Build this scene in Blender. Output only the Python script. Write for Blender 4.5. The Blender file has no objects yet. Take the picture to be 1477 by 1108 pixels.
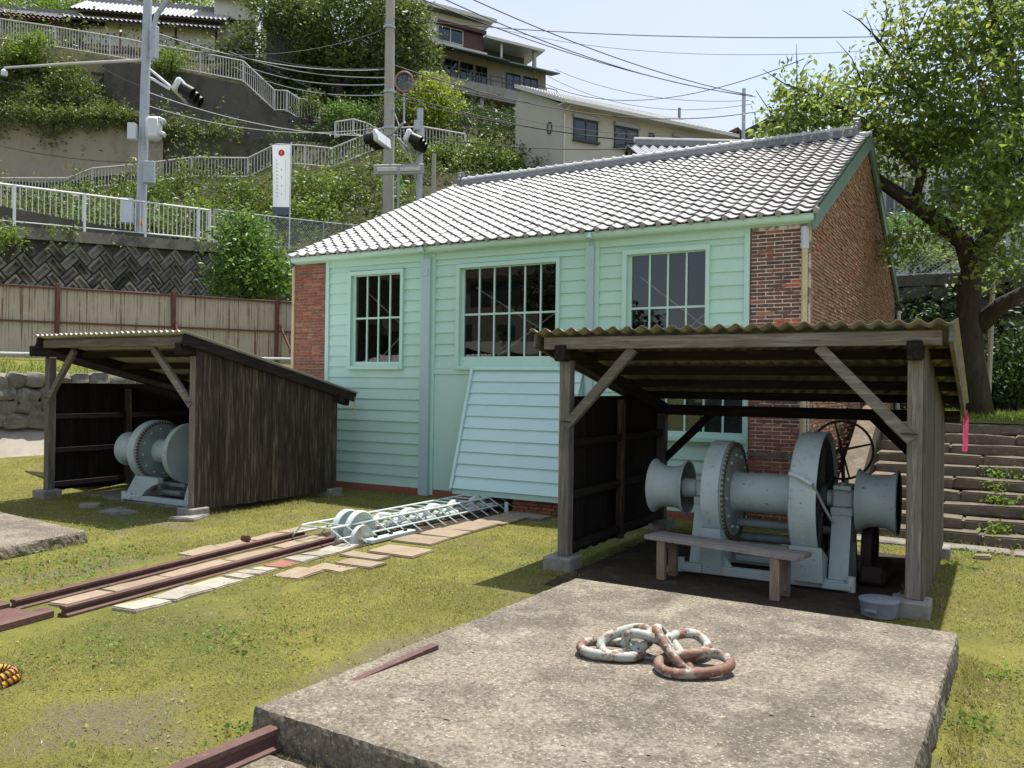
import bpy, bmesh, math, random
import numpy as np
from mathutils import Vector, Matrix

R = math.radians
random.seed(7)
rng = np.random.default_rng(7)
S = bpy.context.scene
COL = S.collection

# ---------------------------------------------------------------- camera, world, sun, exposure
FPX, CX, CY = 1216.0, 738.5, 554.0          # focal length and centre of a 1477 px wide frame
EYE = Vector((0, 0, 1.95))
yaw, pit, roll = R(29.88), R(-0.134), R(0.77)
r0 = Vector((math.cos(yaw), math.sin(yaw), 0)); fh = Vector((-math.sin(yaw), math.cos(yaw), 0))
FW = fh * math.cos(pit) + Vector((0, 0, -math.sin(pit)))
u0 = r0.cross(FW)
RT = r0 * math.cos(roll) + u0 * math.sin(roll)
UP = u0 * math.cos(roll) - r0 * math.sin(roll)
cam = bpy.data.cameras.new('camera')
cam.sensor_width = 36.0; cam.lens = 36.0 * FPX / 1477.0
cam.clip_start = 0.05; cam.clip_end = 2000
camo = bpy.data.objects.new('camera', cam); COL.objects.link(camo)
m = Matrix((RT, UP, -FW)).transposed().to_4x4(); m.translation = EYE
camo.matrix_world = m
S.camera = camo

SUN_EL, SUN_AZ = R(70), R(84)              # azimuth counted from +X towards +Y
SD = Vector((math.cos(SUN_EL) * math.cos(SUN_AZ), math.cos(SUN_EL) * math.sin(SUN_AZ), math.sin(SUN_EL)))
W = bpy.data.worlds.new('World'); S.world = W; W.use_nodes = True
nt = W.node_tree; nt.nodes.clear()
sky = nt.nodes.new('ShaderNodeTexSky'); sky.sky_type = 'NISHITA'; sky.sun_disc = False
sky.sun_elevation = SUN_EL; sky.sun_rotation = math.pi / 2 - SUN_AZ
sky.air_density = 1.0; sky.dust_density = 1.6; sky.ozone_density = 1.2
wtc = nt.nodes.new('ShaderNodeTexCoord')
wmp = nt.nodes.new('ShaderNodeMapping'); wmp.inputs['Scale'].default_value = (1.0, 1.0, 2.6)
wmp.inputs['Location'].default_value = (.35, .1, 0)
wno = nt.nodes.new('ShaderNodeTexNoise'); wno.inputs['Scale'].default_value = 1.7; wno.inputs['Detail'].default_value = 7
wno.inputs['Roughness'].default_value = .52
wmr = nt.nodes.new('ShaderNodeMapRange'); wmr.interpolation_type = 'SMOOTHSTEP'
wmr.inputs['From Min'].default_value = .34; wmr.inputs['From Max'].default_value = .62
wmr.inputs['To Min'].default_value = .22; wmr.inputs['To Max'].default_value = .82
wmx = nt.nodes.new('ShaderNodeMix'); wmx.data_type = 'RGBA'
wmx.inputs['B'].default_value = (3.45, 3.65, 4.15, 1)
wbg = nt.nodes.new('ShaderNodeBackground'); wbg.inputs['Strength'].default_value = .145
wout = nt.nodes.new('ShaderNodeOutputWorld')
L = nt.links.new
L(wtc.outputs['Generated'], wmp.inputs[0]); L(wmp.outputs[0], wno.inputs['Vector']); L(wno.outputs['Fac'], wmr.inputs['Value'])
L(wmr.outputs[0], wmx.inputs['Factor']); L(sky.outputs[0], wmx.inputs['A']); L(wmx.outputs['Result'], wbg.inputs['Color'])
L(wbg.outputs[0], wout.inputs[0])
sun = bpy.data.lights.new('sun', 'SUN'); sun.energy = 4.7; sun.angle = R(.53); sun.color = (1, .955, .88)
suno = bpy.data.objects.new('sun', sun); COL.objects.link(suno)
suno.rotation_euler = SD.to_track_quat('Z', 'Y').to_euler(); suno.location = (0, 0, 60)
S.view_settings.view_transform = 'Standard'; S.view_settings.look = 'None'
S.view_settings.exposure = 0.72; S.view_settings.gamma = 1.0; S.view_settings.use_curve_mapping = False
S.cycles.max_bounces = 7; S.cycles.diffuse_bounces = 4; S.cycles.glossy_bounces = 3
S.cycles.transparent_max_bounces = 12; S.cycles.transmission_bounces = 4
S.cycles.caustics_reflective = False; S.cycles.caustics_refractive = False

def at(u, v, d):
    """survey point: sight line through (u, v) of the survey photo, d metres out along the optical axis"""
    return EYE + (RT * ((u - CX) / FPX) + FW - UP * ((v - CY) / FPX)) * d

# ---------------------------------------------------------------- helpers: materials
def srgb(r, g, b):
    f = lambda c: (c / 255 / 12.92) if c <= 10.3 else ((c / 255 + .055) / 1.055) ** 2.4
    return (f(r), f(g), f(b))

MATS = {}
def M(name, base, layers=(), rough=.8, bump=None, rnd=0.0, ramp=None, spec=.4, metal=0.0, trans=0.0, coord='Object', rvar=0.0, isl=False):
    """procedural material. layers: (colour, scale, lo, hi, weight[, stretch[, detail]]); ramp: colours picked per piece"""
    mt = bpy.data.materials.new(name); mt.use_nodes = True
    t = mt.node_tree; N = t.nodes; N.clear(); K = t.links.new
    out = N.new('ShaderNodeOutputMaterial'); bs = N.new('ShaderNodeBsdfPrincipled')
    tc = N.new('ShaderNodeTexCoord'); oi = N.new('ShaderNodeObjectInfo'); ge = N.new('ShaderNodeNewGeometry')
    rn = N.new('ShaderNodeMath'); rn.operation = 'ADD'; K(oi.outputs['Random'], rn.inputs[0])
    if isl: K(ge.outputs['Random Per Island'], rn.inputs[1])
    else: rn.inputs[1].default_value = 0
    fr = N.new('ShaderNodeMath'); fr.operation = 'FRACT'; K(rn.outputs[0], fr.inputs[0])
    off = N.new('ShaderNodeVectorMath'); off.operation = 'MULTIPLY_ADD'
    cb = N.new('ShaderNodeCombineXYZ')
    for i in range(3): K(fr.outputs[0], cb.inputs[i])
    K(cb.outputs[0], off.inputs[0]); off.inputs[1].default_value = (31, 17, 47) if (rnd or ramp) else (0, 0, 0)
    K(tc.outputs[coord], off.inputs[2])
    vec = off.outputs[0]
    if ramp:
        cr = N.new('ShaderNodeValToRGB'); cr.color_ramp.interpolation = 'LINEAR'
        e = cr.color_ramp.elements
        for i, c in enumerate(ramp):
            p = i / max(1, len(ramp) - 1)
            if i < 2: el = e[i]; el.position = p
            else: el = e.new(p)
            el.color = (*c, 1)
        K(fr.outputs[0], cr.inputs[0]); col = cr.outputs[0]
    else:
        rg = N.new('ShaderNodeRGB'); rg.outputs[0].default_value = (*base, 1); col = rg.outputs[0]
    def noise(scale, stretch=(1, 1, 1), det=4, rg=.6):
        mp = N.new('ShaderNodeMapping'); mp.inputs['Scale'].default_value = stretch; K(vec, mp.inputs[0])
        n = N.new('ShaderNodeTexNoise'); n.inputs['Scale'].default_value = scale; n.inputs['Detail'].default_value = det
        n.inputs['Roughness'].default_value = rg; K(mp.outputs[0], n.inputs['Vector']); return n.outputs['Fac']
    for ly in layers:
        c, sc, lo, hi, w = ly[:5]; st = ly[5] if len(ly) > 5 else (1, 1, 1); de = ly[6] if len(ly) > 6 else 4
        mr = N.new('ShaderNodeMapRange'); mr.interpolation_type = 'SMOOTHSTEP'
        mr.inputs['From Min'].default_value = lo; mr.inputs['From Max'].default_value = hi; mr.inputs['To Max'].default_value = w
        K(noise(sc, st, de), mr.inputs['Value'])
        mx = N.new('ShaderNodeMix'); mx.data_type = 'RGBA'; K(mr.outputs[0], mx.inputs['Factor']); K(col, mx.inputs['A'])
        mx.inputs['B'].default_value = (*c, 1); col = mx.outputs['Result']
    if rnd:
        mm = N.new('ShaderNodeMapRange'); mm.inputs['To Min'].default_value = 1 - rnd; mm.inputs['To Max'].default_value = 1 + rnd
        K(fr.outputs[0], mm.inputs['Value'])
        hs = N.new('ShaderNodeHueSaturation'); K(mm.outputs[0], hs.inputs['Value']); K(col, hs.inputs['Color']); col = hs.outputs[0]
    K(col, bs.inputs['Base Color'])
    bs.inputs['Roughness'].default_value = rough; bs.inputs['Specular IOR Level'].default_value = spec; bs.inputs['Metallic'].default_value = metal
    if rvar:
        mr = N.new('ShaderNodeMapRange'); mr.inputs['To Min'].default_value = rough - rvar; mr.inputs['To Max'].default_value = rough + rvar
        K(noise(9), mr.inputs['Value']); K(mr.outputs[0], bs.inputs['Roughness'])
    if bump:
        sc, stg = bump[:2]; st = bump[2] if len(bump) > 2 else (1, 1, 1)
        b = N.new('ShaderNodeBump'); b.inputs['Strength'].default_value = stg; b.inputs['Distance'].default_value = bump[3] if len(bump) > 3 else .02
        K(noise(sc, st, 6, .65), b.inputs['Height']); K(b.outputs[0], bs.inputs['Normal'])
    sh = bs.outputs[0]
    if trans:
        tr = N.new('ShaderNodeBsdfTranslucent'); hs2 = N.new('ShaderNodeHueSaturation'); hs2.inputs['Value'].default_value = 1.5
        hs2.inputs['Hue'].default_value = .485; K(col, hs2.inputs['Color']); K(hs2.outputs[0], tr.inputs['Color'])
        ms = N.new('ShaderNodeMixShader'); ms.inputs[0].default_value = trans
        K(sh, ms.inputs[1]); K(tr.outputs[0], ms.inputs[2]); sh = ms.outputs[0]
    K(sh, out.inputs['Surface'])
    MATS[name] = mt
    return mt

def add_bare(mt, colour, bumpy):
    """mix bare earth into a ground material where its mesh says the turf is worn away"""
    t = mt.node_tree; N = t.nodes; K = t.links.new; bs = [n for n in N if n.type == 'BSDF_PRINCIPLED'][0]
    src = bs.inputs['Base Color'].links[0].from_socket
    a = N.new('ShaderNodeAttribute'); a.attribute_name = 'bare'; tc = N.new('ShaderNodeTexCoord')
    n = N.new('ShaderNodeTexNoise'); n.inputs['Scale'].default_value = 26; n.inputs['Detail'].default_value = 6; K(tc.outputs['Object'], n.inputs['Vector'])
    ad = N.new('ShaderNodeMath'); ad.operation = 'MULTIPLY_ADD'; K(n.outputs['Fac'], ad.inputs[0]); ad.inputs[1].default_value = .9; K(a.outputs['Fac'], ad.inputs[2])
    mr = N.new('ShaderNodeMapRange'); mr.interpolation_type = 'SMOOTHSTEP'; mr.inputs['From Min'].default_value = .78; mr.inputs['From Max'].default_value = 1.30; K(ad.outputs[0], mr.inputs['Value'])
    n2 = N.new('ShaderNodeTexNoise'); n2.inputs['Scale'].default_value = 55; n2.inputs['Detail'].default_value = 5; K(tc.outputs['Object'], n2.inputs['Vector'])
    cr = N.new('ShaderNodeValToRGB'); cr.color_ramp.elements[0].color = (*[c * .45 for c in colour], 1); cr.color_ramp.elements[1].color = (*[c * 1.5 for c in colour], 1); K(n2.outputs['Fac'], cr.inputs[0])
    mx = N.new('ShaderNodeMix'); mx.data_type = 'RGBA'; K(mr.outputs[0], mx.inputs['Factor']); K(src, mx.inputs['A']); K(cr.outputs[0], mx.inputs['B']); K(mx.outputs['Result'], bs.inputs['Base Color'])

def glass(name, tint, refl=1.0):
    mt = bpy.data.materials.new(name); mt.use_nodes = True
    t = mt.node_tree; N = t.nodes; N.clear(); K = t.links.new
    out = N.new('ShaderNodeOutputMaterial'); g = N.new('ShaderNodeBsdfGlossy'); g.inputs['Roughness'].default_value = .012
    g.inputs['Color'].default_value = (.92, .95, .97, 1)
    tr = N.new('ShaderNodeBsdfTransparent'); tr.inputs['Color'].default_value = (*tint, 1)
    fr = N.new('ShaderNodeFresnel'); fr.inputs['IOR'].default_value = 1.75
    tc = N.new('ShaderNodeTexCoord'); n = N.new('ShaderNodeTexNoise'); n.inputs['Scale'].default_value = 3.1
    b = N.new('ShaderNodeBump'); b.inputs['Strength'].default_value = .03; b.inputs['Distance'].default_value = .02
    K(tc.outputs['Object'], n.inputs['Vector']); K(n.outputs['Fac'], b.inputs['Height']); K(b.outputs[0], g.inputs['Normal'])
    mx = N.new('ShaderNodeMixShader'); K(fr.outputs[0], mx.inputs[0]); K(tr.outputs[0], mx.inputs[1]); K(g.outputs[0], mx.inputs[2])
    K(mx.outputs[0], out.inputs['Surface']); MATS[name] = mt; return mt

# ---------------------------------------------------------------- helpers: objects and meshes
def tag(o, label=None, cat=None, group=None, kind=None):
    if label: o['label'] = label
    if cat: o['category'] = cat
    if group: o['group'] = group
    if kind: o['kind'] = kind
    return o

def thing(name, loc, label, cat, group=None, rotz=0):
    o = bpy.data.objects.new(name, None); COL.objects.link(o); o.location = loc; o.rotation_euler = (0, 0, rotz)
    o.empty_display_size = .1
    o['ox'] = 0.0; del o['ox']
    return tag(o, label, cat, group)

ORG = {}     # thing -> world origin that its part meshes are measured from
def origin_of(p):
    while p is not None and p.parent is not None: p = p.parent
    return Vector(p.location) if p is not None else Vector((0, 0, 0))

def place(name, me, parent=None, loc=(0, 0, 0), rot=None, local=False):
    """an object that shows an existing mesh; loc is in world metres unless local"""
    o = bpy.data.objects.new(name, me); COL.objects.link(o)
    l = Vector(loc)
    if parent is not None:
        o.parent = parent
        if not local: l = l - origin_of(parent)
        if parent.parent is not None and not local: l = l - Vector(parent.location)
    o.location = l
    if rot is not None:
        o.rotation_mode = 'QUATERNION' if len(rot) == 4 else 'XYZ'
        if len(rot) == 4: o.rotation_quaternion = rot
        else: o.rotation_euler = rot
    return o

class MB:
    """collects shapes, then links them as one mesh object"""
    def __init__(self): self.v = []; self.f = []
    def add(self, vs, fs):
        b = len(self.v); self.v += [tuple(x) for x in vs]; self.f += [tuple(i + b for i in f) for f in fs]; return self
    def box(self, c, s, rot=None):
        c = Vector(c); hx, hy, hz = s[0] / 2, s[1] / 2, s[2] / 2
        p = [Vector((x, y, z)) for x in (-hx, hx) for y in (-hy, hy) for z in (-hz, hz)]
        if rot is not None: p = [rot @ q for q in p]
        return self.add([c + q for q in p], [(0, 1, 3, 2), (4, 6, 7, 5), (0, 4, 5, 1), (2, 3, 7, 6), (0, 2, 6, 4), (1, 5, 7, 3)])
    def bb(self, x0, x1, y0, y1, z0, z1): return self.box(((x0 + x1) / 2, (y0 + y1) / 2, (z0 + z1) / 2), (x1 - x0, y1 - y0, z1 - z0))
    def cbox(self, c, s, ch=.006, rot=None):
        """box with chamfered edges"""
        c = Vector(c); h = [max(x / 2, ch * 1.01) for x in s]; vs = []; idx = {}
        for sx in (-1, 1):
            for sy in (-1, 1):
                for sz in (-1, 1):
                    sg = (sx, sy, sz)
                    for ax in range(3):
                        q = [sg[i] * (h[i] - (0 if i == ax else ch)) for i in range(3)]
                        idx[(sg, ax)] = len(vs); vs.append(Vector(q))
        fs = []
        for ax in range(3):
            o1, o2 = [i for i in range(3) if i != ax]
            for s1 in (-1, 1):
                q = []
                for a, b in ((-1, -1), (1, -1), (1, 1), (-1, 1)):
                    g = [0, 0, 0]; g[ax] = s1; g[o1] = a; g[o2] = b; q.append(idx[(tuple(g), ax)])
                if (s1 < 0) ^ (ax == 1): q.reverse()
                fs.append(q)
        for ax in range(3):           # edges run along ax
            o1, o2 = [i for i in range(3) if i != ax]
            for a in (-1, 1):
                for b in (-1, 1):
                    g0 = [0, 0, 0]; g0[o1] = a; g0[o2] = b; g1 = list(g0); g0[ax] = -1; g1[ax] = 1
                    fs.append([idx[(tuple(g0), o1)], idx[(tuple(g1), o1)], idx[(tuple(g1), o2)], idx[(tuple(g0), o2)]])
        for sx in (-1, 1):
            for sy in (-1, 1):
                for sz in (-1, 1): fs.append([idx[((sx, sy, sz), a)] for a in range(3)])
        if rot is not None: vs = [rot @ q for q in vs]
        return self.add([c + q for q in vs], fs)
    def bar(self, p0, p1, w, h, ch=0.0, up=(0, 0, 1)):
        """straight timber or steel bar between two points, w across, h along 'up'"""
        p0 = Vector(p0); p1 = Vector(p1); d = p1 - p0; L_ = d.length; d.normalize()
        u = Vector(up); s = d.cross(u)
        if s.length < 1e-4: u = Vector((0, 1, 0)); s = d.cross(u)
        s.normalize(); u = s.cross(d)
        rt = Matrix((d, s, u)).transposed()
        return (self.cbox((p0 + p1) / 2, (L_, w, h), ch, rt) if ch else self.box((p0 + p1) / 2, (L_, w, h), rt))
    def tube(self, pts, r, n=8, cap=True):
        """tube along points; r a number or one per point"""
        P_ = [Vector(p) for p in pts]; rr = r if hasattr(r, '__len__') else [r] * len(P_)
        vs = []; fs = []; prev = None
        for i, p in enumerate(P_):
            d = (P_[min(i + 1, len(P_) - 1)] - P_[max(i - 1, 0)]).normalized()
            if prev is None:
                a = d.cross(Vector((0, 0, 1)))
                if a.length < .05: a = d.cross(Vector((1, 0, 0)))
            else: a = prev - d * prev.dot(d)
            a.normalize(); prev = a; b = d.cross(a)
            for k in range(n):
                t = 2 * math.pi * k / n; vs.append(p + (a * math.cos(t) + b * math.sin(t)) * rr[i])
        for i in range(len(P_) - 1):
            for k in range(n):
                k2 = (k + 1) % n; fs.append((i * n + k, i * n + k2, (i + 1) * n + k2, (i + 1) * n + k))
        if cap: fs.append(tuple(range(n - 1, -1, -1))); fs.append(tuple((len(P_) - 1) * n + k for k in range(n)))
        return self.add(vs, fs)
    def lathe(self, c, axis, prof, n=32, a0=0, a1=2 * math.pi):
        """profile of (along axis, radius) turned about an axis through c"""
        c = Vector(c); ax = Vector(axis).normalized(); a = ax.cross(Vector((0, 0, 1)))
        if a.length < .05: a = Vector((1, 0, 0))
        a.normalize(); b = ax.cross(a); full = abs(a1 - a0 - 2 * math.pi) < 1e-6
        m_ = n if full else n + 1; vs = []; fs = []
        for (h, r_) in prof:
            for k in range(m_):
                t = a0 + (a1 - a0) * k / n; vs.append(c + ax * h + (a * math.cos(t) + b * math.sin(t)) * r_)
        for i in range(len(prof) - 1):
            for k in range(n):
                k2 = (k + 1) % m_; fs.append((i * m_ + k, (i + 1) * m_ + k, (i + 1) * m_ + k2, i * m_ + k2))
        return self.add(vs, fs)
    def prism(self, pts, d):
        """flat outline (3-D points) pushed along vector d"""
        P_ = [Vector(p) for p in pts]; d = Vector(d); n = len(P_)
        return self.add(P_ + [p + d for p in P_], [tuple(range(n - 1, -1, -1)), tuple(range(n, 2 * n))] + [(i, (i + 1) % n, n + (i + 1) % n, n + i) for i in range(n)])
    def mesh(self, name, mat=None, org=(0, 0, 0), smooth=False, fix=True):
        me = bpy.data.meshes.new(name); o = Vector(org)
        me.from_pydata([(x - o.x, y - o.y, z - o.z) for x, y, z in self.v], [], self.f)
        if fix:
            b = bmesh.new(); b.from_mesh(me); bmesh.ops.recalc_face_normals(b, faces=b.faces); b.to_mesh(me); b.free()
        if mat is not None: me.materials.append(MATS[mat] if isinstance(mat, str) else mat)
        if smooth:
            me.polygons.foreach_set('use_smooth', [True] * len(me.polygons))
            if smooth is not True:
                try: me.set_sharp_from_angle(angle=R(smooth))
                except Exception: pass
        me.update(); return me
    def build(self, name, mat, parent=None, smooth=False, org=None, fix=True):
        if parent is not None:
            og = origin_of(parent)
            o = place(name, self.mesh(name, mat, og, smooth, fix), None); o.parent = parent; o.location = (0, 0, 0)
            if parent.parent is not None: o.location = -Vector(parent.location)
            return o
        og = Vector(org) if org is not None else Vector((0, 0, 0))
        o = place(name, self.mesh(name, mat, og, smooth, fix)); o.location = og; return o

def np_mesh(name, V_, F_, mat, org=(0, 0, 0)):
    """fast mesh from arrays: V_ (n,3), F_ (m,k)"""
    me = bpy.data.meshes.new(name); V_ = np.asarray(V_, np.float32) - np.asarray(org, np.float32); F_ = np.asarray(F_, np.int32)
    me.vertices.add(len(V_)); me.vertices.foreach_set('co', V_.ravel())
    k = F_.shape[1]; me.loops.add(F_.size); me.loops.foreach_set('vertex_index', F_.ravel())
    me.polygons.add(len(F_)); me.polygons.foreach_set('loop_start', np.arange(0, F_.size, k, dtype=np.int32))
    try: me.polygons.foreach_set('loop_total', np.full(len(F_), k, np.int32))
    except Exception: pass
    me.materials.append(MATS[mat]); me.update(calc_edges=True); return me

def leaves(P_, size, seed=1, aspect=.5, nrm=None, droop=.3, jit=.55, bend=.25):
    """one pointed, folded leaf (two triangles on a fold line) at each point; returns vertex and face arrays"""
    g = np.random.default_rng(seed); n = len(P_)
    d = g.normal(size=(n, 3)); d[:, 2] = d[:, 2] * .6 - droop; d /= np.linalg.norm(d, axis=1)[:, None]
    nn = g.normal(size=(n, 3)) * .8 + (np.array([0, 0, .9]) if nrm is None else nrm)
    s = np.cross(d, nn); s /= np.linalg.norm(s, axis=1)[:, None] + 1e-9
    up = np.cross(s, d)
    sz = size * (1 + jit * g.uniform(-1, 1, n))[:, None]
    a = P_ - d * sz * .5; b = P_ + d * sz * .5 - up * sz * .12
    l = P_ + s * sz * aspect * .5 + up * sz * bend * .3; r_ = P_ - s * sz * aspect * .5 + up * sz * bend * .3
    V_ = np.stack([a, l, b, r_], 1).reshape(-1, 3)
    i = np.arange(n)[:, None] * 4
    F_ = np.concatenate([i + np.array([[0, 1, 2]]), i + np.array([[0, 2, 3]])], 1).reshape(-1, 3)
    return V_, F_

def leaf_obj(name, P_, size, mat, parent=None, seed=1, org=None, **kw):
    V_, F_ = leaves(np.asarray(P_), size, seed, **kw)
    og = origin_of(parent) if parent is not None else Vector(org if org is not None else (0, 0, 0))
    o = place(name, np_mesh(name, V_, F_, mat, og)); o.location = (0, 0, 0) if parent is not None else og
    if parent is not None: o.parent = parent
    return o

def blob_points(c, rad, n, g, clump=14, cr=.22, shell=.35):
    """points for leaves: small clumps spread through an ellipsoid, denser towards its skin"""
    k = max(1, n // clump); d = g.normal(size=(k, 3)); d /= np.linalg.norm(d, axis=1)[:, None]
    rr = (shell + (1 - shell) * g.uniform(0, 1, k)) ** .7
    C_ = np.array(c) + d * rr[:, None] * np.array(rad) * (1 + .18 * g.normal(size=(k, 1)))
    return (C_[:, None, :] + g.normal(size=(k, clump, 3)) * cr).reshape(-1, 3)
# ---------------------------------------------------------------- materials
M('turf', (.165, .158, .042), [((.23, .215, .05), 1.3, .40, .62, .8), ((.105, .118, .026), 3.7, .46, .68, .45), ((.16, .135, .075), .75, .52, .68, .6), ((.10, .13, .03), .4, .50, .66, .6),
   ((.21, .19, .075), 9, .56, .74, .55), ((.045, .055, .014), 42, .50, .72, .6), ((.24, .22, .10), 90, .60, .75, .35)], rough=.95, bump=(60, .9, (1, 1, 1), .03), spec=.15)
add_bare(MATS['turf'], (.165, .14, .088), True)
M('blade', (.10, .14, .02), rough=.85, ramp=[(.20, .21, .042), (.29, .275, .058), (.17, .19, .036), (.35, .31, .12), (.25, .25, .05), (.14, .165, .03), (.40, .35, .19), (.23, .185, .10)], trans=.3, spec=.2, isl=True)
M('dry_bits', (.3, .24, .14), rough=.9, ramp=[(.34, .28, .17), (.22, .16, .09), (.45, .40, .28), (.15, .10, .06)], isl=True)
M('clover_leaf', (.2, .25, .06), rough=.8, ramp=[(.20, .25, .06), (.28, .32, .08), (.15, .21, .045), (.34, .36, .13)], trans=.3, isl=True)
M('weed', (.10, .17, .03), rough=.7, ramp=[(.11, .18, .03), (.18, .26, .045), (.145, .22, .035)], trans=.35, spec=.3, isl=True)
M('soil', (.06, .046, .033), [((.105, .085, .06), 7, .45, .7, .7), ((.03, .025, .02), 25, .5, .7, .6)], rough=.95, bump=(40, .8), spec=.1)
M('slab_concrete', (.225, .193, .144), [((.12, .102, .077), .75, .43, .62, .7), ((.30, .265, .205), 2.3, .52, .68, .7), ((.08, .068, .052), 34, .46, .60, .62),
   ((.44, .40, .33), 58, .57, .65, .75), ((.07, .06, .047), 1.7, .585, .74, .4), ((.36, .32, .26), 13, .60, .72, .5), ((.035, .032, .026), 3.1, .492, .500, .22, (1, 1, 1), 8)], rough=.92, bump=(46, .75, (1, 1, 1), .014), spec=.2)
M('old_concrete', (.20, .185, .155), [((.09, .085, .07), 2.2, .42, .66, .8), ((.30, .28, .23), 8, .52, .72, .6), ((.05, .052, .035), 1.1, .55, .75, .5)], rough=.92, bump=(30, .5), spec=.2)
M('pier_concrete', (.27, .25, .22), [((.15, .14, .11), 6, .45, .7, .7), ((.07, .08, .045), 3, .55, .75, .5)], rough=.9, bump=(40, .4), spec=.2)
M('paving', (.27, .215, .15), [((.21, .15, .10), 3, .45, .7, .6), ((.34, .29, .22), 12, .5, .7, .5), ((.15, .14, .08), 5, .6, .76, .5)], rough=.9, bump=(35, .35), rnd=.12, spec=.2)
M('apron_concrete', (.30, .27, .22), [((.20, .18, .14), 2, .45, .7, .7), ((.36, .33, .28), 9, .5, .72, .5)], rough=.9, bump=(30, .3), spec=.2)
M('sett', (.33, .30, .245), [((.20, .18, .14), 9, .45, .7, .7), ((.16, .15, .09), 4, .58, .75, .5)], rough=.9, bump=(30, .4), rnd=.14, spec=.2)
M('terracotta', (.27, .115, .08), [((.2, .09, .065), 14, .45, .7, .6)], rough=.9, bump=(40, .3))
M('mint', (.465, .69, .585), [((.42, .64, .54), 2.3, .42, .66, .5), ((.53, .72, .64), 14, .5, .75, .3), ((.33, .47, .41), 1.3, .64, .80, .35, (6, 1, .5))], rough=.52, bump=(30, .06), rnd=.035, spec=.35)
M('mint_trim', (.475, .695, .595), [((.42, .635, .545), 5, .45, .7, .4)], rough=.5, bump=(40, .05), rnd=.02, spec=.35)
M('mint_skylit', (.50, .69, .645), [((.45, .63, .60), 3, .45, .7, .4)], rough=.55, rnd=.02, bump=(40, .05))  # bluer, lighter mint: sky light on the leaning panel put into the colour
M('mint_column', (.40, .545, .535), [((.36, .50, .49), 4, .45, .7, .4)], rough=.5, bump=(40, .05))
M('green_paint', (.135, .225, .172), [((.16, .25, .195), 7, .45, .7, .4)], rough=.5, rnd=.03)
M('brick', (.3, .1, .06), [((.10, .06, .05), 21, .50, .72, .55), ((.50, .36, .28), 38, .60, .76, .45)], rough=.92, bump=(55, .6, (1, 1, 1), .008), isl=True,
   ramp=[(.33, .105, .058), (.25, .085, .052), (.40, .14, .075), (.19, .085, .062), (.30, .12, .075), (.44, .19, .105)], spec=.2)
M('dark_brick', (.12, .07, .06), [((.05, .035, .032), 16, .45, .68, .6), ((.34, .24, .19), 40, .63, .77, .5)], rough=.92, bump=(55, .6, (1, 1, 1), .008), isl=True,
   ramp=[(.13, .072, .056), (.20, .09, .062), (.10, .066, .058), (.165, .10, .078), (.24, .105, .07), (.115, .07, .055)], spec=.2)
M('orange_brick', (.50, .13, .055), [((.36, .10, .05), 18, .45, .7, .5)], rough=.9, bump=(50, .4), rnd=.1)
M('gable_brick', (.3, .13, .08), [((.50, .38, .28), 26, .58, .74, .45), ((.12, .08, .06), 17, .50, .7, .4)], rough=.95, bump=(40, .7, (1, 1, 1), .010), isl=True,
   ramp=[(.37, .205, .13), (.31, .18, .115), (.42, .26, .165), (.36, .16, .10), (.44, .31, .20), (.26, .15, .10)], spec=.15)
M('mortar', (.34, .29, .235), [((.14, .12, .10), 9, .42, .66, .7), ((.52, .48, .42), 30, .5, .7, .5)], rough=.95, bump=(60, .6), spec=.15)
M('white_mortar', (.66, .60, .54), [((.16, .12, .10), 5.5, .50, .64, .85), ((.2, .14, .11), 25, .5, .7, .5)], rough=.95, bump=(60, .5), spec=.15)
M('rough_mortar', (.34, .235, .165), [((.20, .135, .095), 6, .42, .66, .7), ((.45, .33, .23), 22, .5, .7, .5)], rough=.95, bump=(30, .8), spec=.15)
M('roof_tile', (.315, .307, .303), [((.235, .23, .23), 6, .42, .66, .6), ((.38, .37, .362), 17, .5, .74, .5)], rough=.55, rnd=.16, spec=.4, bump=(40, .12), rvar=.1, isl=True)
M('ridge_tile', (.17, .175, .19), [((.25, .255, .265), 8, .45, .7, .6)], rough=.5, rnd=.1, spec=.5)
M('cap_tile', (.50, .50, .50), [((.38, .38, .39), 9, .45, .7, .6)], rough=.45, rnd=.1, spec=.5)
M('dark_tile', (.11, .115, .125), [((.2, .2, .21), 5, .45, .7, .6)], rough=.5, rnd=.15, spec=.5, isl=True)
M('pipe_cream', (.52, .44, .26), [((.30, .17, .09), 7, .52, .72, .7), ((.56, .52, .40), 15, .5, .7, .5)], rough=.6)
M('pipe_grey', (.52, .56, .58), [((.4, .43, .45), 6, .45, .7, .5)], rough=.4)
def wood(name, base, light, dark, ax, **kw):
    st = [9, 9, 9]; st[ax] = .7
    st2 = [30, 30, 30]; st2[ax] = 1.2
    return M(name, base, [(light, 2.6, .46, .70, .75, tuple(st)), (dark, 3.1, .50, .70, .7, tuple(st2)), (dark, 1.6, .55, .75, .45)], rough=.85, bump=(3.2, .45, tuple(st2), .01), rnd=.28, spec=.2, **kw)
wood('grey_wood_z', (.175, .152, .128), (.30, .275, .24), (.055, .045, .038), 2)
wood('grey_wood_x', (.175, .152, .128), (.30, .275, .24), (.055, .045, .038), 0)
wood('grey_wood_y', (.165, .143, .12), (.28, .255, .22), (.05, .04, .034), 1)
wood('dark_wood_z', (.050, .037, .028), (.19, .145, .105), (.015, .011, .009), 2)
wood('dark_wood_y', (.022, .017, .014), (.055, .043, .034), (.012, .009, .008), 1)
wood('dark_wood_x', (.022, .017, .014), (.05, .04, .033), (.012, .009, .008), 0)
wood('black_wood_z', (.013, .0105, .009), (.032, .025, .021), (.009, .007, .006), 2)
wood('side_wood_z', (.105, .092, .072), (.19, .17, .135), (.035, .03, .024), 2)
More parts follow.
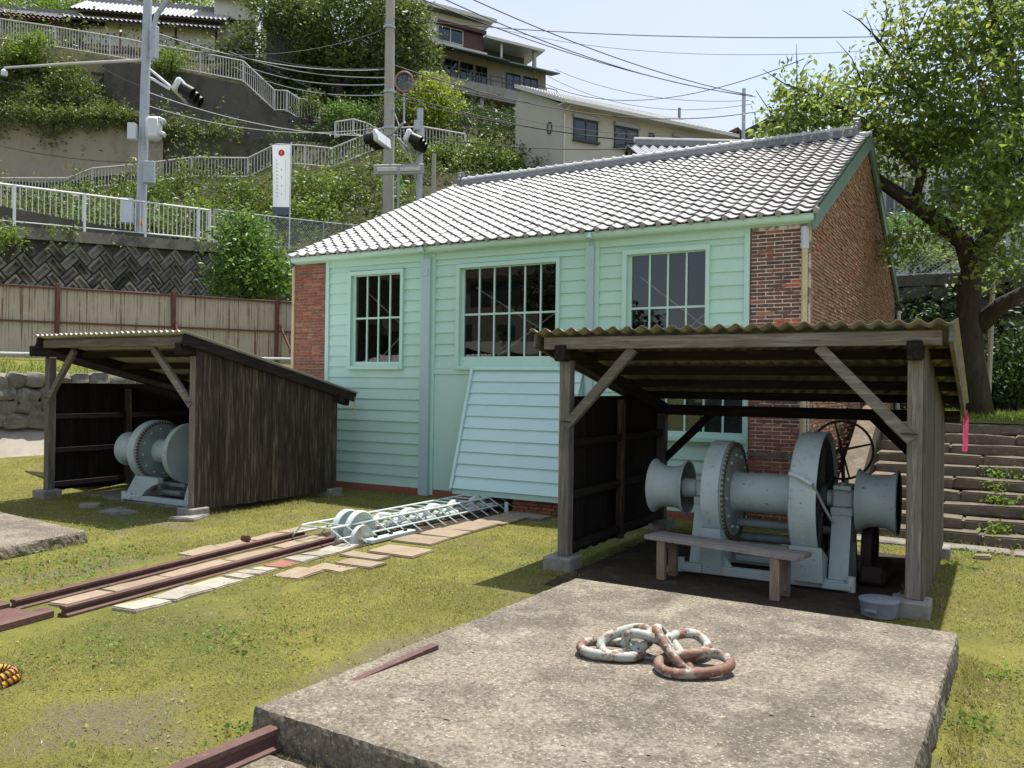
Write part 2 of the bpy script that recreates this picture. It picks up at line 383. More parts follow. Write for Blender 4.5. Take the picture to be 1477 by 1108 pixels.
wood('bench_wood', (.235, .205, .19), (.33, .295, .28), (.11, .09, .08), 0)
wood('bench_leg', (.26, .19, .13), (.36, .28, .19), (.12, .08, .055), 2)
M('slate_sheet', (.33, .305, .255), [((.22, .195, .15), 3, .45, .7, .7, (1, .4, 1)), ((.44, .42, .38), 9, .5, .72, .5, (1, .3, 1)), ((.12, .112, .08), 1.7, .60, .78, .4)], rough=.9, rnd=.08, bump=(40, .25), spec=.2)
M('pale_sheet', (.56, .54, .52), [((.44, .42, .39), 4, .45, .7, .6, (1, .4, 1)), ((.25, .23, .19), 2, .6, .78, .4)], rough=.85, rnd=.06, bump=(40, .2), spec=.25)
M('winch_paint', (.42, .50, .485), [((.325, .40, .39), 3.2, .45, .7, .6), ((.26, .27, .25), 1.4, .58, .76, .45, (7, 7, .8)), ((.10, .055, .035), 19, .655, .70, .85), ((.48, .53, .525), 15, .52, .74, .45), ((.20, .12, .08), 7, .69, .76, .7)], rough=.55, bump=(26, .12), spec=.35, rvar=.1)
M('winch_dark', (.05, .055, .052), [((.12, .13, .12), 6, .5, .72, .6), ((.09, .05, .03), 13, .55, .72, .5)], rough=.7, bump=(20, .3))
M('winch_grey', (.24, .29, .285), [((.16, .19, .185), 5, .45, .7, .6)], rough=.6, bump=(26, .15))
M('black_iron', (.035, .024, .02), [((.08, .045, .03), 20, .5, .72, .6)], rough=.7, bump=(50, .3))
M('gear_rust', (.10, .075, .055), [((.05, .035, .03), 20, .45, .7, .6)], rough=.85, bump=(50, .4))
M('rail_rust', (.115, .058, .047), [((.075, .037, .031), 5, .45, .68, .7), ((.19, .105, .08), 22, .54, .72, .5)], rough=.68, bump=(40, .3), spec=.35)
M('rust', (.16, .065, .038), [((.09, .04, .028), 9, .45, .7, .7), ((.26, .12, .07), 25, .55, .74, .5)], rough=.85, bump=(50, .35))
M('cage_paint', (.50, .58, .54), [((.42, .50, .47), 8, .5, .72, .5), ((.25, .15, .1), 14, .68, .75, .7)], rough=.5, spec=.4)
M('chain_paint', (.37, .385, .335), [((.16, .078, .055), 5.5, .49, .56, 1), ((.27, .20, .14), 7.5, .52, .62, .6), ((.05, .032, .025), 24, .585, .63, .9), ((.33, .25, .14), 12, .56, .66, .6), ((.20, .08, .052), 17, .575, .61, .85), ((.46, .48, .43), 30, .62, .68, .6)], rough=.62, bump=(30, .35, (1, 1, 1), .012), spec=.35)
M('hauling_chain', (.46, .50, .47), [((.20, .12, .075), 6, .55, .66, .85), ((.33, .36, .33), 13, .5, .7, .6)], rough=.65, bump=(22, .3))
M('pot_grey', (.215, .235, .255), [((.15, .16, .175), 8, .45, .7, .5)], rough=.5, bump=(30, .06))
M('pink_tape', (.62, .07, .14), [((.75, .22, .28), 30, .5, .7, .5)], rough=.5, trans=.3)
M('rope_orange', (.62, .27, .03), rough=.8); M('rope_black', (.02, .02, .022), rough=.8)
M('fence_sheet', (.475, .415, .32), [((.41, .35, .27), 1.4, .45, .7, .6), ((.17, .075, .042), 1.1, .53, .63, .9, (26, 26, .5)), ((.52, .47, .38), 6, .5, .72, .4), ((.25, .13, .08), 2.0, .66, .78, .5, (30, 30, 1.2))], rough=.75, rnd=.05, spec=.3)
M('fence_post', (.13, .055, .04), [((.22, .10, .07), 14, .5, .72, .6)], rough=.8, bump=(40, .3))
M('block_stone', (.20, .188, .165), [((.11, .105, .092), 1.4, .40, .64, .85), ((.27, .255, .225), 7, .52, .72, .6), ((.030, .032, .026), .65, .50, .66, .85)], rough=.95, bump=(30, .5), rnd=.3, spec=.15)
M('wall_stone', (.18, .17, .14), [((.09, .085, .07), 5, .44, .7, .7), ((.30, .29, .25), 12, .52, .73, .6), ((.09, .12, .035), 2.6, .56, .72, .6)], rough=.95, bump=(18, .6, (1, 1, 1), .03), rnd=.2, spec=.15)
M('step_stone', (.15, .122, .088), [((.085, .07, .052), 3, .45, .68, .7), ((.25, .215, .165), 11, .52, .72, .6), ((.05, .055, .025), 1.6, .58, .74, .55)], rough=.93, bump=(22, .5, (1, 1, 1), .02), rnd=.1, spec=.2)
M('dark_masonry', (.085, .08, .068), [((.04, .04, .032), 1.5, .42, .66, .8), ((.16, .15, .125), 7, .54, .74, .55), ((.05, .07, .022), 2.3, .56, .72, .6)], rough=.95, bump=(14, .8, (1, 1, 1), .05), rnd=.2, spec=.15)
M('tan_concrete', (.33, .285, .215), [((.24, .20, .15), 1.2, .44, .68, .7, (1, 1, .4)), ((.10, .085, .065), .8, .56, .70, .8, (1, 1, .35)), ((.42, .38, .30), 6, .52, .72, .4)], rough=.95, bump=(12, .4), spec=.15)
M('dark_concrete', (.10, .092, .078), [((.06, .055, .047), 1.2, .44, .66, .8, (1, 1, .4)), ((.17, .155, .13), 5, .54, .74, .5), ((.05, .06, .03), .8, .56, .74, .5)], rough=.95, bump=(12, .4), spec=.15)
M('rail_white', (.72, .73, .73), [((.55, .55, .54), 9, .5, .74, .5)], rough=.45, spec=.4)
M('rail_far', (.58, .55, .53), [((.45, .42, .40), 9, .5, .74, .5)], rough=.5, spec=.4)
M('galvanised', (.42, .45, .48), [((.30, .33, .36), 5, .45, .7, .6)], rough=.5, metal=.25, spec=.4)
M('pole_concrete', (.40, .375, .325), [((.30, .28, .24), 3, .45, .7, .6, (3, 3, .4)), ((.48, .455, .4), 8, .5, .72, .4)], rough=.9, bump=(30, .2))
M('signal_white', (.68, .71, .74), [((.55, .58, .61), 6, .5, .72, .5)], rough=.5)
M('signal_black', (.012, .012, .014), rough=.5)
M('wire', (.03, .03, .033), rough=.7); M('wire_pale', (.30, .30, .30), rough=.6)
M('asphalt', (.06, .06, .062), [((.09, .09, .09), 7, .45, .7, .5)], rough=.95, bump=(60, .4))
M('hill_soil', (.055, .052, .028), [((.035, .045, .014), 1.2, .4, .65, .8), ((.10, .085, .055), 2.5, .55, .75, .6)], rough=.97, bump=(6, .8), spec=.1)
M('rock_face', (.105, .10, .07), [((.05, .055, .028), 1.5, .42, .64, .85), ((.17, .155, .12), 4, .54, .74, .6)], rough=.97, bump=(4, .9, (1, 1, 1), .15), spec=.1)
M('bark', (.062, .050, .038), [((.11, .092, .072), 5, .48, .72, .7, (1, 1, .35)), ((.03, .024, .019), 13, .5, .7, .7, (1, 1, .3))], rough=.95, bump=(14, .8, (1, 1, .35), .04), spec=.1)
def foliage(name, cols, tr=.32, **kw): return M(name, cols[0], [], rough=.48, ramp=cols, trans=tr, spec=.42, isl=True, **kw)
foliage('cherry_leaf', [(.075, .125, .026), (.11, .175, .034), (.20, .285, .05), (.115, .17, .033), (.265, .335, .065), (.08, .125, .028)], .5)
foliage('bright_leaf', [(.075, .145, .018), (.13, .22, .028), (.18, .265, .036), (.09, .165, .022)], .33)
foliage('broad_leaf', [(.07, .15, .025), (.10, .20, .03), (.14, .245, .045), (.085, .17, .03)], .3)
foliage('ivy_leaf', [(.045, .075, .016), (.085, .13, .025), (.14, .185, .036), (.065, .10, .02), (.20, .225, .055)], .30)
foliage('dark_leaf', [(.03, .06, .015), (.045, .085, .019), (.036, .07, .017), (.065, .11, .025)], .26)
foliage('lime_leaf', [(.19, .26, .02), (.25, .31, .03), (.15, .22, .018), (.29, .33, .045)], .35)
foliage('olive_leaf', [(.075, .115, .026), (.12, .165, .034), (.055, .088, .02), (.17, .205, .05)], .33)
foliage('yellow_leaf', [(.26, .27, .03), (.31, .30, .04), (.20, .24, .03)], .35)
M('house_white', (.66, .65, .61), [((.55, .54, .5), 2, .45, .7, .5)], rough=.85); M('house_beige', (.49, .46, .385), [((.45, .42, .345), 1.4, .45, .7, .5)], rough=.9, bump=(60, .2))
M('house_trim', (.60, .58, .52), rough=.6); M('house_dark', (.05, .042, .036), [((.09, .075, .06), 6, .5, .7, .5)], rough=.8)
M('house_brown', (.14, .06, .045), rough=.6); M('maroon', (.085, .034, .033), [((.09, .028, .027), 3, .45, .7, .5, (.3, .3, 12))], rough=.55)
M('aged_wall', (.32, .305, .275), [((.19, .18, .155), 1.6, .44, .68, .7, (1, 1, .4)), ((.32, .30, .26), 5, .54, .74, .5)], rough=.92)
M('grey_siding', (.12, .125, .13), rough=.75); M('curtain', (.5, .5, .48), rough=.9); M('frame_dark', (.04, .042, .045), rough=.4); M('frame_grey', (.33, .33, .32), rough=.5)
M('copper_green', (.16, .23, .215), [((.10, .14, .13), 4, .45, .7, .6)], rough=.7)
M('pink_wall', (.43, .30, .26), rough=.9)
M('banner_cloth', (.80, .81, .84), rough=.85, trans=.3); M('banner_red', (.66, .04, .05), rough=.8); M('banner_blue', (.14, .20, .40), rough=.8); M('banner_foot', (.10, .13, .17), [((.5, .5, .5), 60, .6, .66, .6)], rough=.8)
M('sticker', (.75, .30, .04), rough=.6)
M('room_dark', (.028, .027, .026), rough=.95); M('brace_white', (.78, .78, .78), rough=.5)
M('opposite_wall', (.21, .17, .14), [((.15, .12, .10), 2, .45, .7, .5)], rough=.9); M('opposite_orange', (.34, .16, .07), rough=.9)
glass('pane', (.66, .70, .69)); glass('far_pane', (.20, .23, .25))
M('pane_light', (.26, .28, .27), rough=.6)  # pale tone standing for brightness reflected in and seen through the low window
M('netting', (.36, .37, .36), rough=.6); M('mirror_frame', (.33, .17, .15), rough=.5)
# ---------------------------------------------------------------- the setting: ground, terraces, road, hill
from mathutils import noise as mn
def nz(x, y, z=0.0): return mn.noise(Vector((x, y, z)))

WA = Vector((-17.4, 9.6, 0)); WD = Vector((.44, .898, 0)).normalized(); WN = Vector((-WD.y, WD.x, 0))   # line of the left stone wall
def gz(x, y):
    s = (Vector((x, y, 0)) - WA).dot(WN)
    t = max(0.0, min(1.0, (s + 4.0) / 3.3)); z = .48 * t * t * (3 - 2 * t)
    return z + .012 * nz(x * .7, y * .7) * (1 if y > 0 else 0)

def grid(xs, ys, fz):
    V_ = [(x, y, fz(x, y)) for y in ys for x in xs]; n = len(xs)
    F_ = [(j * n + i, j * n + i + 1, (j + 1) * n + i + 1, (j + 1) * n + i) for j in range(len(ys) - 1) for i in range(n - 1)]
    mb = MB(); mb.v = V_; mb.f = F_; return mb
def sstep(a, b, x):
    t = max(0.0, min(1.0, (x - a) / (b - a))); return t * t * (3 - 2 * t)
BARE = [(-4.3, 3.05, .8, .35), (-3.8, 4.9, .36, 1.25), (-8.15, 5.3, .35, 1.3), (-2.3, 7.55, 2.2, .45), (-9.9, 7.6, 1.2, .3), (-.75, 7.5, .3, .3), (-10.4, 9.5, .5, 1.6), (.1, 11.9, 1.8, .4), (-3.4, 2.5, .6, .4)]
def dirt(x, y):
    w_ = .28 * nz(x * 2.3, y * 2.3, 6) + .2 * nz(x * 6, y * 6, 2)
    v = .6 * sstep(.26, .66, nz(x * .5, y * .5, 11) + .55 * nz(x * 1.9, y * 1.9, 4))
    for (cx_, cy_, ax_, ay_) in BARE:
        v = max(v, .72 * sstep(1.3, .35, math.hypot((x - cx_) / ax_, (y - cy_) / ay_) + w_))
    return v
xs = [-400, -120, -60] + [-40 + 2 * i for i in range(12)] + [-16 + .14 * i for i in range(129)] + [3 + 2 * i for i in range(6)] + [20, 60, 150, 400]
ys = [-400, -150, -60, -20, -6, -2, 0] + [1.5 + .14 * i for i in range(86)] + [14 + 2 * i for i in range(7)] + [60, 160, 400]
gmb = grid(xs, ys, gz); gm = gmb.build('ground', 'turf', smooth=True, fix=False); tag(gm, kind='structure')
at_ = gm.data.attributes.new('bare', 'FLOAT', 'POINT'); at_.data.foreach_set('value', [dirt(x, y) for x, y, z in gmb.v])

# right-hand lawn above the steps
tag(grid([-2.15 + .6 * i for i in range(28)], [15.95 + .5 * i for i in range(19)], lambda x, y: 1.44 + .03 * nz(x, y)).build('upper_lawn', 'turf', smooth=True), kind='structure')
# left-hand terrace behind the stone wall
tv = MB(); N_ = 30
rows = []
for i in range(N_ + 1):
    p = WA + WD * (-8 + 20 * i / N_)
    row = []
    for k in range(7):
        s = k / 6 * (6.6 if i < 22 else 6.6)
        q = p + WN * (s + .02); row.append((q.x, q.y, 2.0 + .5 * min(1, s / 3.4) + .05 * nz(q.x, q.y)))
    rows.append(row)
for i in range(N_):
    for k in range(6): tv.add([rows[i][k], rows[i + 1][k], rows[i + 1][k + 1], rows[i][k + 1]], [(0, 1, 2, 3)])
tag(tv.build('terrace', 'turf', smooth=True), kind='structure')
# concrete apron that leans up to the foot of the stone wall
ap = MB()
for i in range(20):
    a = WA + WD * (-8 + 20 * i / 20); b = WA + WD * (-8 + 20 * (i + 1) / 20)
    for (s0, z0), (s1, z1) in (((-1.0, .40), (-.55, .62)), ((-.55, .62), (.06, .99))):
        ap.add([a + WN * s0 + Vector((0, 0, z0)), b + WN * s0 + Vector((0, 0, z0)), b + WN * s1 + Vector((0, 0, z1)), a + WN * s1 + Vector((0, 0, z1))], [(0, 1, 2, 3)])
tag(ap.build('apron', 'apron_concrete'), kind='structure')

# road along the top of the block wall, and its cap
def road_z(y): return 6.08 + .085 * (y - 12.5)
RX = -23.2
rd = MB()
ry = [-30, -10, 0, 6, 12, 18, 24, 30, 36, 45]
def rx(y): return RX + (0 if y < 20 else .011 * (y - 20) ** 2)
for a, b in zip(ry[:-1], ry[1:]):
    rd.add([(rx(a) - .2, a, road_z(a) - .02), (rx(b) - .2, b, road_z(b) - .02), (rx(b) - 8.5, b, road_z(b) + .05), (rx(a) - 8.5, a, road_z(a) + .05)], [(0, 1, 2, 3)])
tag(rd.build('road', 'asphalt'), kind='structure')

# hill: heights along sight lines, interpolated
HU = {32: None,
 45: [(-200, 290), (0, 287), (98, 287), (133, 273), (199, 268), (277, 258), (358, 258), (399, 238), (479, 245), (550, 215), (611, 213), (671, 224), (760, 240), (900, 252), (1100, 255), (1600, 262)],
 48.5: [(-200, 165), (0, 165), (200, 172), (250, 182), (330, 200), (420, 203), (480, 208), (550, 178), (611, 178), (671, 186), (755, 196), (900, 238), (1600, 245)],
 52: [(-200, 30), (0, 60), (159, 88), (228, 98), (289, 110), (351, 123), (396, 162), (461, 180), (520, 172), (600, 160), (680, 174), (760, 190), (900, 228), (1600, 240)],
 60: [(-200, 22), (0, 46), (200, 72), (350, 88), (400, 112), (480, 132), (600, 150), (680, 166), (760, 182), (900, 224), (1600, 236)],
 76: [(-200, 5), (0, 22), (350, 34), (480, 66), (600, 120), (760, 165), (900, 220), (1600, 232)]}
def itp(tab, u):
    for (a, va), (b, vb) in zip(tab[:-1], tab[1:]):
        if u <= b: return va + (vb - va) * (u - a) / (b - a)
    return tab[-1][1]
HD = [32, 45, 46.6, 48.5, 51.2, 52, 60, 76, 130]
HU[51.2] = [(-200, 55), (0, 82), (110, 100), (150, 150), (185, 196), (330, 205), (420, 212), (480, 214), (520, 190), (600, 170), (680, 180), (760, 194), (900, 234), (1600, 242)]
def hill_pt(u, d):
    if d <= 32:
        p = at(u, 400, 32); return Vector((p.x, p.y, 6.5))
    lo = max(x for x in HD if x <= d); hi = min(x for x in HD if x >= d)
    def lay(x):
        if x == 32: return hill_pt(u, 32)
        if x == 46.6: p = at(u, itp(HU[45], u), 45); q = at(u, 300, 46.6); return Vector((q.x, q.y, p.z))
        if x == 130: p = at(u, itp(HU[76], u), 76); q = at(u, 300, 130); return Vector((q.x, q.y, p.z + 1))
        return at(u, itp(HU[x], u), x)
    a = lay(lo)
    return a if hi == lo else a.lerp(lay(hi), (d - lo) / (hi - lo))
hb = MB(); us = list(range(-200, 1601, 30)); ds = [31.9, 35, 39, 42, 45, 46.6, 48.5, 50, 51.2, 52, 56, 60, 68, 76, 130]
for d in ds:
    for u in us:
        p = hill_pt(u, d)
        if d not in (45, 46.6): p += Vector((nz(p.x * .3, p.y * .3, 1), nz(p.x * .3, p.y * .3, 5), 0)) * .5
        hb.v.append(tuple(p))
n = len(us)
hb.f = [(j * n + i, j * n + i + 1, (j + 1) * n + i + 1, (j + 1) * n + i) for j in range(len(ds) - 1) for i in range(n - 1)]
tag(hb.build('hill', 'hill_soil', smooth=True), kind='structure')

# ---------------------------------------------------------------- masonry built of separate stones
def rounded_stone(seed, sx, sy, sz, mat, rough=.12, name='stone', bev=.22):
    """irregular block, unit box pushed about by noise; size is baked in"""
    b = bmesh.new(); bmesh.ops.create_cube(b, size=1.0)
    for v in b.verts: v.co = Vector((v.co.x * sx, v.co.y * sy, v.co.z * sz))
    if max(sx, sy) > 2.2 * sz: bmesh.ops.subdivide_edges(b, edges=[e for e in b.edges if e.calc_length() > .2], cuts=2, use_grid_fill=True)
    sharp = [e for e in b.edges if len(e.link_faces) == 2 and e.calc_face_angle() > .5]
    bmesh.ops.bevel(b, geom=sharp, offset=bev * min(sx, sy, sz), segments=2, affect='EDGES')
    for v in b.verts:
        k = Vector(v.co); q = k * 3 + Vector((seed * 7.1, seed * 3.3, 0))
        k += Vector((mn.noise(q), mn.noise(q + Vector((9, 0, 0))), mn.noise(q + Vector((0, 9, 0))))) * rough * min(sx, sy, sz)
        v.co = k
    me = bpy.data.meshes.new(name); b.to_mesh(me); b.free(); me.materials.append(MATS[mat])
    me.polygons.foreach_set('use_smooth', [True] * len(me.polygons)); me.set_sharp_from_angle(angle=R(40)); return me

def boulder(seed, sx, sy, sz, mat, name='stone'):
    b = bmesh.new(); bmesh.ops.create_cube(b, size=1.0); bmesh.ops.subdivide_edges(b, edges=list(b.edges), cuts=2, use_grid_fill=True)
    for v in b.verts:
        s_ = v.co.normalized() * .62; k = v.co.lerp(s_, .62); q = k * 2.2 + Vector((seed * 5.3, seed * 2.7, 1)); k = k * (1 + .30 * mn.noise(q) + .12 * mn.noise(q * 2.7)); v.co = Vector((k.x * sx, k.y * sy, k.z * sz))
    me = bpy.data.meshes.new(name); b.to_mesh(me); b.free(); me.materials.append(MATS[mat]); me.polygons.foreach_set('use_smooth', [True] * len(me.polygons)); me.set_sharp_from_angle(angle=R(34)); return me
# left stone wall
sw = thing('stone_wall', WA + Vector((0, 0, .97)), 'low dry stone retaining wall with grass growing along its top', 'wall')
bk = MB()
a = WA + WD * -8 + WN * .12; b_ = WA + WD * 11 + WN * .12
bk.prism([a + Vector((0, 0, .6)), b_ + Vector((0, 0, .6)), b_ + Vector((0, 0, 2.02)), a + Vector((0, 0, 2.02))], WN * .4)
bk.build('core', 'soil', sw)
STN = [boulder(i, .50, .40, .33, 'wall_stone') for i in range(9)]
rq = Matrix.Rotation(math.atan2(WD.y, WD.x), 3, 'Z')
for row in range(4):
    t = -4.0 + .17 * row
    z = .98 + .14 + row * .265
    while t < 6.5:
        w = random.uniform(.32, .56)
        p = WA + WD * (t + w / 2) + WN * (.02 + .03 * random.random()) + Vector((0, 0, z + random.uniform(-.03, .03)))
        o = place('stone', random.choice(STN), sw, p); o.rotation_euler = (random.uniform(-.12, .12), random.uniform(-.2, .2), math.atan2(WD.y, WD.x) + random.uniform(-.12, .12))
        o.scale = (w / .44, 1, random.uniform(.9, 1.08)); t += w
# stone steps on the right
st = thing('stone_staircase', (1.0, 12.3, 0), 'broad flight of worn stone steps climbing beside the brick gable', 'stairs')
SLAB = [rounded_stone(20 + i, 1.0, .46, .148, 'step_stone', .16, 'step_stone', .14) for i in range(6)]
for k in range(10):
    x = -1.62; y = 12.44 + k * .36; z = .142 * k
    while x < 6.2:
        w = random.uniform(.9, 1.7)
        o = place('step', random.choice(SLAB), st, (x + w / 2, y + random.uniform(-.025, .025), z + .072 + random.uniform(-.012, .012)))
        o.scale = (w * 1.005, 1.0, 1.0); o.rotation_euler = (random.uniform(-.02, .02), random.uniform(-.012, .012), random.uniform(-.014, .014)); x += w
sb = MB()
sb.prism([(-1.6, 12.4, -.05), (-1.6, 16.3, -.05), (-1.6, 16.3, 1.40), (-1.6, 15.9, 1.33)], (7.6, 0, 0)); sb.build('bedding', 'soil', st)
# sloping plastered wall between steps and gable
ww = MB(); ww.prism([(-1.98, 12.5, -.05), (-1.98, 15.9, -.05), (-1.98, 15.9, 1.75), (-1.98, 15.4, 1.68), (-1.98, 12.5, .42)], (.30, 0, 0))
tag(ww.build('wing_wall', 'step_stone', org=(-1.9, 12.5, 0)), 'pale sloping wing wall between the stone steps and the brick gable', 'wall')
# worn strip of flagstones at the foot of the steps
for i, (x, w, d) in enumerate([(-1.2, .85, .5), (-.28, .9, .42), (.66, .9, .5), (1.62, .95, .45)]):
    o = place('flagstone', rounded_stone(40 + i, w, d, .05, 'old_concrete', .2, 'flagstone'), None, (x, 11.93, -.004))
    tag(o, ['first', 'second', 'third', 'fourth'][i] + ' flat grey flagstone from the brick gable at the foot of the stone steps', 'paving stone', 'flagstones at the foot of the steps')

# dark masonry wall behind the tree on the right
dm = thing('masonry_wall', (3, 24.6, 1.4), 'tall dark mossy stone wall below the chain link fence', 'wall')
mb = MB(); mb.bb(-11, 16, 24.75, 25.3, 1.2, 4.72); mb.build('core', 'soil', dm)
mb = MB(); mb.bb(-11, 16, 24.45, 25.35, 4.72, 5.0); mb.build('coping', 'dark_masonry', dm)
DST = [rounded_stone(60 + i, .62, .4, .42, 'dark_masonry', .3) for i in range(8)]
for row in range(8):
    x = -3.4 + .3 * (row % 2)
    while x < 6.5:
        w = random.uniform(.45, .85)
        o = place('stone', random.choice(DST), dm, (x + w / 2, 24.66 + random.uniform(-.05, .03), 1.62 + row * .42))
        o.scale = (w / .64, 1, 1.02); o.rotation_euler = (random.uniform(-.1, .1), random.uniform(-.15, .15), 0); x += w
o = MB().bb(-40, 40, 25.3, 70, 4.80, 4.90).build('upper_terrace', 'hill_soil'); tag(o, kind='structure')

# ---------------------------------------------------------------- concrete slabs lying in the grass
def slab(name, pts, z0, z1, mat, label, jag=.012, step=.035, seed=3, cat='slab'):
    g = random.Random(seed); P_ = []
    for a, b in zip(pts, pts[1:] + pts[:1]):
        a = Vector((*a, 0)); b = Vector((*b, 0)); n_ = max(2, int((b - a).length / step))
        for i in range(n_): P_.append(a.lerp(b, i / n_))
    c = sum(P_, Vector()) / len(P_); n_ = len(P_); mb = MB(); rings = []
    for (ins, z, j) in ((.05, z1, .004), (.016, z1 - .010, jag), (.004, z1 - .035, jag), (-.004, (z0 + z1) / 2, jag), (-.004, z0 + .05, jag), (.0, z0, jag)):
        rg = []
        for k, p in enumerate(P_):
            d = (p - c).normalized(); q = p - d * (ins + j * (1.3 * nz(p.x * 6, p.y * 6, z * 9 + seed) + 1.1 * nz(p.x * 21, p.y * 21, z * 25 + seed))); rg.append(Vector((q.x, q.y, z + .004 * nz(p.x * 9, p.y * 9, seed) * (ins < .05))))
        rings.append(rg)
    for rg in rings: mb.v += [tuple(q) for q in rg]
    for i in range(len(rings) - 1):
        for k in range(n_):
            k2 = (k + 1) % n_; mb.f.append((i * n_ + k, i * n_ + k2, (i + 1) * n_ + k2, (i + 1) * n_ + k))
    mb.f.append(tuple(range(n_)))
    o = mb.build(name, mat, org=(c.x, c.y, z0)); return tag(o, label, cat)
slab('concrete_slab', [(-3.47, 3.28), (-.34, 3.12), (-.22, 6.97), (-3.34, 7.03)], -.03, .20, 'slab_concrete', 'large raised concrete slab carrying the heap of painted chain links')
slab('concrete_slab', [(-9.45, 6.25), (-12.7, 6.62), (-12.6, 3.4), (-8.95, 3.7)], -.03, .15, 'slab_concrete', 'raised concrete slab in the grass before the left shed', seed=5)
slab('concrete_pad', [(-3.30, 3.22), (-2.72, 3.18), (-2.66, 2.5), (-3.36, 2.4)], -.03, .022, 'slab_concrete', 'small thin concrete pad at the foot of the big slab', seed=8, step=.06)
slab('winch_pad', [(-13.35, 8.72), (-10.4, 8.62), (-10.4, 10.6), (-13.35, 10.6)], -.03, .045, 'old_concrete', 'thin concrete pad under the winch in the left shed', seed=9)
slab('earth_floor', [(-3.86, 7.36), (-1.1, 7.30), (-.80, 8.0), (-.74, 11.0), (-3.86, 11.0)], -.05, .016, 'soil', 'dark bare earth floor under the winch and bench in the right shed', seed=10, jag=.05, cat='floor')
for i, (x, y, w, d) in enumerate([(-15.3, 8.9, 1.6, 1.2)]):
    slab('concrete_pad', [(x, y), (x + w, y + .2), (x + w - .1, y + d), (x - .1, y + d - .1)], gz(x, y) - .03, gz(x + w / 2, y + d / 2) + .03, 'paving', 'pale pad in the grass under the rusty ring', seed=11)
# ---------------------------------------------------------------- the hauling house: brick, mint boards, tiled roof
X0, X1, YF, YB = -11.93, -2.21, 12.14, 22.96
YR, ZR, ZE = 17.55, 6.86, 4.42
H = thing('brick_house', ((X0 + X1) / 2, YF, 0), 'brick house with mint green clapboard front and grey tiled roof', 'house')
def hp(mb, name, mat, smooth=False, parent=None): return mb.build(name, mat, parent or H, smooth)

# plain walls and inside of the house
WIN = [(-10.51, -9.23, 2.22, 4.03), (-8.09, -6.10, 2.22, 4.03), (-5.02, -3.65, 2.22, 4.06)]
LOW = (-5.02, -3.08, 1.17, 2.02)
mb = MB()
xs_ = [-11.05, -10.45, -9.29, -8.03, -6.16, -4.96, -3.71, -3.05]
mb.bb(-11.05, -3.05, YF + .06, YF + .2, 4.0, 4.4)
for a, b in ((0, 1), (2, 3), (4, 5), (6, 7)): mb.bb(xs_[a], xs_[b], YF + .06, YF + .2, 2.28, 4.0)
mb.bb(-11.05, -4.96, YF + .06, YF + .2, 0, 2.28); mb.bb(-4.96, -3.05, YF + .06, YF + .2, 1.96, 2.28)
mb.bb(-4.96, -3.05, YF + .06, YF + .2, 0, 1.22); mb.bb(-3.14, -3.05, YF + .06, YF + .2, 1.22, 1.96)
hp(mb, 'front_wall', 'mint')
hp(MB().bb(X0 + .02, -11.05, YF + .012, YF + .35, 0, 4.4), 'pier', 'mortar'); hp(MB().bb(-3.05, X1 - .03, YF - .012, YF + .35, 0, 4.4), 'pier', 'white_mortar')
for xa, xb, nm in ((X0 + .02, X0 + .3, 'side_wall'), (X1 - .33, X1 - .03, 'gable_wall')):
    mb = MB(); mb.prism([(xa, YF + .35, 0), (xa, YB, 0), (xa, YB, ZE - .1), (xa, YR, ZR - .12), (xa, YF + .35, ZE - .06)], (xb - xa, 0, 0)); hp(mb, nm, 'rough_mortar')
mb = MB(); mb.bb(X0 + .05, X1 - .05, YB - .3, YB - .02, 0, 4.4); hp(mb, 'back_wall', 'rough_mortar')
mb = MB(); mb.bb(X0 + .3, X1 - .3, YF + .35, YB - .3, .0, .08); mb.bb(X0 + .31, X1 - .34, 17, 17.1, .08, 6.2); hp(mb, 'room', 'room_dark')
mb = MB(); mb.bb(X0, X1 - .02, YF - .02, YF + .03, -.05, .12)
hp(mb, 'plinth', 'brick')

# clapboards: each board its own piece, cut at the windows, the door and the trims
BP = .197
def board_mesh(x0, x1, h=BP):
    return MB().prism([(x0, 0, 0), (x0, -.030, .004), (x0, -.030, .016), (x0, -.006, h), (x0, .02, h), (x0, .02, 0)], (x1 - x0, 0, 0))
def boards(xa, xb, z0, z1, cut, phase=.10):
    z = phase
    while z < z1 - .02:
        h = min(BP, z1 - z)
        if z + h > z0 + .02:
            zz = max(z, z0); segs = [(xa, xb)]
            for (ca, cb, c0, c1) in cut:
                if zz < c1 - .05 and z + h > c0 + .05:
                    ns = []
                    for a, b in segs:
                        if ca > a: ns.append((a, min(b, ca)))
                        if cb < b: ns.append((max(a, cb), b))
                    segs = [s for s in ns if s[1] - s[0] > .02]
            for a, b in segs:
                m_ = board_mesh(a, b, h + .006); xm = (a + b) / 2
                m_.v = [(x, y + YF + .028 + random.uniform(-.0015, .0015), zq + zz) for x, y, zq in m_.v]
                hp(m_, 'board', 'mint')
        z += BP
boards(-11.0, -8.84, .10, 4.14, [(WIN[0][0], WIN[0][1], 2.22, 4.03)])
boards(-8.55, -5.64, 2.24, 4.14, [(WIN[1][0], WIN[1][1], 2.22, 4.03)])
boards(-5.44, -3.13, .10, 4.14, [(WIN[2][0], WIN[2][1], 2.22, 4.06), (LOW[0], LOW[1], LOW[2], LOW[3])])
boards(-6.2, -5.64, .10, 2.24, [])
mb = MB(); mb.bb(-11.02, -3.10, YF - .016, YF + .06, 4.14, 4.28); hp(mb, 'frieze', 'mint_trim')
mb = MB(); mb.bb(-8.54, -7.0, YF + .0, YF + .06, .02, 2.14); hp(mb, 'door', 'mint_trim')
mb = MB(); mb.bb(-8.56, -6.0, YF - .02, YF + .06, 2.14, 2.24); hp(mb, 'door_head', 'mint_trim')
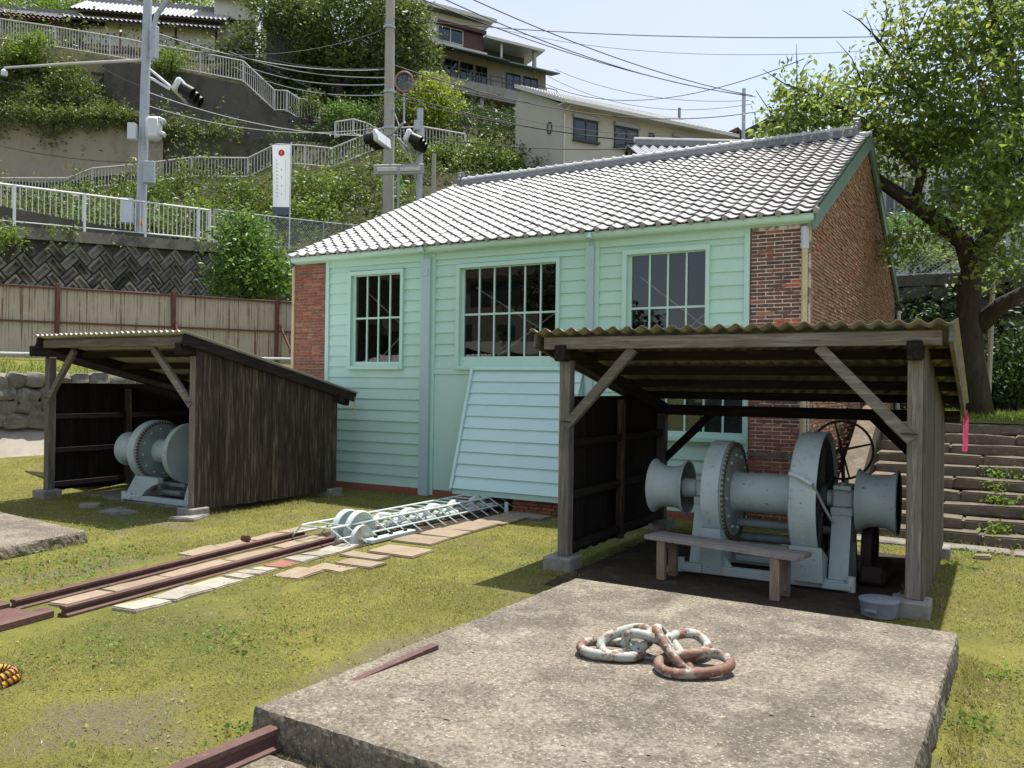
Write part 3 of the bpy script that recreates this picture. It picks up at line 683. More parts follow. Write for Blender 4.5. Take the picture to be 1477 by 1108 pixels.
def trim(x0, x1, z0, z1, y0=YF - .035, y1=YF + .02, mat='mint_trim', name='trim'):
    return hp(MB().cbox(((x0 + x1) / 2, (y0 + y1) / 2, (z0 + z1) / 2), (x1 - x0, y1 - y0, z1 - z0), .004), name, mat)
trim(-11.07, -10.99, .1, 4.26); trim(-3.15, -3.07, .1, 4.26)
for xa, xb in ((-8.85, -8.54), (-5.65, -5.42)):
    trim(xa, xa + .065, .02, 4.25); trim(xb - .065, xb, .02, 4.25)
    hp(MB().bb(xa + .062, xb - .062, YF - .10, YF - .0, .01, 4.16), 'column', 'mint_column')
    hp(MB().bb(xa + .09, xb - .10, YF - .112, YF - .098, 3.86, 3.98), 'fixing_plate', 'mint_column')
    c = MB(); c.lathe((xa + .15, YF - .22, 4.30), (0, .2, 1), [(-.05, .05), (-.02, .045), (.05, .02), (.06, 0)], 10); hp(c, 'lamp', 'mint_skylit', 40)

# windows: frame, sash bars, glass
def window(x0, x1, z0, z1, cols, rails, mesh=False):
    w = hp(MB().bb(x0, x0 + .075, YF - .05, YF + .05, z0, z1).bb(x1 - .06, x1, YF - .05, YF + .05, z0, z1).bb(x0 + .075, x1 - .06, YF - .05, YF + .05, z1 - .07, z1)
           .bb(x0 + .075, x1 - .06, YF - .07, YF + .05, z0, z0 + .06), 'window', 'mint_trim')
    gx0, gx1, g0, g1 = x0 + .13, x1 - .085, z0 + .14, z1 - .085
    m_ = MB().bb(x0 + .075, gx0, YF + .03, YF + .09, z0 + .06, z1 - .07).bb(gx1, x1 - .06, YF + .03, YF + .09, z0 + .06, z1 - .07)
    m_.bb(gx0, gx1, YF + .03, YF + .09, g1, z1 - .07).bb(gx0, gx1, YF + .03, YF + .09, z0 + .06, g0); m_.build('sash', 'mint_trim', w)
    for i in range(1, cols):
        x = gx0 + (gx1 - gx0) * i / cols; MB().bb(x - .014, x + .014, YF + .04, YF + .08, g0, g1).build('glazing_bar', 'mint_trim', w)
    for zr in rails: MB().bb(gx0, gx1, YF + .037, YF + .083, zr - .016, zr + .016).build('glazing_bar', 'mint_trim', w)
    zs = [g0] + list(rails) + [g1]
    for i in range(cols):
        for za, zb in zip(zs[:-1], zs[1:]):
            xa = gx0 + (gx1 - gx0) * i / cols; xb = gx0 + (gx1 - gx0) * (i + 1) / cols
            k = random.uniform(-.0025, .0025)
            MB().add([(xa, YF + .062 + k, za), (xb, YF + .062 - k, za), (xb, YF + .062 - k, zb), (xa, YF + .062 + k, zb)], [(0, 1, 2, 3)]).build('pane', 'pane', w, fix=False)
    if mesh:
        m_ = MB(); s = .085; n_ = int((gx1 - gx0 + g1 - g0) / s)
        for k in range(n_):
            for sg in (1, -1):
                t = k * s
                xa = gx0 + t if sg > 0 else gx1 - t; za = g0; dz = g1 - g0; xb = xa - sg * dz
                f0 = 0.0; f1 = 1.0
                lo, hi = gx0, gx1
                for c in (lo, hi):
                    pass
                def cl(xq): return (xa - xq) * sg / dz
                fa = max(0.0, min(cl(hi), cl(lo))); fb = min(1.0, max(cl(hi), cl(lo)))
                if fb > fa: m_.bar((xa + (xb - xa) * fa, YF + .10, za + dz * fa), (xa + (xb - xa) * fb, YF + .10, za + dz * fb), .007, .007)
        m_.build('lattice', 'netting', w); MB().bb(gx0, gx1, YF + .13, YF + .15, g0, g1).build('pane_backing', 'pane_light', w)  # added pale board behind the lattice gives the low panes their brightness
    return w
window(*WIN[0], 4, [3.165]); window(*WIN[1], 6, [3.165]); window(*WIN[2], 4, [3.165]); window(*LOW, 6, [], mesh=True)
for (x0, x1, z0, z1) in WIN:                    # tie rods seen behind the glass
    xa, xb = x0 + .1, x1 + .5
    hp(MB().tube([(xa, YF + .45, z1 - .35), (xb + .3, YF + .45, z0 - .1)], .014, 6), 'tie_rod', 'brace_white')
    hp(MB().tube([(xa - .1, YF + .5, z0 - .1), (xb + .3, YF + .5, z1 - .1)], .014, 6), 'tie_rod', 'brace_white')

# leaning board panel over the hauling pit and its low brick footing
PL = [Vector((-7.68, YF - .05, 2.2)), Vector((-5.66, YF - .05, 2.2)), Vector((-7.50, 11.22, .30)), Vector((-5.62, 11.22, .30))]
nb = 10
for i in range(nb):
    t0, t1 = i / nb, (i + 1) / nb
    a, b = PL[0].lerp(PL[2], t0), PL[1].lerp(PL[3], t0); c, d = PL[0].lerp(PL[2], t1), PL[1].lerp(PL[3], t1)
    nrm = (b - a).cross(c - a).normalized(); nrm = nrm if nrm.y < 0 else -nrm
    c2, d2 = c + nrm * .026, d + nrm * .026
    e = .0015 * random.uniform(-1, 1)
    m_ = MB().add([a, b, d2, c2, a - nrm * .02, b - nrm * .02, d - nrm * .02, c - nrm * .02], [(0, 1, 2, 3), (3, 2, 6, 7), (0, 3, 7, 4), (1, 5, 6, 2), (4, 7, 6, 5), (0, 4, 5, 1)])
    hp(m_, 'panel_board', 'mint_skylit')
nrm = (PL[1] - PL[0]).cross(PL[2] - PL[0]).normalized(); nrm = nrm if nrm.y < 0 else -nrm
hp(MB().bar(PL[0] + nrm * .02 + Vector((-.03, 0, .03)), PL[2] + nrm * .02 + Vector((-.03, 0, -.02)), .05, .075, .004, up=nrm), 'panel_edge', 'mint_skylit')
hp(MB().bar(PL[0] + nrm * .012 + Vector((-.05, -.01, .03)), PL[1] + nrm * .012 + Vector((0, -.01, .03)), .06, .04, .004, up=nrm), 'panel_head', 'mint_trim')
hp(MB().bb(-7.53, -5.6, 11.235, 11.30, .215, .325), 'panel_sill', 'mint_trim')
for xq in (-7.49, -5.7): hp(MB().prism([(xq, 11.3, .3), (xq, YF, 0.02), (xq, YF, 2.1)], (.05, 0, 0)), 'panel_cheek', 'mint')
FB = MB().cbox((0, 0, 0), (.222, .07, .046), .004).mesh('brick', 'brick')
hp(MB().bb(-6.50, -5.55, 11.40, YF, -.05, .22), 'footing', 'mortar')
for k in range(4):
    x = -6.50 + (.06 if k % 2 else 0)
    while x < -5.6:
        w = min(.222, -5.52 - x)
        if w > .1: place('brick', FB, H, (x + .111, 11.395, .03 + k * .054))
        x += .232
# brick pier on the right: bricks one by one
BM = [MB().cbox((0, 0, 0), (s, .05, .0405), .004) for s in (.222, .104)]
BMS = [[b.mesh('brick', mt) for b in BM] for mt in ('dark_brick', 'orange_brick', 'brick')]
zc = .03; row = 0; cnt = 0
while zc < 4.2:
    x = -3.075 + (0 if row % 2 else -.0)
    seq = ([0, 0, 0, 1] if row % 2 == 0 else [1, 0, 0, 0])
    for s in seq:
        L_ = .222 if s == 0 else .104
        if x + L_ > X1 - .02: break
        kind = 0
        if zc < 1.6 or (random.random() < .04): kind = 2
        if (2.86 < zc < 2.95 and x > -2.9) or (3.36 < zc < 3.5 and x > -2.65) or (2.62 < zc < 2.86 and -2.97 < x < -2.7): kind = 1
        place('brick', BMS[kind][s], H, (x + L_ / 2, YF + .006 + random.uniform(-.004, .004), zc), (random.uniform(-.01, .01), random.uniform(-.006, .006), random.uniform(-.02, .02))); cnt += 1
        x += L_ + .013
    zc += .0545; row += 1
hp(MB().bb(-3.08, X1 + .0, YF - .035, YF + .03, 1.0, 1.06), 'string_course', 'old_concrete')
# brick pier on the left and the whole gable: too many to count, real bricks in one part
def brick_field(name, mat, ua, ub, za, zb, to3, inside, depth=.03, jit=.008, course=.0545, L_=.222, seed=2):
    g = random.Random(seed); mb = MB(); z = za; row = 0
    while z < zb:
        u = ua - (L_ / 2 if row % 2 else 0)
        while u < ub:
            l = L_ if g.random() < .8 else L_ * .5
            if inside(u + l / 2, z + .02):
                p = g.uniform(-jit, jit); hq = .0215; c = []
                for (du, dz) in ((0, -hq), (l, -hq), (l, hq), (0, hq)): c.append((max(ua, u + du) + g.uniform(-.003, .003), z + dz + g.uniform(-.003, .003)))
                c = [(min(ub, q[0]), q[1]) for q in c]
                out = [to3(q[0] + (.004 if k in (0, 3) else -.004), q[1] + (.004 if k < 2 else -.004), depth + p + g.uniform(-jit * .5, jit * .5)) for k, q in enumerate(c)]
                inn = [to3(q[0], q[1], -.02) for q in c]
                mb.add(inn + out, [(4, 5, 6, 7), (0, 1, 5, 4), (1, 2, 6, 5), (2, 3, 7, 6), (3, 0, 4, 7)])
            u += l + .011
        z += course; row += 1
    o = hp(mb, name, mat); tag(o, kind='stuff'); return o
brick_field('pier_bricks', 'brick', X0 + .03, -11.07, .03, 4.24, lambda u, z, d: (u, YF + .03 - d, z), lambda u, z: True, depth=.03, jit=.004)
roofz = lambda y: (ZE - .1 + (ZR - ZE) * (y - YF) / (YR - YF)) if y < YR else (ZE - .1 + (ZR - ZE) * (YB + .3 - y) / (YB + .3 - YR))
brick_field('gable_bricks', 'gable_brick', YF + .02, YB, .03, 6.9, lambda u, z, d: (X1 - .03 + d, u, z), lambda u, z: z < roofz(u) - .02, depth=.020, jit=.010, seed=5)
# corner downpipes
mb = MB().tube([(X1 - .10, YF - .06, 4.2), (X1 - .10, YF - .06, 3.9)], .055, 10); hp(mb, 'downpipe_head', 'pipe_grey', 40)
mb = MB().tube([(X1 - .10, YF - .06, 3.92), (X1 - .10, YF - .06, .05)], .043, 10); hp(mb, 'downpipe', 'pipe_cream', 40)
mb = MB().bb(X0 - .01, X0 + .05, YF - .03, YF + .04, .05, 4.2); hp(mb, 'downpipe', 'pipe_cream')
mb = MB().tube([(X1 + .08, YB + .05, 3.95), (X1 + .08, YB + .05, 1.2)], .05, 10); hp(mb, 'downpipe', 'pipe_grey', 40)
# gutter
prof = []
GY, GZ = 12.02, 4.345
mb = MB(); n_ = 9
for xq in (X0 + .10, X1 + .03):
    for k in range(n_):
        t = math.pi * k / (n_ - 1); mb.v.append((xq, GY - .075 * math.cos(t), GZ - .085 * math.sin(t)))
mb.f = [(k, k + 1, n_ + k + 1, n_ + k) for k in range(n_ - 1)]
mb.add([(X0 + .10, GY - .08, GZ), (X1 + .03, GY - .08, GZ), (X1 + .03, GY - .08, GZ + .014), (X0 + .10, GY - .08, GZ + .014)], [(0, 1, 2, 3)])
for xq in (X0 + .10, X1 + .03): mb.add([(xq, GY - .075 * math.cos(math.pi * k / 8), GZ - .085 * math.sin(math.pi * k / 8)) for k in range(9)], [tuple(range(9))])
hp(mb, 'gutter', 'mint_trim', 40)
hp(MB().bb(X0 + .06, X1 - .01, 12.07, YF + .02, 4.25, 4.38), 'soffit', 'mint_trim')

# roof: deck, tiles, ridge, bargeboards
ROOF = hp(MB().prism([(X0 + .06, 12.0, 4.37), (X0 + .06, YR, ZR), (X0 + .06, YB + .36, 4.38), (X0 + .06, YB + .36, 4.28), (X0 + .06, YR, ZR - .12), (X0 + .06, 12.0, 4.28)], (X1 - X0 - .02, 0, 0)), 'roof', 'dark_tile')
E0 = Vector((0, 11.93, 4.372)); E1 = Vector((0, YR - .04, ZR + .03)); SL = (E1 - E0); SLN = SL.length; sd = SL.normalized(); nd = Vector((0, -sd.z, sd.y))
NC, NR = 39, 24; TW = (X1 - X0 - .02) / NC; TP = SLN / NR
def tile_shape(t):   # cross-section of a pantile: a trough, then a tight roll
    return .024 * (math.cos(2 * math.pi * t) + .22 * math.cos(4 * math.pi * t))
def tile_mb(nose=False):
    mb = MB(); k_ = 9; n_ = k_ + 1; top = []; 
    for (s, lift) in ((-.02, .037), (TP * 1.04, .006)):
        for i in range(n_): t = i / k_; mb.v.append(((t - .5) * TW * 1.02, s, tile_shape(t) + lift))
    for i in range(n_): t = i / k_; mb.v.append(((t - .5) * TW * 1.02, -.018, tile_shape(t) + .021))
    for i in range(n_): t = i / k_; mb.v.append(((t - .5) * TW * 1.02, .045, tile_shape(t) + .015))
    mb.f = [(i, i + 1, n_ + i + 1, n_ + i) for i in range(k_)] + [(2 * n_ + i, 2 * n_ + i + 1, i + 1, i) for i in range(k_)] + [(3 * n_ + i, 3 * n_ + i + 1, 2 * n_ + i + 1, 2 * n_ + i) for i in range(k_)]
    if nose:
        for sx in (-.5, .5):
            mb.lathe((sx * TW, -.03, .012), (0, 1, 0), [(0, 0), (0, .030), (.008, .042), (.05, .042)], 10)
    return mb
rotT = Matrix((Vector((1, 0, 0)), sd, nd)).transposed(); quat = rotT.to_quaternion()
TM = tile_mb().mesh('roof_tile', 'roof_tile', smooth=35); TN = tile_mb(True).mesh('eaves_tile', 'roof_tile', smooth=35)
cells = []
for c in range(NC):
    for r_ in range(NR):
        p = E0 + sd * (TP * (r_ + 0.0)) + Vector((X0 + .09 + TW * (c + .5), 0, 0)); cells.append(((p - EYE).length + (-3 if r_ == 0 else 0), r_, p))
cells.sort(key=lambda q: q[0])
for i, (dd, r_, p) in enumerate(cells[:300]):
    o = place('roof_tile', TN if r_ == 0 else TM, ROOF, p + nd * random.uniform(0, .006) + sd * random.uniform(-.008, .008)); o.rotation_mode = 'QUATERNION'; o.rotation_quaternion = (rotT @ Matrix.Rotation(random.gauss(0, .010), 3, 'Z') @ Matrix.Rotation(random.gauss(0, .008), 3, 'X')).to_quaternion()
rest = MB(); tb = tile_mb()
for dd, r_, p in cells[300:]:
    e = random.uniform(0, .006); jr = rotT @ Matrix.Rotation(random.gauss(0, .010), 3, 'Z') @ Matrix.Rotation(random.gauss(0, .008), 3, 'X')
    rest.add([p + nd * e + sd * (e - .003) * 2 + jr @ Vector(v) for v in tb.v], tb.f)
tag(rest.build('roof_tiles', 'roof_tile', ROOF, 35, fix=False), kind='stuff')
# back slope
back = MB(); rotB = Matrix((Vector((-1, 0, 0)), Vector((0, -sd.y, sd.z)), Vector((0, sd.z, sd.y)))).transposed()
for c in range(NC):
    for r_ in range(NR):
        p = Vector((X0 + .09 + TW * (c + .5), 2 * YR - E0.y - sd.y * TP * r_, E0.z + sd.z * TP * r_))
        back.add([p + rotB @ Vector(v) for v in tb.v], tb.f)
tag(back.build('back_roof_tiles', 'roof_tile', ROOF, 35, fix=False), kind='stuff')
# ridge
RZ = ZR + .03
xr0, xr1 = X0 + .34, X1 - .22
for k, (hw, z0, z1) in enumerate(((.17, -.02, .045), (.15, .047, .08), (.13, .082, .115), (.11, .117, .15))):
    MB().cbox(((xr0 + xr1) / 2, YR, RZ + (z0 + z1) / 2), (xr1 - xr0 - .01 * k, hw * 2, z1 - z0), .006).build('ridge_course', 'ridge_tile', ROOF)
nc = 38; cw = (xr1 - xr0) / nc
cm = MB()
cm.lathe((0, 0, 0), (1, 0, 0), [(0, .0), (0, .098), (cw - .035, .09), (cw - .035, .118), (cw + .01, .118), (cw + .01, 0)], 12, math.pi * .98, math.pi * 2.02)
CM = cm.mesh('ridge_cap', 'cap_tile', smooth=40)
for i in range(nc):
    o = place('ridge_cap', CM, ROOF, (xr0 + i * cw, YR, RZ + .135))
for x, sg in ((xr1 + .02, 1), (xr0 - .02, -1)):
    m_ = MB().cbox((x, YR, RZ + .06), (.07, .34, .26), .015).cbox((x + sg * .01, YR, RZ + .22), (.10, .24, .12), .02).lathe((x - .06, YR, RZ + .30), (1, 0, 0), [(0, 0), (0, .075), (.12, .075), (.12, 0)], 12)
    m_.build('ridge_end', 'ridge_tile', ROOF, 40)
    MB().tube([(x - .02 * sg, YR, RZ + .03), (x + .27 * sg, YR, RZ + .02)], .06, 10).build('ridge_tail', 'cap_tile', ROOF, 40)
for side in (0, 1):
    def bp(y, z, dz): return (X1 + .035, y, z + dz)
    a = (11.98, 4.33) if side == 0 else (YB + .36, 4.33)
    m_ = MB().prism([(X1 + .01, a[0], a[1] + .055), (X1 + .01, YR, ZR + .035), (X1 + .01, YR, ZR - .24), (X1 + .01, a[0], a[1] - .19)], (.05, 0, 0)); m_.build('bargeboard', 'green_paint', ROOF)
    m_ = MB().prism([(X0 + .05, a[0], a[1] + .02), (X0 + .05, YR, ZR - .01), (X0 + .05, YR, ZR - .22), (X0 + .05, a[0], a[1] - .16)], (.04, 0, 0)); m_.build('bargeboard', 'green_paint', ROOF)
# small meter post against the gable
mp = thing('meter_post', (-1.98, 15.6, 1.4), 'short dark post with a small grey box against the brick gable', 'post')
MB().cbox((-1.98, 15.6, 2.25), (.09, .09, 1.7), .01).build('post', 'dark_wood_z', mp); MB().cbox((-1.98, 15.78, 2.75), (.08, .22, .3), .01).build('box', 'pipe_grey', mp)
# ---------------------------------------------------------------- open timber sheds over the winches
def corrugated(x0, x1, pitch, amp, p0, p1, name_mat, parent, sheets, overlap=.06, hang=0):
    """corrugated roofing sheets from the front edge p0=(y,z) back to p1, side by side along x"""
    w = (x1 - x0) / sheets; d = Vector((0, p1[0] - p0[0], p1[1] - p0[1])); nrm = Vector((0, -d.z, d.y)).normalized()
    for lv in range(2):
        for i in range(sheets):
            a = x0 + w * i - (overlap if i else 0); b = x0 + w * (i + 1); n_ = max(8, int((b - a) / pitch * 8))
            f0, f1 = (0, .52) if lv == 0 else (.5, 1.0)
            lift = .004 * (i % 2) + (.0 if lv == 0 else -.006); mb = MB(); e = random.uniform(-.008, .008)
            for (f, h) in ((f0, .003), (f1, .003), (f0, -.003), (f1, -.003)):
                for k in range(n_ + 1):
                    x = a + (b - a) * k / n_
                    q = Vector((x, p0[0], p0[1])) + d * f + (Vector((0, e, 0)) if f in (0, 1) else Vector((0, 0, 0)))
                    mb.v.append(tuple(q + nrm * (amp * math.sin(2 * math.pi * x / pitch) + h + lift)))
            m_ = n_ + 1
            for k in range(n_):
                mb.f += [(k, k + 1, m_ + k + 1, m_ + k), (2 * m_ + k, 3 * m_ + k, 3 * m_ + k + 1, 2 * m_ + k + 1), (k, 2 * m_ + k, 2 * m_ + k + 1, k + 1), (m_ + k, m_ + k + 1, 3 * m_ + k + 1, 3 * m_ + k)]
            mb.f += [(0, m_, 3 * m_, 2 * m_), (n_, 2 * m_ + n_, 3 * m_ + n_, m_ + n_)]
            mb.build('roof_sheet', name_mat, parent, 50)

def shed(tag_, label, xl, xr, yf, yb, zf, zb, pitch, wave, sheet_mat, post_mat, left_mat, right_mat, rail_mat, rx0, rx1, yo0, yo1, z0, z1, nsheet, right_gap=.15):
    """xl, xr: centres of the front posts; yf, yb: front and back post lines; zf, zb: roof height over them"""
    T = thing('timber_shed', ((xl + xr) / 2, yf, 0), label, 'shed')
    P_ = .125
    slope = (z1 - z0) / (yo1 - yo0); rz = lambda y: z0 + slope * (y - yo0)     # underside of sheeting
    for x, y in ((xl, yf), (xr, yf), (xl, yb), (xr, yb)):
        ft = rz(y) - .22
        MB().cbox((x, y, ft / 2 + .07), (P_, P_, ft - .14), .008).build('post', post_mat, T)
        g = random.uniform(-.02, .02)
        MB().cbox((x + g, y - .02, .055), (.32, .32, .17), .012).build('footing', 'pier_concrete', T)
    # beams along x on the front and back posts, rafters along y, purlins
    MB().cbox(((rx0 + rx1) / 2, yo0 + .14, rz(yo0 + .14) - .075), (rx1 - rx0 - .24, .09, .125), .006).build('front_beam', 'grey_wood_x', T)
    MB().cbox(((xl + xr) / 2, yb, rz(yb) - .17), (xr - xl + .5, .10, .14), .006).build('back_beam', 'dark_wood_x', T)
    for x in (xl, xr):
        MB().bar((x, yo0 + .12, rz(yo0 + .12) - .15), (x, yo1 - .1, rz(yo1 - .1) - .15), .11, .15, .006).build('rafter', 'dark_wood_y', T)
        MB().cbox((x, yo0 + .17, rz(yo0 + .2) - .17), (.125, .24, .17), .012).build('rafter_end', 'dark_wood_y', T)
    for k in range(1, 5):
        y = yo0 + (yo1 - yo0) * (k + .1) / 5; MB().cbox(((rx0 + rx1) / 2, y, rz(y) - .06), (rx1 - rx0 - .1, .08, .10), .005).build('purlin', 'dark_wood_x', T)
    for x, w in ((rx0 + .05, .04), (rx1 - .05, .04)):
        MB().bar((x, yo0 + .03, rz(yo0 + .03) - .07), (x, yo1 - .05, rz(yo1 - .05) - .07), w, .15, .005).build('bargeboard', rail_mat, T)
    # knee braces, front and back
    for y, mt in ((yf - .02, 'grey_wood_x'), (yb, 'dark_wood_x')):
        for x, s in ((xl, 1), (xr, -1)):
            zt = rz(y) - .2
            dxy = .80 if y < yb - .5 else .72
            MB().bar((x + s * .02, y - (.03 if y < yb - .5 else 0), zt - dxy * .93), (x + s * dxy, y - (.08 if y < yb - .5 else 0), zt + (.08 if y < yb - .5 else .02)), .07, .10, .006).build('brace', mt, T)
            if y < yb - .5: MB().box((x + s * .035, y - .075, zt - dxy * .86), (.13, .008, .012)).build('clamp', 'black_iron', T)
    # walls of upright planks with rails inside
    for side, x, mt in ((-1, xl, left_mat), (1, xr, right_mat)):
        xo = x + side * (P_ / 2 + .012)
        y = yf - .02 + (.06 if side < 0 else -.04)
        while y < yb + .04:
            w = min(random.uniform(.10, .165), yb + .06 - y)
            if w < .03: break
            top = rz(y) - (.10 if side > 0 else .10) - random.uniform(0, .01)
            if side < 0: top = min(top, rz(yb) + .02)
            zb_ = .10 + random.uniform(-.015, .01)
            MB().cbox((xo, y + w / 2, (zb_ + top) / 2), (.020, w - .004, top - zb_), .003, Matrix.Rotation(random.uniform(-.01, .01), 3, 'Z')).build('plank', mt, T)
            y += w
        xi = x - side * .01
        for z in (.22, .78, 1.34):
            MB().cbox((xi, (yf + yb) / 2, z), (.05, yb - yf - .14, .085), .005).build('wall_rail', 'dark_wood_y', T)
        MB().cbox((x - side * .01, (yf + yb) / 2, .95), (.08, .09, 1.7), .005).build('stud', 'dark_wood_z', T)
    corrugated(rx0, rx1, pitch, wave, (yo0, z0 + .03), (yo1, z1 + .03), sheet_mat, T, nsheet)
    return T

RS = shed('right', 'open timber shed sheltering the winch with the bench in front of it', -4.0, -.61, 8.15, 11.15, 0, 0, .155, .021, 'slate_sheet', 'grey_wood_z', 'black_wood_z', 'side_wood_z', 'grey_wood_y',
          -4.33, -.28, 7.90, 11.32, 2.515, 1.79, 5)
LS = shed('left', 'open timber shed of dark weathered planks beside the left brick pier', -13.55, -10.02, 8.28, 11.15, 0, 0, .125, .018, 'pale_sheet', 'grey_wood_z', 'black_wood_z', 'dark_wood_z', 'dark_wood_y',
          -13.42, -9.83, 7.90, 11.66, 2.63, 1.76, 5)
# icicle-like strip of pale sheet hanging at the back corner of the left shed
tag(MB().tube([(-9.87, 11.58, 1.72), (-9.865, 11.58, 1.50), (-9.867, 11.58, 1.32)], [.016, .012, .003], 6).build('hanging_strip', 'pipe_cream', org=(-9.867, 11.58, 1.32)), 'thin pale strip dangling from the back roof corner of the left shed', 'strip')
# pink marking tape tied to the roof corner of the right shed
mb = MB()
P_ = [(-.31, 11.27, 1.66), (-.305, 11.27, 1.55), (-.313, 11.26, 1.42), (-.307, 11.265, 1.34), (-.317, 11.26, 1.25)]
for (a, b) in zip(P_[:-1], P_[1:]):
    a = Vector(a); b = Vector(b); s = Vector((.03, .012, 0)); mb.add([a - s, a + s, b + s * .9, b - s * .9], [(0, 1, 2, 3)])
mb.tube([(-.31, 11.27, 1.74), (-.31, 11.27, 1.64)], .022, 6)
tag(mb.build('marking_tape', 'pink_tape', org=(-.31, 11.27, 1.25), fix=False), 'bright pink tape hanging from the roof corner of the right shed', 'tape')

# ---------------------------------------------------------------- winch (built once, copied for the other shed)
WX, WY = -2.05, 9.0
WZ = .86
def winch(name, label, plain=False):
    T = thing(name, (WX, WY, .03), label, 'winch')
    A = (WX, WY, WZ)
    ax = (1, 0, 0)
    q = lambda x: x - WX
    def lt(nm, prof, mat, n=40, parent=None, sm=35): return MB().lathe(A, ax, [(q(x), r_) for x, r_ in prof], n).build(nm, mat, parent or T, sm)
    # warping heads
    def head(xa, xb, R_, w0, nm, openend):
        n_ = 10; prof = []
        inn = [(xa if openend < 0 else xb, R_ - .035)]
        for k in range(n_ + 1):
            t = k / n_; x = xa + (xb - xa) * t; prof.append((x, w0 + (R_ - w0) * (abs(2 * t - 1) ** 2.7)))
        lip0 = [(xa + .10, .0), (xa + .10, R_ * .72), (xa - .0, R_ - .03), (xa - .012, R_ - .01)]
        lip1 = [(xb + .012, R_ - .01), (xb, R_ - .03), (xb - .10, R_ * .72), (xb - .10, .0)]
        o = lt(nm, lip0 + prof + lip1, 'winch_paint', 44)
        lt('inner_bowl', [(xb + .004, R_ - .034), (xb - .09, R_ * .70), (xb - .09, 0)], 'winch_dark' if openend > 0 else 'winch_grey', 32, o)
        return o
    head(-3.30, -2.93, .30, .225, 'warping_head', -1)
    head(-1.17, -.82, .315, .250, 'warping_head', 1)
    lt('shaft', [(-3.24, 0), (-3.24, .07), (-3.2, .085), (-.85, .085), (-.85, 0)], 'winch_paint', 20)
    lt('hub', [(-2.96, .0), (-2.96, .11), (-2.82, .10), (-2.82, 0)], 'winch_paint', 20)
    # drum and flanges
    lt('drum', [(-2.42, .222), (-2.36, .205), (-1.78, .205), (-1.72, .22)], 'winch_paint', 48)
    fl = lt('flange', [(-2.56, 0), (-2.56, .52), (-2.42, .52), (-2.40, .515), (-2.40, .205)], 'winch_grey', 56)
    lt('brake_band', [(-2.62, .50), (-2.62, .535), (-2.44, .535), (-2.44, .50)], 'winch_paint', 48)
    for k in range(60):                                           # gear teeth round the drum flange
        t = 2 * math.pi * k / 60; c = Vector((-2.405, WY + .495 * math.cos(t), WZ + .495 * math.sin(t)))
        MB().box(c, (.03, .028, .050), Matrix.Rotation(t - math.pi / 2, 3, 'X')).build('tooth', 'gear_rust', T)
    for k in range(12):
        t = 2 * math.pi * k / 12 + .1; c = Vector((-2.395, WY + .39 * math.cos(t), WZ + .39 * math.sin(t)))
        MB().lathe(c, ax, [(0, .02), (.018, .016), (.022, 0)], 8).build('rivet', 'winch_paint', fl)
    if plain:
        big = lt('gear_guard', [(-1.90, .0), (-1.90, .30), (-1.86, .42), (-1.76, .50), (-1.62, .52), (-1.62, 0)], 'winch_paint', 60)
        m_ = MB(); o_ = [(-2.88, .05), (-2.76, .05), (-2.66, .16), (-2.56, .05), (-2.50, .05), (-2.46, .44), (-2.58, .44)]
        m_.prism([(x, WY - .40, z) for x, z in o_], (0, .05, 0)).build('leg_plate', 'winch_paint', T)
        MB().prism([(x, WY - .42, z) for x, z in ((-2.49, .08), (-2.40, .10), (-2.26, .22), (-2.10, .31), (-1.95, .36), (-1.95, .44), (-2.47, .46))], (0, .10, 0)).build('saddle_plate', 'winch_paint', T)
    else: big = lt('gear_guard', [(-1.74, .0), (-1.74, .60), (-1.72, .645), (-1.66, .665), (-1.47, .665), (-1.47, .645), (-1.62, .63)], 'winch_paint', 60)
    for rr, n_ in (((.655, 26), ) if not plain else ()):
        for k in range(n_):
            t = math.pi * (.05 + 1.0 * k / n_) + math.pi * .5
            for xx in (-1.70, -1.60):
                c = Vector((xx, WY + .664 * math.cos(t), WZ + .664 * math.sin(t)))
                MB().lathe(c, (0, math.cos(t), math.sin(t)), [(0, .009), (.005, .007), (.007, 0)], 6).build('rivet', 'winch_paint', big)
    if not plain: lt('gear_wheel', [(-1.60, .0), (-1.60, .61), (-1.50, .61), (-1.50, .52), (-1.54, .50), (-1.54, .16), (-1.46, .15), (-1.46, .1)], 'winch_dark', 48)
    for k in range(0 if plain else 6):
        t = math.pi * k / 3 + .3; c = Vector((-1.525, WY + .33 * math.cos(t), WZ + .33 * math.sin(t)))
        MB().box(c, (.04, .40, .07), Matrix.Rotation(t, 3, 'X')).build('spoke', 'winch_dark', T)
    # brake lever strap on the guard
    if not plain: MB().tube([(-1.72, WY - .60, WZ + .28), (-1.62, WY - .665, WZ + .26), (-1.50, WY - .68, WZ + .20)], .022, 8).build('latch', 'cage_paint', T, 40)
    if not plain: MB().tube([(-1.50, WY - .66, WZ + .2), (-1.40, WY - .58, WZ - .03), (-1.33, WY - .5, WZ - .18)], .014, 8).build('lever', 'winch_grey', T, 40)
    # side frames: A shaped plates with a bearing block on top
    for x0, x1, in ((-2.79, -2.68), (-1.40, -1.22)):
        fy = .36
        m_ = MB()
        for s in (-1, 1):
            m_.prism([(x0, WY + s * .36, .04), (x0, WY + s * .26, .04), (x0, WY + s * .06, WZ - .12), (x0, WY + s * .15, WZ - .12)], (x1 - x0, 0, 0))
        m_.bb(x0, x1, WY - .20, WY + .20, .42, .52); m_.bb(x0 - .012, x1 + .012, WY - .17, WY + .17, WZ - .14, WZ - .07)
        fr = m_.build('side_frame', 'winch_paint', T)
        MB().cbox(((x0 + x1) / 2, WY, WZ + .02), (x1 - x0 + .02, .25, .19), .02).build('bearing', 'winch_paint', fr)
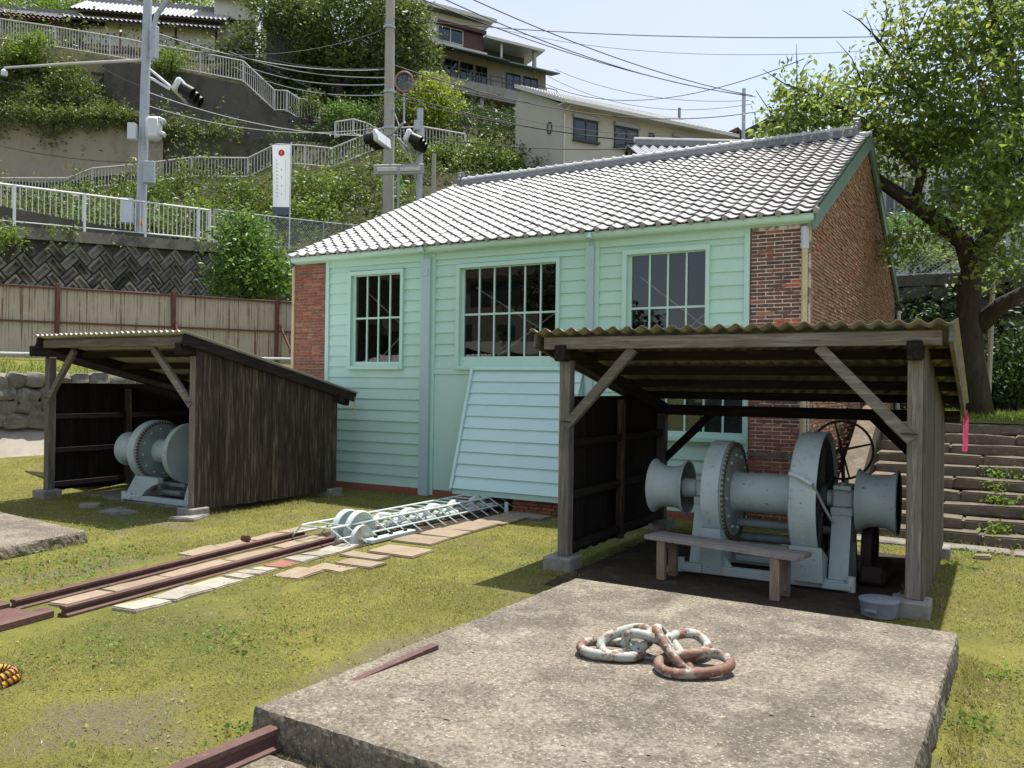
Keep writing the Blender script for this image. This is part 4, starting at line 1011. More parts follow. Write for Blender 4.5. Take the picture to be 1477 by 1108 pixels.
        MB().cbox(((x0 + x1) / 2, WY, WZ + .125), (x1 - x0 - .01, .33, .045), .01).build('bearing_cap', 'winch_paint', fr)
        for s in (-1, 1): MB().lathe(((x0 + x1) / 2, WY + s * .125, WZ + .145), (0, 0, 1), [(0, .022), (.035, .022), (.036, 0)], 6).build('bolt', 'winch_grey', fr)
        for s in (-1, 1):
            MB().cbox(((x0 + x1) / 2, WY + s * .37, .07), (x1 - x0 + .10, .16, .07), .012).build('foot', 'winch_paint', fr)
            MB().tube([((x0 + x1) / 2 + (-.13 if x0 < WX else .13), WY + s * .40, .03), ((x0 + x1) / 2 + (-.13 if x0 < WX else .13), WY + s * .40, .17)], .042, 10).build('anchor_bolt', 'cage_paint', fr, 40)
    # bed plates and cross shafts
    for s in (-1, 1): MB().cbox((WX, WY + s * .36, .075), (1.62, .10, .09), .008).build('bed_rail', 'winch_paint', T)
    if not plain: MB().prism([(-2.68, WY - .34, .06), (-2.30, WY - .34, .06), (-2.42, WY - .34, .22), (-2.68, WY - .34, .30)], (0, .03, 0)).build('gusset', 'winch_paint', T)
    if not plain: MB().prism([(-2.62, WY - .42, .04), (-2.62, WY - .10, .04), (-2.62, WY - .06, .42), (-2.62, WY - .50, .52)], (.2, 0, 0)).build('brake_post', 'winch_paint', T)
    if not plain: MB().prism([(-1.72, WY - .52, .10), (-1.72, WY - .25, .10), (-1.72, WY - .25, .30), (-1.72, WY - .60, .45)], (.30, 0, 0)).build('guard_foot', 'winch_paint', T)
    for z, yy, r_ in ((.52, .10, .045), (.34, .30, .05)): MB().tube([(-2.7, WY + yy, z), (-1.3, WY + yy, z)], r_, 14).build('cross_shaft', 'winch_grey', T, 40)
    for z, yy in ((.30, .0), (.18, -.1)): MB().cbox((-2.05, WY + yy, z), (.62, .10, .06), .01).build('tie_plate', 'winch_grey', T)
    # hand wheel behind the guard
    hc = Vector((-1.43, 9.62, 1.31)); hn = Vector((.18, -.97, .12)).normalized()
    aa = hn.cross(Vector((0, 0, 1))).normalized(); bb_ = hn.cross(aa)
    m_ = MB(); n_ = 36; rp = [hc + (aa * math.cos(2 * math.pi * k / n_) + bb_ * math.sin(2 * math.pi * k / n_)) * .31 for k in range(n_ + 1)]
    m_.tube(rp, .013, 8); hw = m_.build('hand_wheel', 'black_iron', T, 60)
    for k in range(4):
        t = math.pi / 2 * k + .25; e = hc + (aa * math.cos(t) + bb_ * math.sin(t)) * .305; MB().tube([hc, e], [.014, .010], 8).build('wheel_spoke', 'black_iron', hw, 40)
    MB().lathe(hc - hn * .03, hn, [(0, 0), (0, .035), (.06, .035), (.06, 0)], 14).build('wheel_hub', 'black_iron', hw, 40)
    MB().tube([hc, hc + Vector((.05, -.2, -.35)), (-1.3, 9.35, .5)], .02, 8).build('wheel_shaft', 'black_iron', T, 40)
    # dark gearbox lump low on the right
    MB().lathe((-1.16, 9.38, .34), ax, [(0, 0), (0, .10), (.03, .12), (.03, .27), (0, .28), (0, .33), (.10, .33), (.10, .28), (.07, .27), (.07, .12), (.10, .1), (.10, 0)], 32).build('pinion_wheel', 'black_iron', T, 35)
    MB().cbox((-1.05, 9.30, .12), (.26, .7, .18), .04).build('gear_case', 'black_iron', T)
    return T
def copy_tree(o, parent=None):
    c = o.copy(); COL.objects.link(c); c.parent = parent
    for ch in o.children: copy_tree(ch, c)
    return c
w1 = winch('winch', 'pale blue grey iron winch behind the bench in the right shed')
w2 = winch('winch', 'pale blue grey iron winch half hidden by the plank wall of the left shed', True); w2.location = (WX - 9.36, WY + .05, .045); w2.scale = (.93, .93, .93)

# ---------------------------------------------------------------- bench, pot, plank, chain
B = thing('bench', (-2.28, 8.15, .02), 'plain wooden plank bench standing in front of the right winch', 'bench')
ba = Vector((-3.08, 8.33, .425)); bb2 = Vector((-1.50, 8.02, .425)); bd = (bb2 - ba).normalized(); bs = Vector((-bd.y, bd.x, 0))
for s in (-.085, .085): MB().bar(ba + bs * s, bb2 + bs * s, .165, .045, .005).build('seat_plank', 'bench_wood', B)
for t in (.18, 1.38):
    for s in (-.115, .115):
        p = ba + bd * t + bs * s; MB().bar((p.x, p.y, .0), (p.x, p.y, .402), .085, .075, .005).build('leg', 'bench_leg', B)
    p0 = ba + bd * t - bs * .10; p1 = ba + bd * t + bs * .10
    MB().bar((p0.x, p0.y, .10), (p1.x, p1.y, .10), .05, .07, .004).build('stretcher', 'bench_leg', B); MB().bar((p0.x, p0.y, .35), (p1.x, p1.y, .35), .045, .07, .004).build('bearer', 'bench_leg', B)
pt = thing('lidded_pot', (-.86, 7.92, 0), 'grey lidded pot with a side handle beside the front post', 'pot')
MB().lathe((-.86, 7.92, 0), (0, 0, 1), [(0, 0), (0, .13), (.012, .145), (.135, .158), (.14, .16)], 32).build('body', 'pot_grey', pt, 40)
MB().lathe((-.86, 7.92, .14), (0, 0, 1), [(-.006, .160), (-.004, .166), (.010, .166), (.018, .155), (.026, .05), (.022, .02), (.03, .015), (.03, 0)], 32).build('lid', 'pot_grey', pt, 40)
for a_ in (-1.85, 1.29):
    c = Vector((-.86 + .165 * math.cos(a_), 7.92 + .165 * math.sin(a_), .075)); tt = Vector((-math.sin(a_), math.cos(a_), 0)); rr = Vector((math.cos(a_), math.sin(a_), 0))
    MB().bar(c + tt * .05 + rr * .012, c - tt * .05 + rr * .012, .04, .022, .004).build('handle', 'pot_grey', pt)
lp = thing('loose_boards', (-13.0, 10.0, 0), 'two dark boards leaning together beside the left winch', 'boards')
for i, (x, y, w, l) in enumerate(((-13.10, 9.55, .34, .62), (-12.98, 9.72, .25, .5))):
    MB().cbox((x, y, .04 + l / 2 * .95), (w, .03, l), .004, Matrix.Rotation(-.18, 3, 'X') @ Matrix.Rotation(-.25 + .1 * i, 3, 'Y')).build('board', 'dark_wood_z', lp)

def oval_link(c, nrm, along, a, b, r_, n=28, m_=12, bow=0.0):
    """one chain link: oval ring with a round section, bowed a little out of its plane"""
    c = Vector(c); nrm = Vector(nrm).normalized(); al = Vector((*along, 0)[:3]); al = (al - nrm * al.dot(nrm)).normalized(); bt = nrm.cross(al)
    mb = MB(); pts = []
    for k in range(n):
        t = 2 * math.pi * k / n; ct, s_ = math.cos(t), math.sin(t)
        e = .78
        pts.append(c + al * a * math.copysign(abs(ct) ** e, ct) + bt * b * math.copysign(abs(s_) ** e, s_) + nrm * bow * math.cos(2 * t))
    for i in range(n):
        d = (pts[(i + 1) % n] - pts[i - 1]).normalized(); u_ = nrm; s = d.cross(u_).normalized()
        for k in range(m_):
            t = 2 * math.pi * k / m_; mb.v.append(tuple(pts[i] + (u_ * math.cos(t) + s * math.sin(t)) * r_))
    for i in range(n):
        for k in range(m_):
            i2, k2 = (i + 1) % n, (k + 1) % m_; mb.f.append((i * m_ + k, i2 * m_ + k, i2 * m_ + k2, i * m_ + k2))
    return mb
CH = thing('anchor_chain', (-1.95, 5.15, .20), 'heap of heavy chain links with peeling white paint and rust on the big slab', 'chain')
zt = .20; cr_ = .032
CR = Vector((.867, .498, 0)); CF = Vector((-.498, .867, 0)); CZ = Vector((0, 0, 1))
LINKS = [((-2.16, 5.10, zt + .046), CZ * 1 + CF * -.06, CR * .95 - CF * .25, .195, .125), ((-2.08, 5.15, zt + .095), CZ * .80 - CF * .55 - CR * .25, CR * .95 + CZ * .32, .165, .085),
         ((-1.93, 5.17, zt + .075), CF * .85 + CZ * .35 + CR * .3, CR * .85 + CF * .35, .150, .085), ((-1.72, 5.31, zt + .090), CZ * .84 - CF * .40 + CR * .20, CR * .85 + CZ * .3 + CF * .35, .15, .095),
         ((-1.76, 5.17, zt + .085), CZ * .70 - CF * .15 + CR * .62, CR * .50 - CF * .80 - CZ * .25, .185, .085), ((-1.60, 5.09, zt + .052), CZ * 1 - CF * .10 - CR * .06, CR * .98 + CF * .12, .22, .14)]
for (c, n_, al, a, b) in LINKS: oval_link(c, n_, al, a, b, cr_).build('link', 'chain_paint', CH, True)
# ---------------------------------------------------------------- slipway rails, paving beside them, guard cage over the hauling chain
def rail(name, p0, p1, label, w=.115, h=.10, group=None, mat='rail_rust', z=0.0):
    """flat-bottomed rail: foot, web and rounded head, running from p0 to p1"""
    p0 = Vector((*p0, z)); p1 = Vector((*p1, z)); d = (p1 - p0).normalized(); s = Vector((-d.y, d.x, 0)); u_ = Vector((0, 0, 1))
    prof = [(-w / 2, 0), (w / 2, 0), (w / 2, .014), (.016, .030), (.014, h * .60), (.036, h * .70), (.036, h * .94), (.026, h), (-.026, h), (-.036, h * .94), (-.036, h * .70), (-.014, h * .60), (-.016, .030), (-w / 2, .014)]
    mb = MB().prism([p0 + s * a + u_ * b for a, b in prof], p1 - p0)
    return tag(mb.build(name, mat, org=p0), label, 'rail', group)
rail('rail', (-7.64, 8.02), (-7.20, 4.10), 'long rusty rail ending at the guard cage, on the side of the left shed', .12, .085)
rail('rail', (-7.02, 7.88), (-6.66, 4.20), 'long rusty rail ending at the guard cage, on the side of the big slab', .12, .085)
# heavier pair of beams that carry on from the rails
bm = thing('steel_channel', (-7.0, 3.6, 0), 'wide rusty steel channel continuing the slipway rails', 'channel')
a = Vector((-6.98, 4.12, .0)); b = Vector((-6.62, 1.2, .0)); d = (b - a).normalized(); s = Vector((-d.y, d.x, 0))
for o_ in (-.33, .20):
    m_ = MB(); m_.prism([a + s * (o_ + x) + Vector((0, 0, z)) for x, z in ((-.08, 0), (.08, 0), (.08, .05), (.05, .065), (-.05, .065), (-.08, .05))], b - a); m_.build('beam', 'rail_rust', bm)
MB().prism([a + s * -.24 + Vector((0, 0, .0)), a + s * .11 + Vector((0, 0, .0)), a + s * .11 + Vector((0, 0, .02)), a + s * -.24 + Vector((0, 0, .02))], b - a).build('web', 'rail_rust', bm)
rail('rail', (-3.285, 3.43), (-3.40, 1.9), 'short rusty rail butting against the front of the big slab', .12, .115, z=.02)
mb = MB(); mb.prism([(-3.30, 3.86, .195), (-3.255, 3.86, .195), (-3.175, 4.60, .195), (-3.235, 4.62, .195)], (0, 0, .005))
mb.v = [(x, y, z + (.036 * max(0, (y - 3.86) / .76) if z > .197 else 0)) for x, y, z in mb.v]
tag(mb.build('steel_strip', 'rail_rust', org=(-3.23, 4.2, .2)), 'rusty steel strip emerging from the top of the big slab', 'strip')

# paving stones along the rails
g = random.Random(4)
def stone_at(x, y, w, d, h, mat, label, grp, rz=0.0, seed=0, name='paving_stone', cat='paving stone'):
    o = place(name, rounded_stone(seed, w, d, h, mat, .22, name, .12), None, (x, y, .020 - h / 2 + .012 * random.random()), (random.uniform(-.012, .012), random.uniform(-.012, .012), rz)); return tag(o, label, cat, grp)
ORD = ['first', 'second', 'third', 'fourth', 'fifth', 'sixth', 'seventh', 'eighth', 'ninth', 'tenth', 'eleventh', 'twelfth', 'thirteenth', 'fourteenth', 'fifteenth', 'sixteenth']
k = 100; r_i = 0
y = 6.35
rowz = []
while y < 8.0: l = g.uniform(.45, .75); rowz.append((y, l)); y += l
for r_i, (y, l) in enumerate(rowz[::-1]):
    stone_at(-7.93 + .10 * (8 - y) * .6, y + l / 2, .30, l - .02, .10, 'paving', ORD[r_i] + ' tan paving stone from the guard cage, outside the rail facing the left shed', 'paving stones along the outer rail', .1, k); k += 1
y = 4.35
rowz = []
while y < 7.8: l = g.uniform(.5, .9); rowz.append((y, l)); y += l
for r_i, (y, l) in enumerate(rowz[::-1]):
    xm = -7.33 + .10 * (7.8 - y)
    stone_at(xm + .02, y + l / 2, .34, l - .02, .09, 'paving', ORD[r_i] + ' long pale stone from the guard cage, laid between the two rails', 'stones between the rails', .105, k); k += 1
y = 4.55
rowz = []
while y < 7.75: l = g.uniform(.16, .34) if y > 5.6 else g.uniform(.35, .6); rowz.append((y, l)); y += l
for r_i, (y, l) in enumerate(rowz[::-1]):
    xm = -6.72 + .10 * (7.8 - y)
    red = 6.25 < y < 6.5
    stone_at(xm, y + l / 2, g.uniform(.22, .32), l - .02, .09, 'terracotta' if red else 'sett', 'red brick set among the pale stones beside the rail' if red else ORD[r_i] + ' pale broken stone from the guard cage, set along the rail facing the big slab',
             None if red else 'broken stones beside the rail', .1 + g.uniform(-.1, .1), k, 'brick' if red else 'sett_stone', 'brick' if red else 'stone'); k += 1
for i, (x, yy, w, d) in enumerate([(-6.12, 6.35, .36, .42), (-6.02, 6.75, .46, .30), (-5.92, 7.08, .50, .28), (-6.15, 7.42, .55, .26), (-5.98, 7.86, .62, .48)]):
    stone_at(x, yy, w, d, .09, 'paving', ['last', 'fourth', 'third', 'second', 'first'][i] + ' tan stepping slab from the guard cage in the grass beside the rails', 'stepping slabs by the rails', .05 + g.uniform(-.06, .06), k); k += 1
y = 8.35
rowz = []
while y < 11.2: l = g.uniform(.5, .85); rowz.append((y, l)); y += l
for r_i, (y, l) in enumerate(rowz[::-1]):
    stone_at(-6.22 + g.uniform(-.03, .03), y + l / 2, g.uniform(.48, .62), l - .02, .08, 'paving', ORD[r_i] + ' broad tan slab from the brick footing, laid beside the guard cage', 'slabs beside the cage', .03, k); k += 1
stone_at(-6.05, 11.0, .7, .4, .07, 'old_concrete', 'grey paving slab at the foot of the brick footing', None, 0, k)
o = place('stone', rounded_stone(77, .13, .08, .07, 'rust', .5), None, (-7.72, 7.12, .1)); tag(o, 'small rusty lump lying beside the outer rail', 'stone')
for i, (x, yy, w) in enumerate([(-.12, 11.3, .2), (-9.95, 11.2, .2), (-9.9, 8.1, .55), (-11.2, 7.9, .5), (-12.1, 8.05, .3)]):
    o = place('stone', rounded_stone(90 + i, w, w * .7, .07, 'paving' if i == 0 else 'pier_concrete', .5), None, (x, yy, .012), (0, 0, i))
    tag(o, ['flat tan stone in the grass behind the right shed', 'pale stone beside the back footing of the left shed', 'low pale concrete lump at the front footing of the left shed', 'flat grey stone in the shade before the left winch', 'small flat stone before the left shed'][i], 'stone')

# dark soil strip painting in the pit's dark, no hollow below; hauling chain
MB_p = MB().add([(-7.6, 7.75, .006), (-6.56, 7.75, .006), (-6.50, 11.4, .006), (-7.5, 11.4, .006)], [(0, 1, 2, 3)])
o = MB_p.build('pit_dark', 'soil'); tag(o, kind='structure')
HC = thing('hauling_chain', (-7.0, 9.0, 0), 'heavy pale link chain lying under the guard cage', 'chain')
y = 8.55; i = 0
while y < 11.3:
    x = -7.02 + (y - 8.3) * .045
    n_ = (0, 0, 1) if i % 2 == 0 else (1, .1, .25)
    oval_link((x, y, .085 if i % 2 == 0 else .10), n_, (.05, 1, .0), .20, .115, .048, 18, 8).build('link', 'hauling_chain', HC, True)
    if i % 2: MB().lathe((x - .16, y, .10), (1, 0, 0), [(0, 0), (0, .055), (.32, .055), (.32, 0)], 10).build('pin', 'hauling_chain', HC, 40)
    y += .27; i += 1
SW = thing('chain_sheave', (-6.95, 8.2, 0), 'pale twin disc sheave standing up through the guard cage', 'sheave')
for x in (-7.10, -6.90):
    MB().lathe((x, 8.22, .10), (1, 0, 0), [(-.035, 0), (-.035, .12), (-.02, .13), (-.02, .20), (-.04, .22), (-.045, .25), (-.03, .265), (.03, .265), (.045, .25), (.04, .22), (.02, .20), (.02, .13), (.035, .12), (.035, 0)], 36).build('disc', 'cage_paint', SW, 35)
MB().tube([(-7.25, 8.22, .10), (-6.75, 8.22, .10)], .05, 14).build('axle', 'cage_paint', SW, 40)
MB().lathe((-6.72, 8.05, .02), (1, 0, 0), [(-.03, 0), (-.03, .2), (.03, .2), (.03, 0)], 28).build('lower_disc', 'hauling_chain', SW, 35)
MB().cbox((-6.62, 8.5, .03), (.12, .9, .05), .006).build('bed_plate', 'cage_paint', SW)
for k_ in range(3): MB().lathe((-6.62, 8.2 + .3 * k_, .055), (0, 0, 1), [(0, .028), (.03, .025), (.03, 0)], 6).build('bolt', 'black_iron', SW)
# guard cage
CG = thing('guard_cage', (-7.1, 9.5, 0), 'pale green steel bar cage guarding the hauling chain pit', 'cage')
ya, yb_, zc_ = 7.66, 11.44, .215
tl = lambda y: Vector((-7.34 + (y - ya) * .02, y, zc_)); tr_ = lambda y: Vector((-6.88 + (y - ya) * .02, y, zc_))
bl = lambda y: Vector((-7.62 + (y - ya) * .03, y + .06, 0.01)); br = lambda y: Vector((-6.64 + (y - ya) * .03, y + .02, 0.01))
for nm, f in (('top_rail', tl), ('top_rail', tr_)): MB().tube([f(ya), f(yb_)], .016, 8).build(nm, 'cage_paint', CG, 40)
for f0, f1 in ((tl, bl), (tr_, br)): MB().tube([f0(ya).lerp(f1(ya), .55), f0(yb_).lerp(f1(yb_), .55)], .012, 8).build('side_rail', 'cage_paint', CG, 40)
n_ = 14
for k_ in range(n_ + 1):
    y = ya + (yb_ - ya) * k_ / n_
    if not (8.0 < y < 8.45):
        MB().tube([tl(y), tr_(y)], .010, 6).build('cross_bar', 'cage_paint', CG, 40)
    else: MB().tube([tl(y), tl(y).lerp(tr_(y), .3)], .010, 6).build('cross_bar', 'cage_paint', CG, 40)
    if k_ % 1 == 0: MB().tube([tr_(y), br(y + .10)], .010, 6).build('side_bar', 'cage_paint', CG, 40)
    if k_ % 2 == 0: MB().tube([tl(y), bl(y + .05)], .010, 6).build('side_bar', 'cage_paint', CG, 40)
for x in (-6.5, -6.53): MB().cbox((x, 11.22, .08), (.03, .03, .16), .003).build('cage_foot', 'cage_paint', CG)

# coil of striped rope and the rusty ring in the far grass
RP = thing('striped_rope', (-5.50, 3.06, 0), 'coil of orange and black striped rope in the grass', 'rope')
for r_, zz, mt in ((.085, .03, 'rope_orange'), (.075, .07, 'rope_orange')):
    c0 = Vector((-5.50, 3.05, zz)); m_ = MB()
    m_.tube([c0 + Vector((r_ * math.cos(t), r_ * 1.25 * math.sin(t), .01 * math.sin(3 * t))) for t in np.linspace(0, 2 * math.pi, 25)], .026, 8); m_.build('coil', mt, RP, True)
    for k_ in range(22):
        t = 2 * math.pi * k_ / 22; p = c0 + Vector((r_ * math.cos(t), r_ * 1.25 * math.sin(t), .01 * math.sin(3 * t))); tg = Vector((-math.sin(t), 1.25 * math.cos(t), 0)).normalized()
        MB().lathe(p - tg * .006 , (tg + Vector((0, 0, .5))).normalized(), [(0, .0285), (.010, .0285)], 8).build('stripe', 'rope_black', RP)
RG = thing('mooring_ring', (-14.6, 9.45, gz(-14.6, 9.45)), 'small rusty mooring ring standing on a pale pad', 'ring')
zz = gz(-14.6, 9.45) + .03
oval_link((-14.62, 9.45, zz + .13), (.5, -.8, .2), (1, 0, .5), .15, .11, .03, 18, 8).build('ring', 'rust', RG, True)
MB().cbox((-14.5, 9.45, zz + .04), (.14, .12, .10), .02).build('eye', 'rust', RG)

# ---------------------------------------------------------------- turf: blades, tufts and weeds (nobody could count them)
def inside_poly(x, y, poly):
    r_ = np.zeros(len(x), bool); n_ = len(poly)
    for i in range(n_):
        (xa, ya_), (xb, yb2) = poly[i], poly[(i + 1) % n_]
        c = ((ya_ > y) != (yb2 > y)) & (x < (xb - xa) * (y - ya_) / (yb2 - ya_ + 1e-12) + xa); r_ ^= c
    return r_
BLOCK = [[(-3.52, 3.24), (-.30, 3.06), (-.17, 7.02), (-3.40, 7.08)], [(-9.40, 6.3), (-12.75, 6.67), (-12.65, 3.35), (-8.9, 3.65)], [(-3.3, 3.22), (-2.72, 3.18), (-2.66, 2.5), (-3.36, 2.4)],
         [(-8.0, 8.0), (-8.1, 6.35), (-7.35, 3.0), (-6.3, 3.0), (-6.45, 5.2), (-6.55, 8), (-5.9, 8.3), (-5.9, 11.2), (-7.65, 11.5)], [(X0 - .1, YF - .05), (X1, YF - .05), (X1, YB), (X0 - .1, YB)],
         [(-3.8, 7.42), (-1.1, 7.36), (-.82, 8.0), (-.76, 11.0), (-3.8, 11.0)], [(-13.3, 8.7), (-10.4, 8.6), (-10.4, 10.6), (-13.3, 10.6)], [(-1.7, 12.2), (6, 12.2), (6, 16.5), (-1.7, 16.5)]]
gr = np.random.default_rng(11)
def scatter(n_, x0, x1, y0, y1):
    x = gr.uniform(x0, x1, n_); y = gr.uniform(y0, y1, n_)
    ok = np.ones(n_, bool)
    for b in BLOCK: ok &= ~inside_poly(x, y, b)
    lat = x * RT.x + y * RT.y; dep = x * FW.x + y * FW.y
    ok &= (dep > 1.5) & (np.abs(lat / dep) < .95)
    return x[ok], y[ok]
def blades(x, y, h, w, seed):
    g_ = np.random.default_rng(seed); n_ = len(x)
    z = np.array([gz(a, b) for a, b in zip(x, y)]); t = g_.uniform(0, 2 * math.pi, n_); hh = h * g_.uniform(.5, 1.5, n_)
    lean = g_.normal(size=(n_, 2)) * .75; c, s_ = np.cos(t), np.sin(t)
    a = np.stack([x - c * w, y - s_ * w, z], 1); b = np.stack([x + c * w, y + s_ * w, z], 1)
    tip = np.stack([x + lean[:, 0] * hh, y + lean[:, 1] * hh, z + hh], 1)
    return np.stack([a, b, tip], 1).reshape(-1, 3), np.arange(n_ * 3).reshape(-1, 3)
Vs, Fs, nb_ = [], [], 0
for (n_, box, h, w, sd_) in ((190000, (-9, 3.0, 2.0, 7), .014, .0032, 1), (120000, (-16, 4, 6, 13), .020, .005, 2), (14000, (-6, 2, 2.0, 7), .035, .0035, 3)):
    x, y = scatter(n_, *box)
    if sd_ == 3:
        keep = np.array([nz(a * 1.6, b * 1.6, 3) > .12 and dirt(a, b) < .4 for a, b in zip(x, y)]); x, y = x[keep], y[keep]
    else:
        rv_ = gr.uniform(0, 1, len(x)); keep = np.array([nz(a * .75, b * .75, 8) + .6 * nz(a * 2.5, b * 2.5, 2) > -.38 and q * .9 > dirt(a, b) - .1 for a, b, q in zip(x, y, rv_)]); x, y = x[keep], y[keep]
    V_, F_ = blades(x, y, h, w, sd_); Vs.append(V_); Fs.append(F_ + nb_); nb_ += len(V_)
# taller fringe along slab edges, shed walls and posts
def fringe(a, b, n_, spread, h, seed):
    g_ = np.random.default_rng(seed); t = g_.uniform(0, 1, n_)
    k_ = np.array([nz(q * 9, seed) for q in t]) > -.15; t = t[k_]
    x = a[0] + (b[0] - a[0]) * t + g_.normal(size=len(t)) * spread; y = a[1] + (b[1] - a[1]) * t + g_.normal(size=len(t)) * spread
    return blades(x, y, h, .004, seed)
for i, (a, b, n_, sp, h) in enumerate([((-.16, 3.1), (-.14, 7.0), 1600, .05, .05), ((-3.45, 7.12), (-.2, 7.07), 700, .03, .04), ((-3.6, 3.3), (-3.46, 7.0), 900, .04, .04), ((-3.1, 3.12), (-1.2, 3.05), 900, .05, .06),
        ((-.45, 8.0), (-.42, 11.2), 900, .06, .06), ((-4.15, 7.8), (-3.75, 7.85), 300, .06, .05), ((-9.8, 8.4), (-9.75, 11.1), 900, .05, .05), ((-9.2, 3.8), (-9.4, 6.2), 700, .04, .05), ((-13.4, 8.6), (-12.6, 8.6), 500, .12, .07), ((-1.5, 12.2), (3, 12.2), 900, .06, .06), ((-8.3, 4), (-8.0, 8.2), 500, .08, .04)]):
    V_, F_ = fringe(a, b, n_, sp, h, 50 + i); Vs.append(V_); Fs.append(F_ + nb_); nb_ += len(V_)
o = place('grass', np_mesh('grass', np.concatenate(Vs), np.concatenate(Fs), 'blade')); tag(o, 'short mossy yellow green lawn around the slabs and sheds', 'grass', kind='stuff')
# clover and weeds: patches of small leaves
wp = []
g_ = np.random.default_rng(21)
for (x, y, r_, n_) in [(-7.9, 5.0, .35, 500), (-8.6, 5.3, .5, 700), (-4.9, 4.6, .30, 420), (-8.5, 6.0, .35, 350), (-.15, 4.6, .12, 260), (-.12, 5.6, .10, 200), (-.05, 4.0, .16, 350), (.05, 6.75, .09, 120), (-12.9, 8.75, .35, 700), (-.38, 10.6, .18, 420), (-7.4, 4.75, .08, 120), (-.1, 11.5, .16, 300),
        (-9.6, 4.9, .4, 400), (-10.2, 7.0, .4, 300), (-5.6, 3.7, .3, 250), (-3.55, 3.35, .10, 160)]:
    n_ = int(n_ * .6); p = np.stack([x + g_.normal(size=n_) * r_ * .95, y + g_.normal(size=n_) * r_ * .95, np.abs(g_.normal(size=n_)) * .018 + .012 + gz(x, y)], 1); wp.append(p)
leaf_obj('clover', np.concatenate(wp), .028, 'weed', seed=5, aspect=.8, droop=0); o = bpy.data.objects['clover']; tag(o, 'low bright green clover and weeds in patches in the lawn', 'weeds', kind='stuff')
# tiny leaves and dry bits all over the lawn
x, y = scatter(32000, -12, 3.0, 2.2, 12); k_ = np.array([nz(a * .9, b * .9, 15) + .5 * nz(a * 3, b * 3, 1) > -.05 for a, b in zip(x, y)]); x, y = x[k_], y[k_]
leaf_obj('lawn_clover', np.stack([x, y, np.array([gz(a, b) for a, b in zip(x, y)]) + .014 + .008 * gr.uniform(-1, 1, len(x))], 1), .017, 'clover_leaf', seed=15, aspect=.9, droop=0)
tag(bpy.data.objects['lawn_clover'], 'tiny pale clover leaves scattered through the lawn', 'clover', kind='stuff')
x, y = scatter(6500, -12, 3.0, 2.2, 12)
leaf_obj('dry_litter', np.stack([x, y, np.array([gz(a, b) for a, b in zip(x, y)]) + .012], 1), .026, 'dry_bits', seed=16, aspect=.28, droop=0)
tag(bpy.data.objects['dry_litter'], 'dry grass bits and leaf scraps scattered over the lawn', 'litter', kind='stuff')
# weeds growing on the steps and behind the shed
sp = []
for (x, y, z, n_, r_) in [(.05, 12.5, .15, 110, .10), (.08, 13.2, .44, 120, .10), (.05, 14.0, .73, 100, .10), (.02, 13.6, .58, 80, .1), (.6, 12.25, .02, 140, .3), (1.0, 12.95, .30, 100, .3), (.45, 14.0, .72, 70, .2), (1.2, 15.2, 1.15, 70, .3), (.9, 13.3, .45, 60, .25), (-1.55, 16.0, 1.5, 150, .2)]:
    sp.append(np.stack([x + g_.normal(size=n_) * r_, y + g_.normal(size=n_) * .05, z + np.abs(g_.normal(size=n_)) * .07], 1))
leaf_obj('step_weeds', np.concatenate(sp), .06, 'weed', seed=6, aspect=.6, droop=0); tag(bpy.data.objects['step_weeds'], 'green weeds sprouting from the joints of the stone steps', 'weeds', kind='stuff')
# grass on the terrace edges and the upper lawn
tp = []
t = g_.uniform(-6, 9, 5000); s_ = np.abs(g_.normal(size=5000)) * 1.2
V1 = np.array([WA + WD * a + WN * b for a, b in zip(t, s_)]); V1[:, 2] = 2.02 + .5 * np.minimum(1, s_ / 3.4)
x = g_.uniform(-1.6, 5, 5000); y = g_.uniform(16.0, 23, 5000); V2 = np.stack([x, y, np.full(5000, 1.46)], 1)
PP = np.concatenate([V1, V2]); n_ = len(PP); th = g_.uniform(0, 6.28, n_); hh = g_.uniform(.05, .16, n_); w = .012
A_ = PP + np.stack([np.cos(th) * w, np.sin(th) * w, 0 * th], 1); B_ = PP - np.stack([np.cos(th) * w, np.sin(th) * w, 0 * th], 1); C_ = PP + np.stack([g_.normal(size=n_) * .04, g_.normal(size=n_) * .04, hh], 1)
o = place('long_grass', np_mesh('long_grass', np.stack([A_, B_, C_], 1).reshape(-1, 3), np.arange(n_ * 3).reshape(-1, 3), 'weed')); tag(o, 'longer grass along the wall top and on the upper lawn', 'grass', kind='stuff')
# litter: dry leaves and grit on the big slab
m_ = MB(); g2 = random.Random(9)
for i in range(60):
    x, y = g2.uniform(-3.2, -.4), g2.uniform(3.5, 6.9); r_ = g2.uniform(.008, .022); a_ = g2.uniform(0, 6.28); e = g2.uniform(.3, .6)
    p = [Vector((x, y, .205)) + Vector((math.cos(a_ + k_) * r_, math.sin(a_ + k_) * r_ * e, g2.uniform(0, .008))) for k_ in (0, 1.4, 3.1, 4.6)]; m_.add(p, [(0, 1, 2, 3)])
tag(m_.build('leaf_litter', 'bench_leg', fix=False), 'dry leaf scraps scattered on the big slab', 'litter', kind='stuff')
